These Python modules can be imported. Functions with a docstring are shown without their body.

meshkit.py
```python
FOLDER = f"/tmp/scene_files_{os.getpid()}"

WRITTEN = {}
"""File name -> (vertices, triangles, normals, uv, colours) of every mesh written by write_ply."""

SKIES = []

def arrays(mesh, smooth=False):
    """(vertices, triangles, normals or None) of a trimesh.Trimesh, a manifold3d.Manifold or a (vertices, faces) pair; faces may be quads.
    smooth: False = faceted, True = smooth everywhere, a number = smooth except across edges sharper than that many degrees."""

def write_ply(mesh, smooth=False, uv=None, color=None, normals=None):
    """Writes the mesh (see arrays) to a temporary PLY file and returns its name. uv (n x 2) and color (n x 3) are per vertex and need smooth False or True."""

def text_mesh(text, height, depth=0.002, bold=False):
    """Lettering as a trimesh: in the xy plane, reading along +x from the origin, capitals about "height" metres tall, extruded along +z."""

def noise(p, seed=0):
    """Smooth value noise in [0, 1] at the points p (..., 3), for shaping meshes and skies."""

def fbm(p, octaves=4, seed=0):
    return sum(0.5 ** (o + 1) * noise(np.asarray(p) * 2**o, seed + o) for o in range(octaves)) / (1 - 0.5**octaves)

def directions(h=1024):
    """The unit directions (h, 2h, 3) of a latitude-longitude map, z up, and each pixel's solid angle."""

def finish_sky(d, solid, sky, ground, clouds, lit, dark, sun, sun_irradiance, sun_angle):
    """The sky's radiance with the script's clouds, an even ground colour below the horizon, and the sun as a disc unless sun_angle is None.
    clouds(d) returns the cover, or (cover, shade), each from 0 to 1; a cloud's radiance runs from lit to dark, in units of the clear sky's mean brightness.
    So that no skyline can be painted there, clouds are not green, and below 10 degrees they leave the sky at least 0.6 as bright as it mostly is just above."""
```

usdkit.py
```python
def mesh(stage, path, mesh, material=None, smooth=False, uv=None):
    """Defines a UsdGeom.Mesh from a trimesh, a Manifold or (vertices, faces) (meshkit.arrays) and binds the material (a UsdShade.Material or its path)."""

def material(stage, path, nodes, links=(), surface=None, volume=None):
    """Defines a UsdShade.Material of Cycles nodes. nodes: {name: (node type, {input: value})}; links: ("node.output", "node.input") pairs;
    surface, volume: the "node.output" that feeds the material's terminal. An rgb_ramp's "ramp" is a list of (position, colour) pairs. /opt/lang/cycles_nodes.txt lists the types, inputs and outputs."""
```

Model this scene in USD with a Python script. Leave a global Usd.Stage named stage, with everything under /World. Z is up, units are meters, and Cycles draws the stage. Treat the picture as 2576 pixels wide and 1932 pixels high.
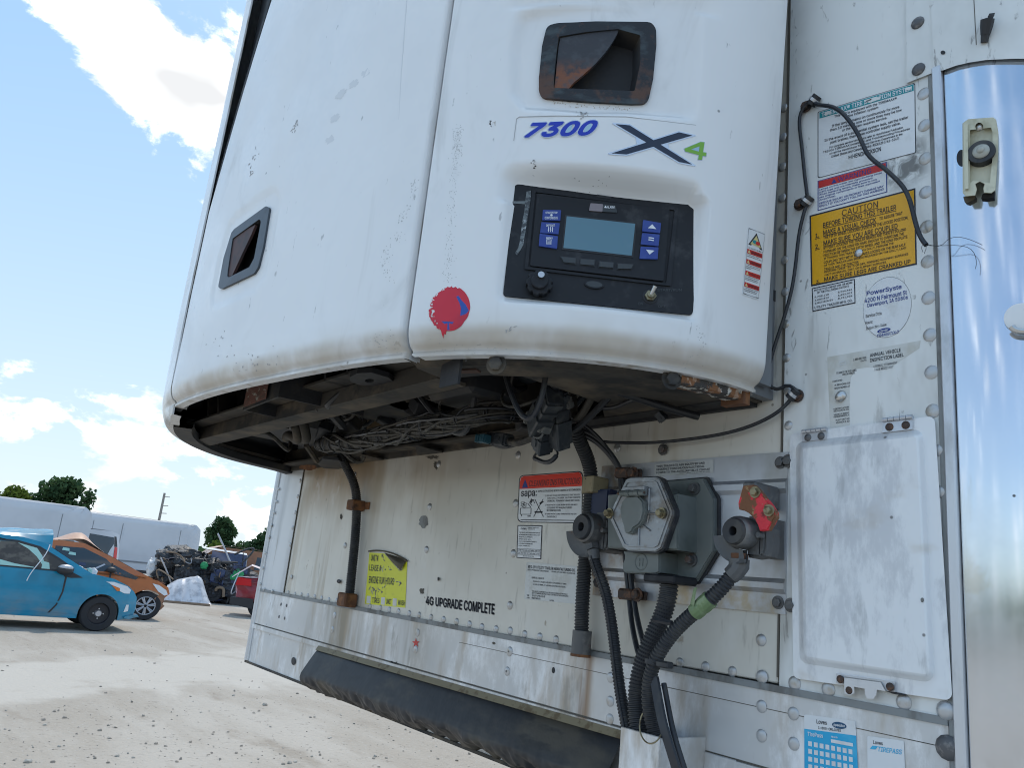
import math
import random
import numpy as np
import shapely
import trimesh
from shapely.geometry import Polygon, Point, LineString, box as sbox
from scipy.interpolate import splprep, splev
from pxr import Usd, UsdGeom, UsdShade, UsdLux, Sdf, Gf, Vt
import meshkit
import usdkit

random.seed(7)
RNG = np.random.default_rng(7)
stage = Usd.Stage.CreateInMemory()
UsdGeom.SetStageUpAxis(stage, UsdGeom.Tokens.z)
UsdGeom.SetStageMetersPerUnit(stage, 1.0)
UsdGeom.Xform.Define(stage, '/World')
UsdGeom.Scope.Define(stage, '/World/Looks')

# ------------------------------------------------------------------ camera
HC = 1.45                                   # eye height above the lot
F_PX, CX, CY = 2013.5, 1288.0, 966.0        # lens in pixels of the 2576 wide photograph
AX = np.array([0.61432335, 0.13475729, -0.77746208])     # trailer's width axis in camera terms (right, up, forward)
AY = np.array([0.78267202, -0.22913503, 0.57872415])     # trailer's length axis
AZ = np.array([0.1001565, 0.96402158, 0.24623376])       # up
ROT = np.array([AX, AY, AZ])
C0 = np.array([0.0, 0.0, HC])
EXPOSURE = 0.46
cam = UsdGeom.Camera.Define(stage, '/World/camera')
cr, cu, cf = ROT[:, 0], ROT[:, 1], ROT[:, 2]
cam.AddTransformOp().Set(Gf.Matrix4d(*cr, 0, *cu, 0, *(-cf), 0, *C0, 1))
cam.CreateHorizontalApertureAttr(36.0)
cam.CreateVerticalApertureAttr(27.0)
cam.CreateFocalLengthAttr(36.0 * F_PX / 2576.0)
cam.CreateClippingRangeAttr(Gf.Vec2f(0.05, 5000))
cam.CreateExposureAttr(EXPOSURE)

# ------------------------------------------------------------------ sky and sun
SUN_AZ, SUN_EL = math.radians(27), math.radians(60)
SUN = np.array([-math.cos(SUN_AZ) * math.cos(SUN_EL), math.sin(SUN_AZ) * math.cos(SUN_EL), math.sin(SUN_EL)])
SKY_STRENGTH, SUN_INTENSITY = 0.15, 0.5
CLOUD = 9.0
VEIL, VEIL_LOW = (1.75, 3.1, 4.6), (3.6, 4.3, 4.9)                      # the thin summer haze over the blue


def ray(px, py):
    d = ROT @ np.array([px - CX, CY - py, F_PX])
    return d / np.linalg.norm(d)


def sky_material():
    n = {'tc': ('texture_coordinate', {}), 'sep': ('separate_xyz', {}),
         'sky': ('sky_texture', {'sky_type': 'single_scattering', 'sun_disc': False, 'sun_elevation': SUN_EL,
                                 'sun_rotation': math.atan2(SUN[0], SUN[1]), 'air_density': 1.0, 'aerosol_density': 1.2, 'ozone_density': 0.8}),
         'pl': ('vector_math', {'math_type': 'multiply', 'vector2': (1.0, 1.0, 1.9)}),
         'ds': ('vector_math', {'math_type': 'dot_product', 'vector2': tuple(SUN)}),
         'sf': ('map_range', {'range_type': 'smoothstep', 'from_min': -0.35, 'from_max': 0.62, 'to_min': 0.12, 'to_max': 1.0, 'clamp': True}),
         'vm': ('math', {'math_type': 'multiply'}),
         'n1': ('noise_texture', {'scale': 10.5, 'detail': 10.0, 'roughness': 0.60, 'distortion': 0.2}),
         'n2': ('noise_texture', {'scale': 5.5, 'detail': 3.0, 'roughness': 0.6}),
         'mp': ('mapping', {'location': (3.7, 1.9, 0.4)}),
         'mp2': ('mapping', {'location': (3.62, 1.9, 0.44)}),
         'cov': ('map_range', {'range_type': 'smoothstep', 'from_min': 0.545, 'from_max': 0.655, 'to_min': 0.0, 'to_max': 1.0, 'clamp': True}),
         'shade': ('map_range', {'from_min': 0.36, 'from_max': 0.66, 'to_min': 1.0, 'to_max': 0.50, 'clamp': True}),
         'ccol': ('vector_math', {'math_type': 'scale', 'vector1': (CLOUD * 0.97, CLOUD * 0.985, CLOUD)}),
         'veil': ('mix', {'mix_type': 'mix'}), 'vc': ('mix', {'mix_type': 'mix', 'color1': VEIL_LOW, 'color2': VEIL}),
         'vz': ('map_range', {'from_min': 0.02, 'from_max': 0.50, 'clamp': True}),
         'vf': ('map_range', {'from_min': 0.0, 'from_max': 0.55, 'to_min': 0.85, 'to_max': 0.72, 'clamp': True}),
         'mix': ('mix', {'mix_type': 'mix'}),
         'bg': ('background_shader', {'strength': SKY_STRENGTH})}
    l = [('tc.generated', 'sep.vector'), ('tc.generated', 'pl.vector1'), ('tc.generated', 'ds.vector1'), ('ds.value', 'sf.value'), ('pl.vector', 'mp.vector'), ('pl.vector', 'mp2.vector'),
         ('mp.vector', 'n1.vector'), ('mp2.vector', 'n2.vector')]
    # the clouds that stand in the view: (pixel, inner and outer radius in degrees, how much cloud)
    prev = 'n1.fac'
    for i, (px, py, a0, a1, amt) in enumerate([(500, -20, 5.0, 11.0, 0.15), (440, 260, 1.5, 5.5, 0.13), (230, 230, 1.0, 3.6, 0.12), (220, 20, 1.0, 4.5, 0.10), (150, 620, 6.5, 10.5, -0.20), (-60, 300, 4.0, 9.0, -0.16),
                                               (310, 1000, 1.0, 4.0, 0.09), (40, 1000, 0.8, 3.5, 0.085), (520, 1180, 2.0, 7.0, 0.05), (180, 1190, 3.0, 6.5, 0.04), (60, 870, 0.4, 2.2, 0.07), (430, 860, 0.3, 1.6, 0.08)]):
        c = ray(px, py)
        n[f'd{i}'] = ('vector_math', {'math_type': 'dot_product', 'vector2': tuple(c)})
        n[f'm{i}'] = ('map_range', {'range_type': 'smoothstep', 'from_min': math.cos(math.radians(a1)), 'from_max': math.cos(math.radians(a0)), 'to_min': 0.0, 'to_max': amt, 'clamp': True})
        n[f'a{i}'] = ('math', {'math_type': 'add'})
        l += [('tc.generated', f'd{i}.vector1'), (f'd{i}.value', f'm{i}.value'), (prev, f'a{i}.value1'), (f'm{i}.result', f'a{i}.value2')]
        prev = f'a{i}.value'
    l += [(prev, 'cov.value'), ('n2.fac', 'shade.value'), ('shade.result', 'ccol.scale'), ('cov.result', 'mix.fac'), ('sky.color', 'veil.color1'), ('sep.z', 'vf.value'), ('sep.z', 'vz.value'), ('vz.result', 'vc.fac'), ('vc.color', 'veil.color2'), ('vf.result', 'vm.value1'), ('sf.result', 'vm.value2'), ('vm.value', 'veil.fac'), ('veil.color', 'mix.color1'), ('ccol.vector', 'mix.color2'),
          ('mix.color', 'bg.color')]
    return usdkit.material(stage, '/World/Looks/sky', n, l, surface='bg.background')


dome = UsdLux.DomeLight.Define(stage, '/World/sky')
dome.GetPrim().SetCustomDataByKey('kind', 'structure')
UsdShade.MaterialBindingAPI.Apply(dome.GetPrim()).Bind(sky_material())
sun = UsdLux.DistantLight.Define(stage, '/World/sun')
sun.CreateNormalizeAttr(True)
sun.CreateIntensityAttr(SUN_INTENSITY)
sun.CreateAngleAttr(0.53)
sun.CreateColorAttr(Gf.Vec3f(1.0, 0.95, 0.87))
sx = np.cross([0, 0, 1.0], SUN)
sx /= np.linalg.norm(sx)
sy = np.cross(SUN, sx)
sun.AddTransformOp().Set(Gf.Matrix4d(*sx, 0, *sy, 0, *SUN, 0, 0, 0, 10, 1))

# ------------------------------------------------------------------ materials
MATS = {}


def mk(name, base, rough=0.5, metal=0.0, layers=(), bump=None, spec=0.5, coat=0.0, rvar=None, trans=0.0):
    """A procedural material. layers: dicts of col, sc (x, y, z scale of the noise), lo, hi, amt, and gates ((axis, from, to), ...) that fade the layer in world space."""
    n = {'g': ('geometry', {}), 'sep': ('separate_xyz', {}), 'p': ('principled_bsdf', {'roughness': rough, 'metallic': metal, 'specular_ior_level': spec, 'coat_weight': coat, 'transmission_weight': trans})}
    l = [('g.position', 'sep.vector')]
    prev = None
    for i, L in enumerate(layers):
        sc = L.get('sc', (6, 6, 6))
        n[f'mp{i}'] = ('mapping', {'location': (1.7 * i + 0.3, 2.3 * i + 0.7, 0.9 * i), 'rotation': L.get('rot', (0, 0, 0)), 'scale': sc})
        if L.get('kind') == 'speck':
            n[f'n{i}'] = ('voronoi_texture', {'scale': 1.0, 'randomness': 1.0})
            out = f'n{i}.distance'
        else:
            n[f'n{i}'] = ('noise_texture', {'scale': 1.0, 'detail': L.get('det', 4.0), 'roughness': L.get('nr', 0.6), 'distortion': L.get('dist', 0.0)})
            out = f'n{i}.fac'
        if L.get('kind') == 'attr':                  # a value stored on the mesh, roughened by the noise
            n[f'at{i}'] = ('attribute', {'attribute': L['name']})
            n[f'as{i}'] = ('math', {'math_type': 'multiply'})
            n[f'aa{i}'] = ('math', {'math_type': 'multiply', 'value2': 1.9})
            l += [(f'at{i}.fac', f'as{i}.value1'), (f'n{i}.fac', f'aa{i}.value1'), (f'aa{i}.value', f'as{i}.value2')]
            out = f'as{i}.value'
        n[f'r{i}'] = ('map_range', {'range_type': 'smoothstep' if L.get('soft', True) else 'linear', 'from_min': L['lo'], 'from_max': L['hi'], 'to_min': 0.0, 'to_max': L.get('amt', 1.0), 'clamp': True})
        if L['lo'] > L['hi']:
            n[f'r{i}'][1].update({'from_min': L['hi'], 'from_max': L['lo'], 'to_min': L.get('amt', 1.0), 'to_max': 0.0})
        l += [('g.position', f'mp{i}.vector'), (f'mp{i}.vector', f'n{i}.vector'), (out, f'r{i}.value')]
        fac = f'r{i}.result'
        if L.get('kind') == 'speck':
            n[f'sc{i}'] = ('separate_color', {})
            n[f'sg{i}'] = ('math', {'math_type': 'less_than', 'value2': 1 - L.get('rare', 0.72)})
            n[f'sm{i}'] = ('math', {'math_type': 'multiply'})
            l += [(f'n{i}.color', f'sc{i}.color'), (f'sc{i}.r', f'sg{i}.value1'), (fac, f'sm{i}.value1'), (f'sg{i}.value', f'sm{i}.value2')]
            fac = f'sm{i}.value'
        for j, (ax, a, b) in enumerate(L.get('gates', ())):
            n[f'gt{i}_{j}'] = ('map_range', {'range_type': 'smoothstep', 'from_min': min(a, b), 'from_max': max(a, b), 'to_min': 0.0 if a < b else 1.0, 'to_max': 1.0 if a < b else 0.0, 'clamp': True})
            n[f'gm{i}_{j}'] = ('math', {'math_type': 'multiply'})
            l += [(f'sep.{ax}', f'gt{i}_{j}.value'), (fac, f'gm{i}_{j}.value1'), (f'gt{i}_{j}.result', f'gm{i}_{j}.value2')]
            fac = f'gm{i}_{j}.value'
        n[f'x{i}'] = ('mix', {'mix_type': 'mix', 'color2': L['col'], 'color1': base})
        l += [(fac, f'x{i}.fac')]
        if prev:
            l += [(prev, f'x{i}.color1')]
        prev = f'x{i}.color'
    if prev:
        l += [(prev, 'p.base_color')]
    else:
        n['p'][1]['base_color'] = base
    if rvar:
        n['rn'] = ('noise_texture', {'scale': rvar[0], 'detail': 4.0})
        n['rr'] = ('map_range', {'from_min': 0.3, 'from_max': 0.7, 'to_min': rvar[1], 'to_max': rvar[2], 'clamp': True})
        l += [('g.position', 'rn.vector'), ('rn.fac', 'rr.value'), ('rr.result', 'p.roughness')]
    if bump:
        n['bmp'] = ('mapping', {'scale': bump[0] if np.ndim(bump[0]) else (bump[0],) * 3})
        n['bn'] = ('noise_texture', {'scale': 1.0, 'detail': bump[3] if len(bump) > 3 else 3.0, 'roughness': 0.6})
        n['b'] = ('bump', {'strength': bump[1], 'distance': bump[2]})
        l += [('g.position', 'bmp.vector'), ('bmp.vector', 'bn.vector'), ('bn.fac', 'b.height'), ('b.normal', 'p.normal')]
    MATS[name] = usdkit.material(stage, '/World/Looks/' + name, n, l, surface='p.BSDF')
    return MATS[name]


# ------------------------------------------------------------------ objects
ORIGIN = {}


def free_path(parent, name):
    base = str(parent) + '/'
    if not stage.GetPrimAtPath(base + name):
        return base + name
    i = 1
    while stage.GetPrimAtPath(f'{base}{name}_{i:03d}'):
        i += 1
    return f'{base}{name}_{i:03d}'


def tag(prim, label=None, cat=None, group=None, kind=None):
    for k, v in (('label', label), ('category', cat), ('group', group), ('kind', kind)):
        if v:
            prim.SetCustomDataByKey(k, v)
    return prim


def thing(name, label, cat, loc=(0, 0, 0), group=None):
    path = free_path('/World', name)
    x = UsdGeom.Xform.Define(stage, path)
    x.AddTranslateOp().Set(Gf.Vec3d(*map(float, loc)))
    ORIGIN[path] = np.array(loc, float)
    return tag(x.GetPrim(), label, cat, group)


def obj(name, mesh, mat, parent=None, smooth=30, label=None, kind=None):
    """ONE mesh prim. The mesh is given in world space; under a thing it is stored relative to the thing's base."""
    ppath = str(parent.GetPath()) if parent is not None else '/World'
    if isinstance(mesh, (list, tuple)) and len(mesh) and hasattr(mesh[0], 'vertices'):
        mesh = trimesh.util.concatenate(list(mesh))
    o = ORIGIN.get(ppath, np.zeros(3))
    m = trimesh.Trimesh(np.array(mesh.vertices) - o, np.array(mesh.faces), process=False)
    path = free_path(ppath, name)
    ORIGIN[path] = o
    p = usdkit.mesh(stage, path, m, MATS[mat], smooth=smooth).GetPrim()
    return tag(p, label, None, None, kind)


# ------------------------------------------------------------------ shapes
def bx(x0, x1, y0, y1, z0, z1, bev=0.0):
    """A box, its edges chamfered by bev."""
    if bev <= 0:
        m = trimesh.creation.box([x1 - x0, y1 - y0, z1 - z0])
    else:
        pts = []
        hx, hy, hz = (x1 - x0) / 2, (y1 - y0) / 2, (z1 - z0) / 2
        for a in (-1, 1):
            for b in (-1, 1):
                for c in (-1, 1):
                    pts += [(a * hx, b * (hy - bev), c * (hz - bev)), (a * (hx - bev), b * hy, c * (hz - bev)), (a * (hx - bev), b * (hy - bev), c * hz)]
        m = trimesh.Trimesh(pts).convex_hull
    m.apply_translation([(x0 + x1) / 2, (y0 + y1) / 2, (z0 + z1) / 2])
    return m


def hull(pts):
    return trimesh.Trimesh(np.asarray(pts, float)).convex_hull


def cyl(p0, p1, r0, r1=None, n=16):
    r1 = r0 if r1 is None else r1
    return sweep([p0, p1], [r0, r1], n, caps=True)


def frame_path(P):
    P = np.asarray(P, float)
    T = np.gradient(P, axis=0)
    T /= np.linalg.norm(T, axis=1, keepdims=True) + 1e-12
    a = np.array([0, 0, 1.0]) if abs(T[0][2]) < 0.9 else np.array([1.0, 0, 0])
    N = [np.cross(T[0], a)]
    N[0] /= np.linalg.norm(N[0])
    for i in range(1, len(P)):
        v = N[-1] - T[i] * (N[-1] @ T[i])
        N.append(v / (np.linalg.norm(v) + 1e-12))
    N = np.array(N)
    return T, N, np.cross(T, N)


def sweep(P, r, n=12, caps=True):
    P = np.asarray(P, float)
    r = np.broadcast_to(np.asarray(r, float), len(P))
    T, N, B = frame_path(P)
    a = np.linspace(0, 2 * np.pi, n, endpoint=False)
    V = (P[:, None] + r[:, None, None] * (np.cos(a)[None, :, None] * N[:, None] + np.sin(a)[None, :, None] * B[:, None])).reshape(-1, 3)
    i, j = np.meshgrid(np.arange(len(P) - 1), np.arange(n), indexing='ij')
    k = (j + 1) % n
    q = np.stack([i * n + j, i * n + k, (i + 1) * n + k, (i + 1) * n + j], -1).reshape(-1, 4)
    F = np.vstack([q[:, [0, 2, 1]], q[:, [0, 3, 2]]])
    if caps:
        V = np.vstack([V, P[0], P[-1]])
        c0, c1 = len(V) - 2, len(V) - 1
        jj = np.arange(n)
        F = np.vstack([F, np.stack([np.full(n, c0), jj, (jj + 1) % n], 1), np.stack([np.full(n, c1), (len(P) - 1) * n + (jj + 1) % n, (len(P) - 1) * n + jj], 1)])
    m = trimesh.Trimesh(V, F, process=False)
    m.fix_normals() if False else None
    return m


def spline(P, step=0.01, s=0.0):
    P = np.asarray(P, float)
    k = min(3, len(P) - 1)
    tck, _ = splprep(P.T, s=s, k=k)
    t = np.linspace(0, 1, 400)
    Q = np.array(splev(t, tck)).T
    L = np.r_[0, np.cumsum(np.linalg.norm(np.diff(Q, axis=0), axis=1))]
    m = max(2, int(L[-1] / step) + 1)
    u = np.linspace(0, L[-1], m)
    return np.stack([np.interp(u, L, Q[:, c]) for c in range(3)], 1)


def corrugated(P, r, pitch=0.006, depth=0.12, n=20):
    """A split-loom conduit: square ribs all along the path."""
    Q = spline(P, pitch / 4)
    ph = np.arange(len(Q)) % 4
    rr = np.where((ph == 0) | (ph == 1), r, r * (1 - depth))
    return sweep(Q, rr, n)


def grid(V):
    """A mesh from an (rows, cols, 3) array of points."""
    a, b = V.shape[:2]
    i, j = np.meshgrid(np.arange(a - 1), np.arange(b - 1), indexing='ij')
    k = i * b + j
    q = np.stack([k, k + 1, k + b + 1, k + b], -1).reshape(-1, 4)
    return trimesh.Trimesh(V.reshape(-1, 3), np.vstack([q[:, [0, 1, 2]], q[:, [0, 2, 3]]]), process=False)


def dome_rivet(c, nrm, r, h, n=12):
    """A round rivet head: a flat flange and a low dome."""
    c, nrm = np.asarray(c, float), np.asarray(nrm, float)
    prof = [(r, 0), (r, h * 0.25), (r * 0.86, h * 0.55), (r * 0.6, h * 0.88), (r * 0.25, h), (0.0001, h)]
    a = np.array([0, 0, 1.0]) if abs(nrm[2]) < 0.9 else np.array([1.0, 0, 0])
    t = np.cross(nrm, a)
    t /= np.linalg.norm(t)
    b = np.cross(nrm, t)
    th = np.linspace(0, 2 * np.pi, n + 1)
    V = np.array([[c + rr * (math.cos(x) * t + math.sin(x) * b) + nrm * hh for x in th] for rr, hh in prof])
    return grid(V)


def hex_bolt(c, nrm, r, h, washer=True):
    c, nrm = np.asarray(c, float), np.asarray(nrm, float)
    out = []
    if washer:
        out.append(cyl(c, c + nrm * h * 0.25, r * 1.45, n=18))
    out.append(sweep([c + nrm * h * 0.2, c + nrm * h * 0.9, c + nrm * h], [r, r, r * 0.82], 6))
    return trimesh.util.concatenate(out)


# ------------------------------------------------------------------ surfaces that pictures' points are laid on
DW = 1.12                                    # the trailer's front wall stands 1.12 m from the eye


class Wall:
    def __init__(self, y=DW):
        self.y = y

    def proj(self, px, h=0.0):
        px = np.atleast_2d(np.asarray(px, float))
        d = (ROT @ np.stack([px[:, 0] - CX, CY - px[:, 1], np.full(len(px), F_PX)])).T
        return C0 + d * ((self.y - h) / d[:, 1])[:, None]


class Plane:
    def __init__(self, p, n):
        self.p, self.n = np.asarray(p, float), np.asarray(n, float) / np.linalg.norm(n)

    def proj(self, px, h=0.0):
        px = np.atleast_2d(np.asarray(px, float))
        d = (ROT @ np.stack([px[:, 0] - CX, CY - px[:, 1], np.full(len(px), F_PX)])).T
        t = ((self.p + self.n * 0 - C0) @ self.n) / (d @ self.n)
        return C0 + d * t[:, None] + self.n * h


WALL = Wall()


def W(px, py, h=0.0):
    """The point of the wall (or h in front of it) seen at a pixel of the photograph."""
    return Wall(DW - h).proj([(px, py)])[0]


def Zp(px, py, z):
    """The point at height z (relative to the eye) seen at a pixel."""
    d = ray(px, py)
    return C0 + d * (z / d[2])


def G(px, py):
    return Zp(px, py, -HC)


def Rpx(p, npx):
    """npx pixels of the photograph in metres at the point p."""
    return npx * ((np.asarray(p) - C0) @ cf) / F_PX


def slab(surf, poly, h0, h1, edge=None):
    """A sheet with thickness laid on a surface; its outline is a polygon in photograph pixels."""
    if not isinstance(poly, (Polygon,)) and not hasattr(poly, 'geoms'):
        poly = Polygon(poly)
    out = []
    for g in getattr(poly, 'geoms', [poly]):
        if g.is_empty or g.area <= 0:
            continue
        m = trimesh.creation.extrude_polygon(g, 1.0, engine='earcut')
        v, f = np.array(m.vertices), np.array(m.faces)
        if edge:
            v, f = trimesh.remesh.subdivide_to_size(v, f, edge)
        top = v[:, 2] > 0.5
        P = np.empty_like(v)
        if top.any():
            P[top] = surf.proj(v[top, :2], h1)
        if (~top).any():
            P[~top] = surf.proj(v[~top, :2], h0)
        out.append(trimesh.Trimesh(P, f[:, ::-1], process=False))
    return trimesh.util.concatenate(out)


def rounded(pts, r):
    return Polygon(pts).buffer(-r, join_style=1).buffer(r, join_style=1, quad_segs=6)


TEXTS, GLYPHS = {}, {}


def glyph(ch, bold):
    if (ch, bold) not in GLYPHS:
        m = meshkit.text_mesh(ch, 1.0, 0.1, bold)
        v, f = np.array(m.vertices), np.array(m.faces)
        f = f[(v[f][:, :, 2] > 0.05).all(1)]
        used, inv = np.unique(f, return_inverse=True)
        adv = meshkit.text_mesh(ch + '|', 1.0, 0.1, bold).bounds[1][0] - meshkit.text_mesh('|', 1.0, 0.1, bold).bounds[1][0]
        GLYPHS[(ch, bold)] = (v[used][:, :2], inv.reshape(-1, 3), adv)
    return GLYPHS[(ch, bold)]




def text_flat(text, bold=False):
    """(vertices in a unit box, triangles) of a line of lettering."""
    if (text, bold) not in TEXTS:
        V, F, k, pen = [], [], 0, 0.0
        for ch in text:
            if ch == ' ':
                pen += 0.36
                continue
            v, f, adv = glyph(ch, bold)
            V.append(v + [pen, 0])
            F.append(f + k)
            k += len(v)
            pen += adv
        v = np.vstack(V)
        lo, hi = v.min(0), v.max(0)
        TEXTS[(text, bold)] = ((v - lo) / np.maximum(hi - lo, 1e-9), np.vstack(F))
    return TEXTS[(text, bold)]


class Sticker:
    """A printed sheet on a surface. quad: its corners in the photograph (top left, top right, bottom right, bottom left); s, t run from 0 to 1 across and down."""

    def __init__(self, surf, quad, name, label, cat='sticker', group=None, parent=None):
        self.surf, self.q = surf, np.asarray(quad, float)
        self.t = parent if parent is not None else thing(name, label, cat, surf.proj([self.q.mean(0)])[0], group)
        self.letters = {}

    def px(self, st):
        st = np.atleast_2d(np.asarray(st, float))
        s, t = st[:, :1], st[:, 1:]
        q = self.q
        return (1 - t) * ((1 - s) * q[0] + s * q[1]) + t * ((1 - s) * q[3] + s * q[2])

    def sheet(self, part, mat, h0, h1, pts=None, r=0, rect=None, hole=None, edge=None, label=None):
        if rect:
            s0, t0, s1, t1 = rect
            pts = [(s0, t0), (s1, t0), (s1, t1), (s0, t1)]
        P = self.px(pts if pts is not None else [(0, 0), (1, 0), (1, 1), (0, 1)])
        poly = rounded(P, r) if r else Polygon(P)
        if not poly.is_valid:
            poly = poly.buffer(0)
        if hole is not None:
            hp = Polygon(self.px([(hole[0], hole[1]), (hole[2], hole[1]), (hole[2], hole[3]), (hole[0], hole[3])]))
            poly = poly.difference(rounded(np.array(hp.exterior.coords)[:4], r * 0.7) if r else hp)
        return obj(part, slab(self.surf, poly, h0, h1, edge), mat, self.t, smooth=False, label=label)

    def text(self, mat, lines, h=0.0009, slant=0.0):
        for L in lines:
            txt, s0, t0, s1, t1 = L[:5]
            v, f = text_flat(txt, L[5] if len(L) > 5 else txt not in ('CAUTION', 'WARNING', 'CLEANING INSTRUCTIONS'))
            s = s0 + (s1 - s0) * v[:, 0] + slant * (v[:, 1] - 0.5)
            t = t1 + (t0 - t1) * v[:, 1]
            self.letters.setdefault(mat, []).append((np.stack([s, t], 1), f, h))
        return self

    def shape(self, mat, pts, h=0.0009):
        """A small printed shape added to the lettering of that colour."""
        m = trimesh.creation.extrude_polygon(Polygon(pts).buffer(0), 1.0, engine='earcut')
        v, f = np.array(m.vertices), np.array(m.faces)
        f = f[(v[f][:, :, 2] > 0.5).all(1)]
        used, inv = np.unique(f, return_inverse=True)
        self.letters.setdefault(mat, []).append((v[used][:, :2], inv.reshape(-1, 3), h))
        return self

    def line(self, mat, s0, t0, s1, t1, w=0.01, h=0.0009):
        d = np.array([s1 - s0, t1 - t0])
        d = d / (np.linalg.norm(d) + 1e-9)
        n = np.array([-d[1], d[0]]) * w / 2
        a, b = np.array([s0, t0]), np.array([s1, t1])
        return self.shape(mat, [a + n, b + n, b - n, a - n], h)

    def done(self, name='lettering'):
        for mat, parts in self.letters.items():
            V, F, k = [], [], 0
            for st, f, h in parts:
                V.append(self.surf.proj(self.px(st), h))
                F.append(f + k)
                k += len(st)
            obj(name, trimesh.Trimesh(np.vstack(V), np.vstack(F), process=False), mat, self.t, smooth=False)
        self.letters = {}
        return self
# ------------------------------------------------------------------ material set
TAN, RUST, GRIME = (0.30, 0.225, 0.145), (0.17, 0.062, 0.022), (0.07, 0.065, 0.055)
mk('gravel', (0.350, 0.308, 0.258), 0.95, layers=[
    dict(col=(0.425, 0.385, 0.335), sc=(0.25, 0.9, 1), lo=0.42, hi=0.62, amt=0.9),
    dict(col=(0.275, 0.232, 0.186), sc=(0.8, 2.2, 1), lo=0.54, hi=0.72, amt=0.75),
    dict(col=(0.175, 0.150, 0.125), sc=(11, 11, 11), lo=0.56, hi=0.70, amt=0.6, det=8, nr=0.75),
    dict(col=(0.42, 0.40, 0.37), sc=(34, 34, 34), lo=0.60, hi=0.70, amt=0.7, det=3),
    dict(col=(0.10, 0.088, 0.075), sc=(28, 28, 28), lo=0.66, hi=0.72, amt=0.7, det=3),
    dict(col=(0.09, 0.08, 0.07), sc=(9, 9, 9), kind='speck', lo=0.13, hi=0.08, amt=0.7)], bump=(22, 0.6, 0.03, 6))
GRAVEL_LAYERS = [
    dict(col=(0.425, 0.385, 0.335), sc=(0.25, 0.9, 1), lo=0.42, hi=0.62, amt=0.9),
    dict(col=(0.275, 0.232, 0.186), sc=(0.8, 2.2, 1), lo=0.54, hi=0.72, amt=0.75),
    dict(col=(0.215, 0.190, 0.162), sc=(14, 14, 14), lo=0.56, hi=0.74, amt=0.5, det=6),
    dict(col=(0.38, 0.36, 0.33), sc=(40, 40, 40), lo=0.60, hi=0.72, amt=0.6, det=3)]
mk('track', (0.350, 0.308, 0.258), 0.95, layers=GRAVEL_LAYERS + [dict(col=(0.470, 0.432, 0.380), kind='attr', name='worn', sc=(2, 2, 2), lo=0.30, hi=0.75, amt=0.9)], bump=(22, 0.6, 0.03, 6))
mk('stone', (0.29, 0.26, 0.225), 0.9, layers=[dict(col=(0.40, 0.38, 0.34), sc=(5, 5, 5), lo=0.5, hi=0.6), dict(col=(0.16, 0.14, 0.12), sc=(7, 7, 7), lo=0.60, hi=0.68)])
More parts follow.
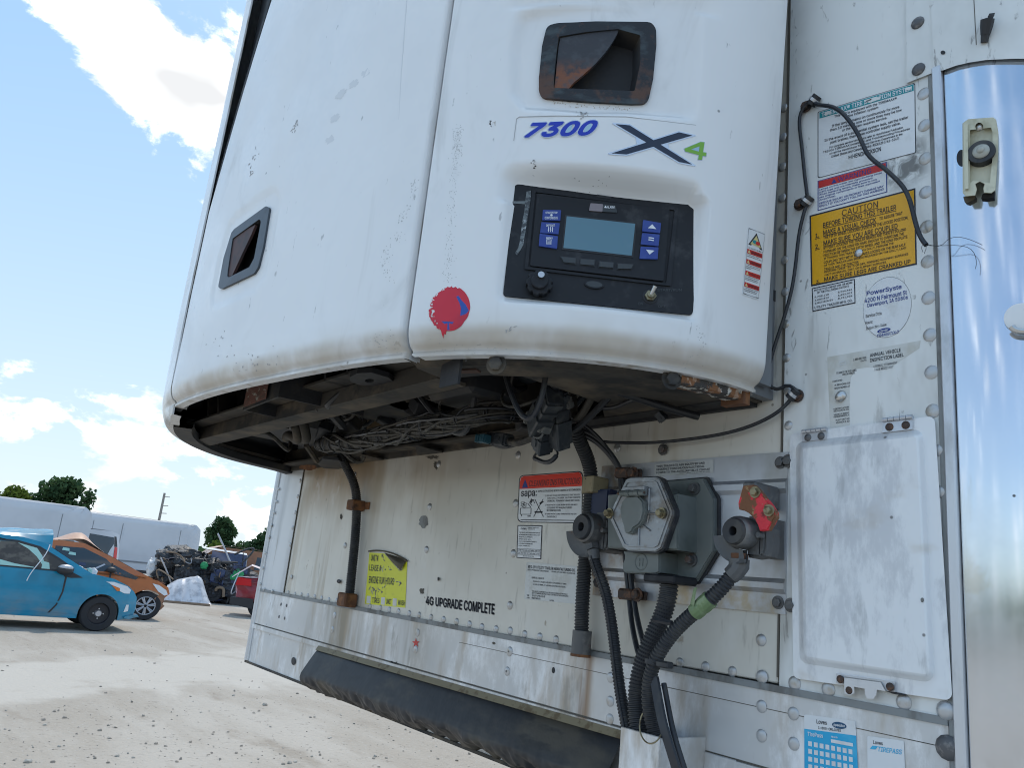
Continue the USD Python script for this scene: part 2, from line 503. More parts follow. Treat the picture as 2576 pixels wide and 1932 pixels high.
mk('shell_white', (0.680, 0.680, 0.675), 0.33, layers=[
    dict(col=(0.60, 0.605, 0.61), sc=(3.0, 3.0, 2.0), lo=0.45, hi=0.75, amt=0.75, det=7),
    dict(col=(0.46, 0.455, 0.44), sc=(9, 9, 3), lo=0.56, hi=0.76, amt=0.55, det=9, dist=0.8),
    dict(col=(0.25, 0.25, 0.25), sc=(60, 60, 22), lo=0.69, hi=0.76, amt=0.65, det=3),
    dict(col=(0.14, 0.135, 0.13), sc=(15, 15, 15), kind='speck', lo=0.053, hi=0.025, amt=0.8),
    dict(col=TAN, sc=(9, 9, 4), lo=0.22, hi=0.62, amt=0.64, gates=[('z', HC + 0.390, HC + 0.368)]),
    dict(col=(0.52, 0.47, 0.39), sc=(6, 6, 6), lo=0.36, hi=0.66, amt=0.40, gates=[('z', HC + 0.425, HC + 0.370)])],
   bump=(5, 0.05, 0.01), rvar=(7, 0.25, 0.5))
mk('shell_edge', (0.66, 0.67, 0.68), 0.4, layers=[dict(col=(0.35, 0.31, 0.25), sc=(25, 25, 9), lo=0.50, hi=0.68, amt=0.8)])
mk('shell_dark', (0.012, 0.013, 0.016), 0.6)
mk('wall_panel', (0.600, 0.580, 0.525), 0.42, 0.12, layers=[
    dict(col=(0.49, 0.465, 0.405), sc=(2.2, 2, 1.6), lo=0.42, hi=0.66, amt=0.9, det=6),
    dict(col=(0.31, 0.20, 0.095), sc=(3.5, 2, 2.2), lo=0.32, hi=0.60, amt=0.9, det=7, gates=[('z', HC + 0.13, HC + 0.30), ('x', -1.5, -2.3)]),
    dict(col=(0.34, 0.27, 0.18), sc=(9, 2, 0.7), lo=0.5, hi=0.72, amt=0.6, gates=[('z', HC - 0.02, HC + 0.26)]),
    dict(col=(0.36, 0.30, 0.22), sc=(16, 2, 1.2), lo=0.53, hi=0.7, amt=0.6, gates=[('x', -2.15, -2.35)]),
    dict(col=(0.30, 0.28, 0.24), sc=(60, 3, 10), rot=(0, 0.6, 0), lo=0.58, hi=0.72, amt=0.5, det=6),
    dict(col=(0.62, 0.61, 0.58), sc=(10, 3, 5), lo=0.60, hi=0.70, amt=0.5, det=7),
    dict(col=(0.22, 0.17, 0.11), sc=(22, 3, 18), lo=0.66, hi=0.74, amt=0.7, det=5),
    dict(col=(0.12, 0.10, 0.08), sc=(18, 18, 18), kind='speck', lo=0.062, hi=0.025, amt=0.7)], bump=((7, 7, 4), 0.10, 0.01), rvar=(9, 0.32, 0.55))
mk('wall_side', (0.56, 0.57, 0.58), 0.40, 0.25, layers=[
    dict(col=(0.37, 0.38, 0.39), sc=(7, 2, 1.2), lo=0.45, hi=0.68, amt=0.85, det=6),
    dict(col=(0.64, 0.65, 0.66), sc=(11, 3, 2.0), lo=0.60, hi=0.72, amt=0.7, det=5),
    dict(col=(0.20, 0.18, 0.15), sc=(28, 3, 3), lo=0.64, hi=0.74, amt=0.6)], bump=(6, 0.06, 0.01))
mk('wall_white', (0.665, 0.675, 0.660), 0.40, layers=[
    dict(col=(0.50, 0.51, 0.49), sc=(4, 3, 3), lo=0.45, hi=0.72, amt=0.8, det=6),
    dict(col=(0.30, 0.29, 0.27), sc=(24, 8, 5), lo=0.63, hi=0.73, amt=0.6, det=6, rot=(0, 0.4, 0)),
    dict(col=(0.33, 0.31, 0.27), sc=(10, 3, 3), lo=0.48, hi=0.68, amt=0.75, gates=[('z', HC + 0.50, HC + 0.33)]),
    dict(col=(0.085, 0.080, 0.072), sc=(45, 8, 45), lo=0.36, hi=0.62, amt=0.85, det=7, dist=1.2, gates=[('x', -0.592, -0.556), ('x', -0.500, -0.528), ('z', HC + 0.645, HC + 0.682), ('z', HC + 0.752, HC + 0.712)]),
    dict(col=(0.20, 0.185, 0.16), sc=(30, 3, 4), lo=0.42, hi=0.64, amt=0.7, gates=[('x', -0.712, -0.700), ('x', -0.680, -0.692), ('z', HC + 0.40, HC + 0.43), ('z', HC + 0.53, HC + 0.47)]),
    dict(col=(0.17, 0.165, 0.155), sc=(60, 8, 16), lo=0.62, hi=0.70, amt=0.7, det=8, dist=0.8),
    dict(col=(0.12, 0.115, 0.11), sc=(20, 20, 20), kind='speck', lo=0.062, hi=0.025, amt=0.75)], bump=(6, 0.05, 0.01))
mk('rail', (0.52, 0.52, 0.515), 0.40, 0.35, layers=[
    dict(col=(0.74, 0.75, 0.765), sc=(5, 3, 2.5), lo=0.47, hi=0.60, amt=0.9, det=9, nr=0.72),
    dict(col=(0.17, 0.085, 0.035), sc=(30, 3, 2.5), lo=0.30, hi=0.62, amt=0.9, gates=[('x', -1.198, -1.180), ('x', -1.145, -1.166)]),
    dict(col=(0.215, 0.185, 0.135), sc=(8, 3, 0.9), lo=0.40, hi=0.62, amt=0.95, det=8, gates=[('x', -1.60, -1.95), ('x', -2.55, -2.2)]),
    dict(col=(0.34, 0.27, 0.19), sc=(9, 3, 2), lo=0.50, hi=0.68, amt=0.8, det=8),
    dict(col=(0.24, 0.23, 0.21), sc=(22, 6, 7), lo=0.58, hi=0.7, amt=0.6, det=8),
    dict(col=(0.10, 0.09, 0.08), sc=(22, 22, 22), kind='speck', lo=0.074, hi=0.030, amt=0.75)], bump=((9, 9, 5), 0.10, 0.01), rvar=(10, 0.3, 0.55))
mk('rail_white', (0.70, 0.71, 0.72), 0.38, 0.15, layers=[
    dict(col=(0.53, 0.54, 0.56), sc=(15, 4, 6), lo=0.47, hi=0.60, amt=0.85, det=8, nr=0.7),
    dict(col=(0.37, 0.38, 0.39), sc=(30, 6, 8), lo=0.60, hi=0.72, amt=0.6, det=6),
    dict(col=(0.42, 0.35, 0.26), sc=(6, 3, 9), lo=0.56, hi=0.72, amt=0.5),
    dict(col=(0.09, 0.085, 0.08), sc=(25, 25, 25), kind='speck', lo=0.081, hi=0.030, amt=0.8)], bump=(9, 0.07, 0.01), rvar=(12, 0.28, 0.5))
mk('aluminium', (0.50, 0.515, 0.545), 0.36, 0.75, layers=[
    dict(col=(0.38, 0.37, 0.35), sc=(9, 3, 5), lo=0.48, hi=0.68, amt=0.8, det=7),
    dict(col=(0.40, 0.31, 0.18), sc=(11, 3, 9), lo=0.50, hi=0.66, amt=0.8, det=6, gates=[('z', HC + 0.075, HC + 0.02)]),
    dict(col=(0.33, 0.25, 0.18), sc=(16, 3, 14), lo=0.42, hi=0.62, amt=0.85, det=8, gates=[('x', -1.02, -1.10)])], bump=(20, 0.06, 0.01), rvar=(14, 0.3, 0.5))
mk('trim', (0.56, 0.57, 0.59), 0.35, 0.7, layers=[dict(col=(0.36, 0.36, 0.36), sc=(20, 20, 9), lo=0.5, hi=0.7, amt=0.7, det=6)])
mk('sealant', (0.20, 0.21, 0.21), 0.6, layers=[dict(col=(0.10, 0.095, 0.085), sc=(18, 18, 10), lo=0.5, hi=0.65, amt=0.8)])
mk('seam', (0.085, 0.075, 0.06), 0.8)
mk('mirror_steel', (0.70, 0.74, 0.80), 0.06, 1.0, layers=[
    dict(col=(0.62, 0.60, 0.56), sc=(14, 14, 3), lo=0.60, hi=0.70, amt=0.7, det=8, dist=0.6),
    dict(col=(0.50, 0.50, 0.50), sc=(6, 6, 2), lo=0.58, hi=0.75, amt=0.5, det=6),
    dict(col=(0.06, 0.055, 0.05), sc=(30, 30, 30), kind='speck', lo=0.081, hi=0.035, amt=0.9)], bump=((5, 5, 2.4), 0.028, 0.02, 2), rvar=(6, 0.03, 0.20))
mk('rivet_metal', (0.44, 0.445, 0.45), 0.32, 0.55, layers=[dict(col=(0.36, 0.33, 0.28), sc=(50, 50, 50), lo=0.48, hi=0.66, amt=0.8)])
mk('rivet_dark', (0.10, 0.10, 0.105), 0.45, 0.5, layers=[dict(col=(0.22, 0.21, 0.2), sc=(80, 80, 80), lo=0.5, hi=0.66, amt=0.8)])
mk('rusty_bolt', (0.048, 0.032, 0.026), 0.75, layers=[dict(col=(0.13, 0.062, 0.034), sc=(120, 120, 120), lo=0.48, hi=0.64)])
mk('rust', (0.11, 0.048, 0.022), 0.85, layers=[dict(col=(0.20, 0.085, 0.032), sc=(30, 30, 30), lo=0.45, hi=0.62), dict(col=(0.06, 0.03, 0.02), sc=(22, 22, 22), lo=0.52, hi=0.66)], bump=(120, 0.3, 0.004))
mk('black_steel', (0.020, 0.021, 0.024), 0.50, 0.1, layers=[
    dict(col=(0.080, 0.068, 0.048), sc=(4, 4, 9), lo=0.48, hi=0.68, amt=0.8, det=7),
    dict(col=(0.012, 0.012, 0.013), sc=(9, 9, 30), lo=0.52, hi=0.66, amt=0.7)], bump=(40, 0.2, 0.004))
mk('frame_dusty', (0.048, 0.042, 0.034), 0.8, layers=[
    dict(col=(0.135, 0.105, 0.070), sc=(10, 10, 10), lo=0.45, hi=0.66, amt=0.8, det=6),
    dict(col=(0.012, 0.013, 0.015), sc=(7, 7, 13), lo=0.48, hi=0.64, amt=0.9, det=6)], bump=(60, 0.2, 0.004))
mk('frame_dark', (0.016, 0.017, 0.020), 0.7, layers=[dict(col=(0.055, 0.046, 0.034), sc=(12, 12, 8), lo=0.48, hi=0.68, amt=0.8, det=6)], bump=(60, 0.2, 0.004))
mk('rubber', (0.017, 0.018, 0.021), 0.5, layers=[dict(col=(0.055, 0.052, 0.047), sc=(30, 30, 30), lo=0.5, hi=0.7, amt=0.7)])
mk('cable_black', (0.014, 0.015, 0.019), 0.38, layers=[dict(col=(0.04, 0.038, 0.034), sc=(40, 40, 40), lo=0.5, hi=0.7, amt=0.7)])
mk('plastic_black', (0.011, 0.012, 0.015), 0.55, spec=0.3, layers=[dict(col=(0.045, 0.046, 0.05), sc=(30, 30, 30), lo=0.52, hi=0.72, amt=0.6, det=7)], bump=(300, 0.05, 0.001))
mk('tape_wrap', (0.026, 0.024, 0.021), 0.6, layers=[dict(col=(0.080, 0.070, 0.055), sc=(60, 60, 40), lo=0.45, hi=0.62, amt=0.8), dict(col=(0.015, 0.015, 0.016), sc=(90, 90, 60), lo=0.5, hi=0.62, amt=0.8)], bump=(150, 0.5, 0.004))
mk('nose_box_grey', (0.130, 0.145, 0.138), 0.42, layers=[
    dict(col=(0.175, 0.185, 0.175), sc=(14, 14, 9), lo=0.5, hi=0.68, amt=0.7, det=6),
    dict(col=(0.055, 0.070, 0.062), sc=(8, 8, 8), lo=0.5, hi=0.7, amt=0.7)], bump=(60, 0.12, 0.004))
mk('cast_cover', (0.30, 0.31, 0.32), 0.40, 0.8, layers=[
    dict(col=(0.20, 0.175, 0.15), sc=(25, 25, 25), lo=0.46, hi=0.64, amt=0.85, det=7), dict(col=(0.42, 0.43, 0.44), sc=(40, 40, 40), lo=0.60, hi=0.7, amt=0.7, det=7), dict(col=(0.2, 0.19, 0.18), sc=(60, 60, 60), lo=0.58, hi=0.7, amt=0.6)], bump=(90, 0.12, 0.004))
mk('cast_dark', (0.10, 0.10, 0.10), 0.5, 0.4, layers=[dict(col=(0.20, 0.19, 0.18), sc=(30, 30, 30), lo=0.5, hi=0.68, amt=0.8, det=6), dict(col=(0.11, 0.055, 0.035), sc=(22, 22, 22), lo=0.58, hi=0.7, amt=0.7)], bump=(100, 0.2, 0.004))
mk('blue_paint', (0.014, 0.022, 0.055), 0.5, layers=[dict(col=(0.07, 0.035, 0.025), sc=(30, 30, 30), lo=0.56, hi=0.66, amt=0.8)])
mk('red_flake', (0.17, 0.065, 0.025), 0.6, layers=[
    dict(col=(0.62, 0.030, 0.045), sc=(38, 38, 30), lo=0.50, hi=0.54, amt=1.0, det=5), dict(col=(0.30, 0.22, 0.10), sc=(70, 70, 70), lo=0.62, hi=0.68, amt=0.8),
    dict(col=(0.06, 0.02, 0.015), sc=(45, 45, 45), lo=0.60, hi=0.68, amt=0.8)], bump=(90, 0.5, 0.004))
mk('brass', (0.28, 0.24, 0.15), 0.4, 0.8, layers=[dict(col=(0.13, 0.10, 0.06), sc=(60, 60, 60), lo=0.5, hi=0.65)])
mk('steel', (0.55, 0.55, 0.54), 0.28, 0.95, layers=[dict(col=(0.3, 0.27, 0.22), sc=(90, 90, 90), lo=0.52, hi=0.68, amt=0.7)])
mk('yellow_band', (0.24, 0.20, 0.12), 0.6, layers=[dict(col=(0.14, 0.10, 0.05), sc=(30, 30, 30), lo=0.5, hi=0.65)])
mk('green_tape', (0.13, 0.19, 0.085), 0.5, layers=[dict(col=(0.24, 0.30, 0.17), sc=(60, 60, 60), lo=0.5, hi=0.65, amt=0.7)])

# ------------------------------------------------------------------ the lot
gx = np.concatenate([-np.geomspace(900, 40, 14), np.linspace(-36, 12, 49), np.geomspace(16, 900, 14)])
gy = np.concatenate([-np.geomspace(900, 16, 14), np.linspace(-12, 24, 37), np.geomspace(28, 900, 14)])
GX, GY = np.meshgrid(gx, gy)
GZ = np.zeros_like(GX)
tag(obj('ground', grid(np.stack([GX, GY, GZ], -1)), 'gravel', smooth=True), kind='structure')
# the smoother wheel track that crosses the lot
a0, a1, b0, b1 = G(-40, 1668), G(760, 1600), G(-40, 1800), G(1000, 1745)
ta, tb = (a1 - a0) / np.linalg.norm(a1 - a0), (b1 - b0) / np.linalg.norm(b1 - b0)
rows = []
for k in np.linspace(-0.8, 2.2, 60):
    pa, pb = a0 + (a1 - a0) * k, b0 + (b1 - b0) * k
    w = [0, 0.25, 0.5, 0.75, 1]
    jit = 0.22 * (meshkit.noise(np.array([[k * 14, 0, 0], [k * 14, 5, 0]])) - 0.5)
    pa, pb = pa + (pb - pa) * jit[0], pb + (pb - pa) * jit[1]
    rows.append([pa * (1 - q) + pb * q + [0, 0, 0.004 if 0 < q < 1 else -0.003] for q in w])
tag(rd_ := obj('road', grid(np.array(rows)), 'track', smooth=True), kind='structure')
UsdGeom.PrimvarsAPI(rd_).CreatePrimvar('worn', Sdf.ValueTypeNames.FloatArray, 'vertex').Set(Vt.FloatArray([float(q) for _ in rows for q in (0, 0.75, 1, 0.75, 0)]))
# loose stones on it
V, F = [], []
base = trimesh.creation.icosphere(subdivisions=0)
k = 0
for i in range(900):
    px, py = RNG.uniform(-60, 1560), 1500 + 470 * RNG.random() ** 0.8
    if px + 0 > 620 + (py - 1660) * 2.6 + 60 and py < 1932:
        if px > 1500:
            continue
    p = G(px, py)
    if np.linalg.norm(p[:2]) > 40:
        continue
    s = (0.005 + 0.013 * RNG.random() ** 3) * (1.6 if RNG.random() < 0.04 else 1)
    v = np.array(base.vertices) * s * RNG.uniform(0.6, 1.3, (1, 3)) * [1, 1, 0.7] + RNG.normal(0, s * 0.12, (12, 3))
    V.append(v + p + [0, 0, s * 0.3])
    F.append(np.array(base.faces) + k)
    k += 12
st = trimesh.Trimesh(np.vstack(V), np.vstack(F), process=False)
tag(obj('loose_stones', st, 'stone', smooth=False), 'loose grey pebbles scattered over the pale dusty gravel lot', 'gravel', kind='stuff')
# ------------------------------------------------------------------ the trailer
ZB = HC - 0.336                                # underside of the front wall
ZS0, ZS1 = -0.094, -0.106                      # the long riveted seam, relative to the eye, at the left and right end
XL, XR = -2.893, -0.486
trailer = thing('semi_trailer', 'white semi trailer front wall with riveted aluminium seams, rust streaks and a refrigeration unit', 'trailer', (-1.6, DW, ZB))


def zs(x):
    return HC + ZS0 + (ZS1 - ZS0) * (x + 2.88) / 2.4


def wbox(x0, x1, z0, z1, h0, h1, bev=0.002):
    return bx(x0, x1, DW - h1, DW - h0, z0, z1, bev)


# structural skin: panels butt against each other, each with its own step
obj('front_panel', wbox(-2.658, -0.757, HC - 0.099, HC + 2.60, -0.05, 0.0), 'wall_panel', trailer, label='stained off white centre panel')
obj('side_panel', wbox(XL + 0.022, -2.661, HC - 0.096, HC + 2.60, -0.05, 0.0025), 'wall_side', trailer, label='grey left edge panel of the front wall')
obj('side_panel', wbox(-0.754, -0.500, HC - 0.105, HC + 2.60, -0.05, 0.002), 'wall_white', trailer, label='white right edge panel of the front wall')
obj('seam_strip', wbox(-2.662, -2.657, HC - 0.09, HC + 2.6, -0.04, 0.0032, 0), 'seam', trailer)
obj('seam_strip', wbox(-0.7565, -0.7535, HC - 0.09, HC + 2.6, -0.04, 0.0026, 0), 'seam', trailer)
obj('corner_rail', sweep([(XL + 0.008, DW + 0.006, ZB), (XL + 0.008, DW + 0.006, HC + 2.6)], 0.016, 14), 'trim', trailer)
obj('corner_rail', wbox(XL + 0.018, XL + 0.030, ZB, HC + 2.6, 0, 0.006), 'wall_side', trailer)


def strip(x0, x1, za, zb, h0, h1, n=2):
    """A horizontal band whose edges follow the seam (za, zb are offsets from it)."""
    out = []
    xs = np.linspace(x0, x1, n)
    return hull([(x, DW - h, zs(x) + z) for x in (x0, x1) for z in (za, zb) for h in (h0, h1)])


obj('bottom_rail', strip(XL + 0.010, -0.506, -0.006, -0.125, -0.05, 0.004), 'rail', trailer, label='upper band of the aluminium bottom rail')
obj('bottom_rail', strip(XL + 0.010, -0.506, -0.127, -0.243, -0.05, 0.0025), 'rail', trailer, label='lower band of the aluminium bottom rail')
obj('rail_ridge', strip(XL + 0.012, -0.508, -0.118, -0.132, 0.0, 0.0075), 'rail', trailer)
obj('rail_groove', strip(XL + 0.012, -0.508, -0.1145, -0.1175, 0.0, 0.0047), 'seam', trailer)
obj('rail_groove', strip(-1.6, -0.508, -0.0325, -0.0335, 0.0, 0.0043), 'frame_dusty', trailer)
obj('seam_strip', strip(XL + 0.012, -0.506, 0.003, -0.007, -0.01, 0.0058), 'sealant', trailer, label='grey sealant line along the long horizontal seam')
obj('bottom_lip', strip(XL, -0.50, -0.243, -0.250, -0.10, 0.006), 'frame_dusty', trailer)
# right corner: trim, sealant and the polished corner post
obj('sealant_bead', wbox(-0.506, -0.499, ZB - 0.2, HC + 0.835, -0.02, 0.004, 0.001), 'sealant', trailer)
obj('corner_trim', wbox(-0.4985, -0.4845, ZB - 0.2, HC + 0.842, -0.02, 0.009, 0.002), 'trim', trailer)
RC = 0.20
XC0 = -0.483


class Corner:
    """The polished quarter-round post at the trailer's right front corner."""

    def proj(self, px, h=0.0):
        px = np.atleast_2d(np.asarray(px, float))
        d = (ROT @ np.stack([px[:, 0] - CX, CY - px[:, 1], np.full(len(px), F_PX)])).T
        c = np.array([XC0, DW + RC])
        a = (d[:, :2] ** 2).sum(1)
        b = -2 * (d[:, :2] @ c)
        r = RC + h
        disc = np.maximum(b * b - 4 * a * (c @ c - r * r), 0)
        t = (-b - np.sqrt(disc)) / (2 * a)
        flat = Wall(DW - h).proj(px)
        P = C0 + d * t[:, None]
        use = flat[:, 0] < XC0
        P[use] = flat[use]
        return P


CORNER = Corner()
th = np.linspace(0, math.pi / 2, 40)
zz = np.linspace(ZB - 0.2, HC + 2.6, 60)
Vc = np.array([[(XC0 + RC * math.sin(a), DW + RC - RC * math.cos(a), z) for a in th] for z in zz])
bulge = 0.004 * (meshkit.fbm(Vc * [7, 7, 2.3], 3, 4) - 0.5)
Vc[..., 1] -= bulge
obj('corner_post', grid(Vc), 'mirror_steel', trailer, smooth=True, label='mirror polished stainless steel corner post')
# header sheet above, with its curved lower edge
hd = [(2346, -260), (2341, 0), (2349, 181), (2372, 176), (2405, 164), (2440, 156), (2480, 150), (2540, 147), (2640, 146), (2640, -260)]
obj('header_sheet', slab(CORNER, hd, 0.004, 0.0075, 14), 'wall_white', trailer, smooth=20, label='white header sheet with curved lower edge')
fl = [(2277, -260), (2281, 208), (2349, 181), (2341, 0), (2346, -260)]
obj('seam_flange', slab(WALL, fl, 0.002, 0.006), 'wall_white', trailer)
obj('header_joint', slab(CORNER, [(2444, -260), (2449, 0), (2455, 112), (2457, 112), (2451, 0), (2446, -260)], 0.0075, 0.0079), 'seam', trailer)
# body behind the front wall (its shadow, its long sides, roof and floor)
obj('body', bx(XL + 0.02, XC0 + RC - 0.02, DW + 0.06, DW + 16.0, ZB + 0.02, HC + 2.62, 0.03), 'wall_side', trailer)
obj('underside', bx(XL + 0.05, XC0 + RC - 0.06, DW + 0.03, DW + 15.9, ZB - 0.004, ZB + 0.018, 0.0), 'frame_dark', trailer)

# rivets
N_ = np.array([0, -1.0, 0])


def rivets(pts, r, h, off, mat='rivet_metal', name='rivet', n=12):
    for x, y in pts:
        obj(name, dome_rivet(W(x, y, off), N_, r, h, n), mat, trailer, smooth=40)


def z7(p, ox, oy, k=0.36166):
    return [(ox + a * k, oy + b * k) for a, b in p]


row = z7([(345, 1085), (393, 1095), (437, 1100), (482, 1105), (530, 1112), (578, 1122), (628, 1133), (682, 1140), (915, 1180), (988, 1190), (1050, 1203), (1113, 1215), (1188, 1228), (1257, 1240),
          (1340, 1255), (1427, 1270), (1518, 1285), (1607, 1302), (1693, 1322), (1792, 1337), (1890, 1347), (1990, 1372), (2095, 1390)], 600, 1100)
rivets(row, 0.0085, 0.0035, 0.0)
rivets(z7([(550, 1410), (930, 1640), (1412, 1570), (1590, 1598), (1778, 1632)], 1200, 1100), 0.0085, 0.0035, 0.0)
rivets([(1917, 1704), (1999, 1720), (2084, 1735), (2274, 1767)], 0.0105, 0.0035, 0.002)
rivets([(2381, 1789)], 0.0125, 0.007, 0.002)
left = z7([(983, 995), (965, 1103), (948, 1215), (930, 1322), (913, 1440)], 400, 850) + [(733, 1452)]
rivets(left, 0.0075, 0.003, 0.0025, 'rivet_metal')
rivets([(701, 1230), (696, 1262), (690, 1290), (683, 1322), (677, 1352), (668, 1392), (662, 1430), (655, 1470), (685, 1487), (664, 1483)], 0.006, 0.003, 0.006)
col1 = z7([(480, 750), (475, 952), (470, 1160), (470, 1375), (475, 1588)], 1800, 0) + z7([(210, 703), (212, 925), (215, 1150), (222, 1385), (230, 1615)], 1900, 400) + [(1985, 1071)]
rivets(col1, 0.0085, 0.005, 0.0)
col2 = z7([(1450, 650), (1455, 870), (1460, 1100), (1463, 1335), (1470, 1575)], 1800, 0) + z7([(1200, 712), (1205, 965), (1217, 1223), (1227, 1483)], 1900, 400) + [(2347, 1034)]
rivets(col2, 0.0102, 0.0030, 0.002)
rivets([(2361, 1133), (2366, 1238)], 0.0085, 0.003, 0.002)
rivets([(2309, 57), (2311, 174)], 0.0105, 0.006, 0.006, 'rivet_dark')
mid = z7([(1330, 485), (1308, 783), (1888, 1172), (1945, 125), (1928, 460), (1912, 810), (810, 262), (742, 755)], 600, 1100) + [(1915, 1611), (1553, 1127), (1104, 1168)]
rivets(mid, 0.0095, 0.004, 0.0)
low = z7([(1245, 1360), (1232, 1478), (1885, 1495), (1870, 1630), (668, 1240), (653, 1340)], 600, 1100) + z7([(228, 1490), (210, 1630)], 1200, 1100) + [(1536, 1705), (1535, 1765), (1534, 1810), (1916, 1778), (1916, 1852), (1996, 1796), (1997, 1872)]
rivets(low, 0.0095, 0.003, 0.004)
for x, y in [(1917, 1779), (1917, 1852)]:
    obj('sealant_ring', slab(WALL, Point(x, y).buffer(12).difference(Point(x, y).buffer(9.5)), 0.004, 0.0048), 'seam', trailer)
rivets([(707, 1521), (721, 1524), (702, 1552), (716, 1556)], 0.0055, 0.002, 0.004, 'rivet_dark')
rivets([(2385, 1882)], 0.0155, 0.006, 0.004, 'rivet_dark', 'screw')
rivets([(2304, 549 + 67)], 0.0001, 0.0001, 0.0) if False else None
# drain holes, dark pits and torn spots
for x, y, a, b in [(738, 1664, 5.5, 10), (1392, 1687, 4, 8), (1102, 1457, 1.8, 4.5), (2372, 131, 6, 5), (852, 1463, 5, 5)]:
    obj('hole', slab(WALL, Polygon([(x + a * math.cos(t), y + b * math.sin(t)) for t in np.linspace(0, 2 * math.pi, 20)]), 0.0, 0.0082 if y < 200 else 0.0045), 'shell_dark', trailer)
# screws
for x, y in [(1465 + 395 * 0 + 203, 1131), (1983, 1160), (1990, 1523)]:
    obj('screw', [hex_bolt(W(x, y, 0.004), N_, 0.0075, 0.007)], 'cast_dark', trailer)
obj('screw', dome_rivet(W(2274 - 161, 999, 0.004), N_, 0.008, 0.006), 'steel', trailer)
obj('screw', dome_rivet(W(2160, 636, 0.0035), N_, 0.007, 0.004), 'steel', trailer)
# black scuffs with ragged edges, tar and grime patches
mk('tar', (0.012, 0.012, 0.012), 0.7)
mk('soot', (0.10, 0.095, 0.085), 0.85)


def blot(cx, cy, rx, ry, seed, n=60, rag=0.5, rot=0.0):
    a = np.linspace(0, 2 * np.pi, n, endpoint=False)
    r = 1 - rag * meshkit.fbm(np.stack([np.cos(a) * 3, np.sin(a) * 3, np.full(n, seed)], 1), 4, seed)
    x, y = rx * r * np.cos(a), ry * r * np.sin(a)
    c, s = math.cos(rot), math.sin(rot)
    return Polygon(np.stack([cx + c * x - s * y, cy + s * x + c * y], 1)).buffer(0)


obj('tar_smear', slab(WALL, blot(990, 1675, 26, 18, 3, rag=0.9).union(blot(975, 1690, 20, 10, 4, rag=0.9)), 0.004, 0.0052), 'tar', trailer)
obj('rust_patch', slab(WALL, blot(858, 1300, 4, 9, 12), 0.0, 0.0006), 'frame_dusty', trailer)
for q, (x, y, rx, ry) in enumerate([(933, 1527, 2, 7), (1062, 1487, 9, 14), (1086, 1150, 26, 7), (1096, 1170, 8, 16), (1242, 1619, 8, 6), (2243, 412, 0, 0)]):
    if rx:
        obj('grime_spot', slab(WALL, blot(x, y, rx, ry, 20 + q, rag=0.9), 0.0, 0.0045 if y > 1600 else 0.0007), 'seam', trailer)
obj('pale_patch', slab(WALL, blot(1065, 1313, 14, 20, 31, rag=0.4), 0.0, 0.0006), 'sealant', trailer)

# the front coupler plate along the bottom, its face leaning out of the wall
pa, pb = W(800, 1637, 0.010), W(1562, 1871, 0.010)
pa[2], pb[2] = HC - 0.2370, HC - 0.2375
x0, x1 = pa[0], -1.055
xs = np.linspace(x0, x1, 260)
lo_ = [(0.004, -0.232), (0.012, -0.234), (0.022, -0.248), (0.033, -0.266), (0.044, -0.285), (0.052, -0.299), (0.053, -0.308), (0.049, -0.316), (0.040, -0.324), (0.028, -0.332), (0.012, -0.340), (-0.02, -0.348), (-0.12, -0.352)]
rows = np.zeros((len(xs), len(lo_), 3))
for j, (h, z) in enumerate(lo_):
    q = np.clip((j - 4) / 4, 0, 1)
    n1 = meshkit.fbm(np.stack([xs * 9, np.full(len(xs), j * 0.45), np.zeros(len(xs))], 1), 5, 5) - 0.5
    n2 = meshkit.fbm(np.stack([xs * 38, np.full(len(xs), j * 0.8), np.ones(len(xs))], 1), 3, 8) - 0.5
    rows[:, j] = np.stack([xs, DW - h + 0.004 * n1 + q * 0.016 * n2, HC + z + q * (0.024 * n1 + 0.014 * n2)], 1)
plate = grid(np.array(rows))
white_disc0 = hull([tuple(q) for q in rows[0]] + [(x0 + 0.003, q[1], q[2]) for q in rows[0]])
obj('coupler_plate', [plate, white_disc0], 'black_steel', trailer, smooth=60, label='black steel coupler plate with a torn muddy lower edge')
obj('plate_sealant', hull([(x, DW - h, HC + z) for x, sh in ((x0 - 0.004, 0), (x1, 0)) for z, h in ((-0.2235, 0.004), (-0.236, 0.004), (-0.2235, 0.0095), (-0.236, 0.017))]), 'yellow_band', trailer, label='old tan sealant strip above the coupler plate')
# the aluminium chute that takes the hoses at the bottom
ch = [W(1563, 1842, 0.113), W(1715, 1892, 0.10)]
cx0, cx1 = ch[0][0], W(1664, 1872, 0.11)[0]
ct = ch[0][2] - 0.004
obj('hose_chute', [bx(cx0, cx1, DW - 0.115, DW - 0.112, ct - 0.35, ct + 0.012, 0.001), bx(cx0, cx0 + 0.003, DW - 0.112, DW - 0.004, ct - 0.35, ct + 0.010, 0.001),
                   bx(cx1 - 0.003, cx1, DW - 0.112, DW - 0.004, ct - 0.35, ct + 0.010, 0.001)], 'rail', trailer, label='dull aluminium chute around the hoses')
obj('chute_flange', bx(cx1, cx1 + 0.060, DW - 0.008, DW - 0.0045, ct - 0.35, ct - 0.012, 0.001), 'rail', trailer)
obj('screw', dome_rivet((cx1 + 0.03, DW - 0.008, ct - 0.045), N_, 0.010, 0.006), 'steel', trailer)

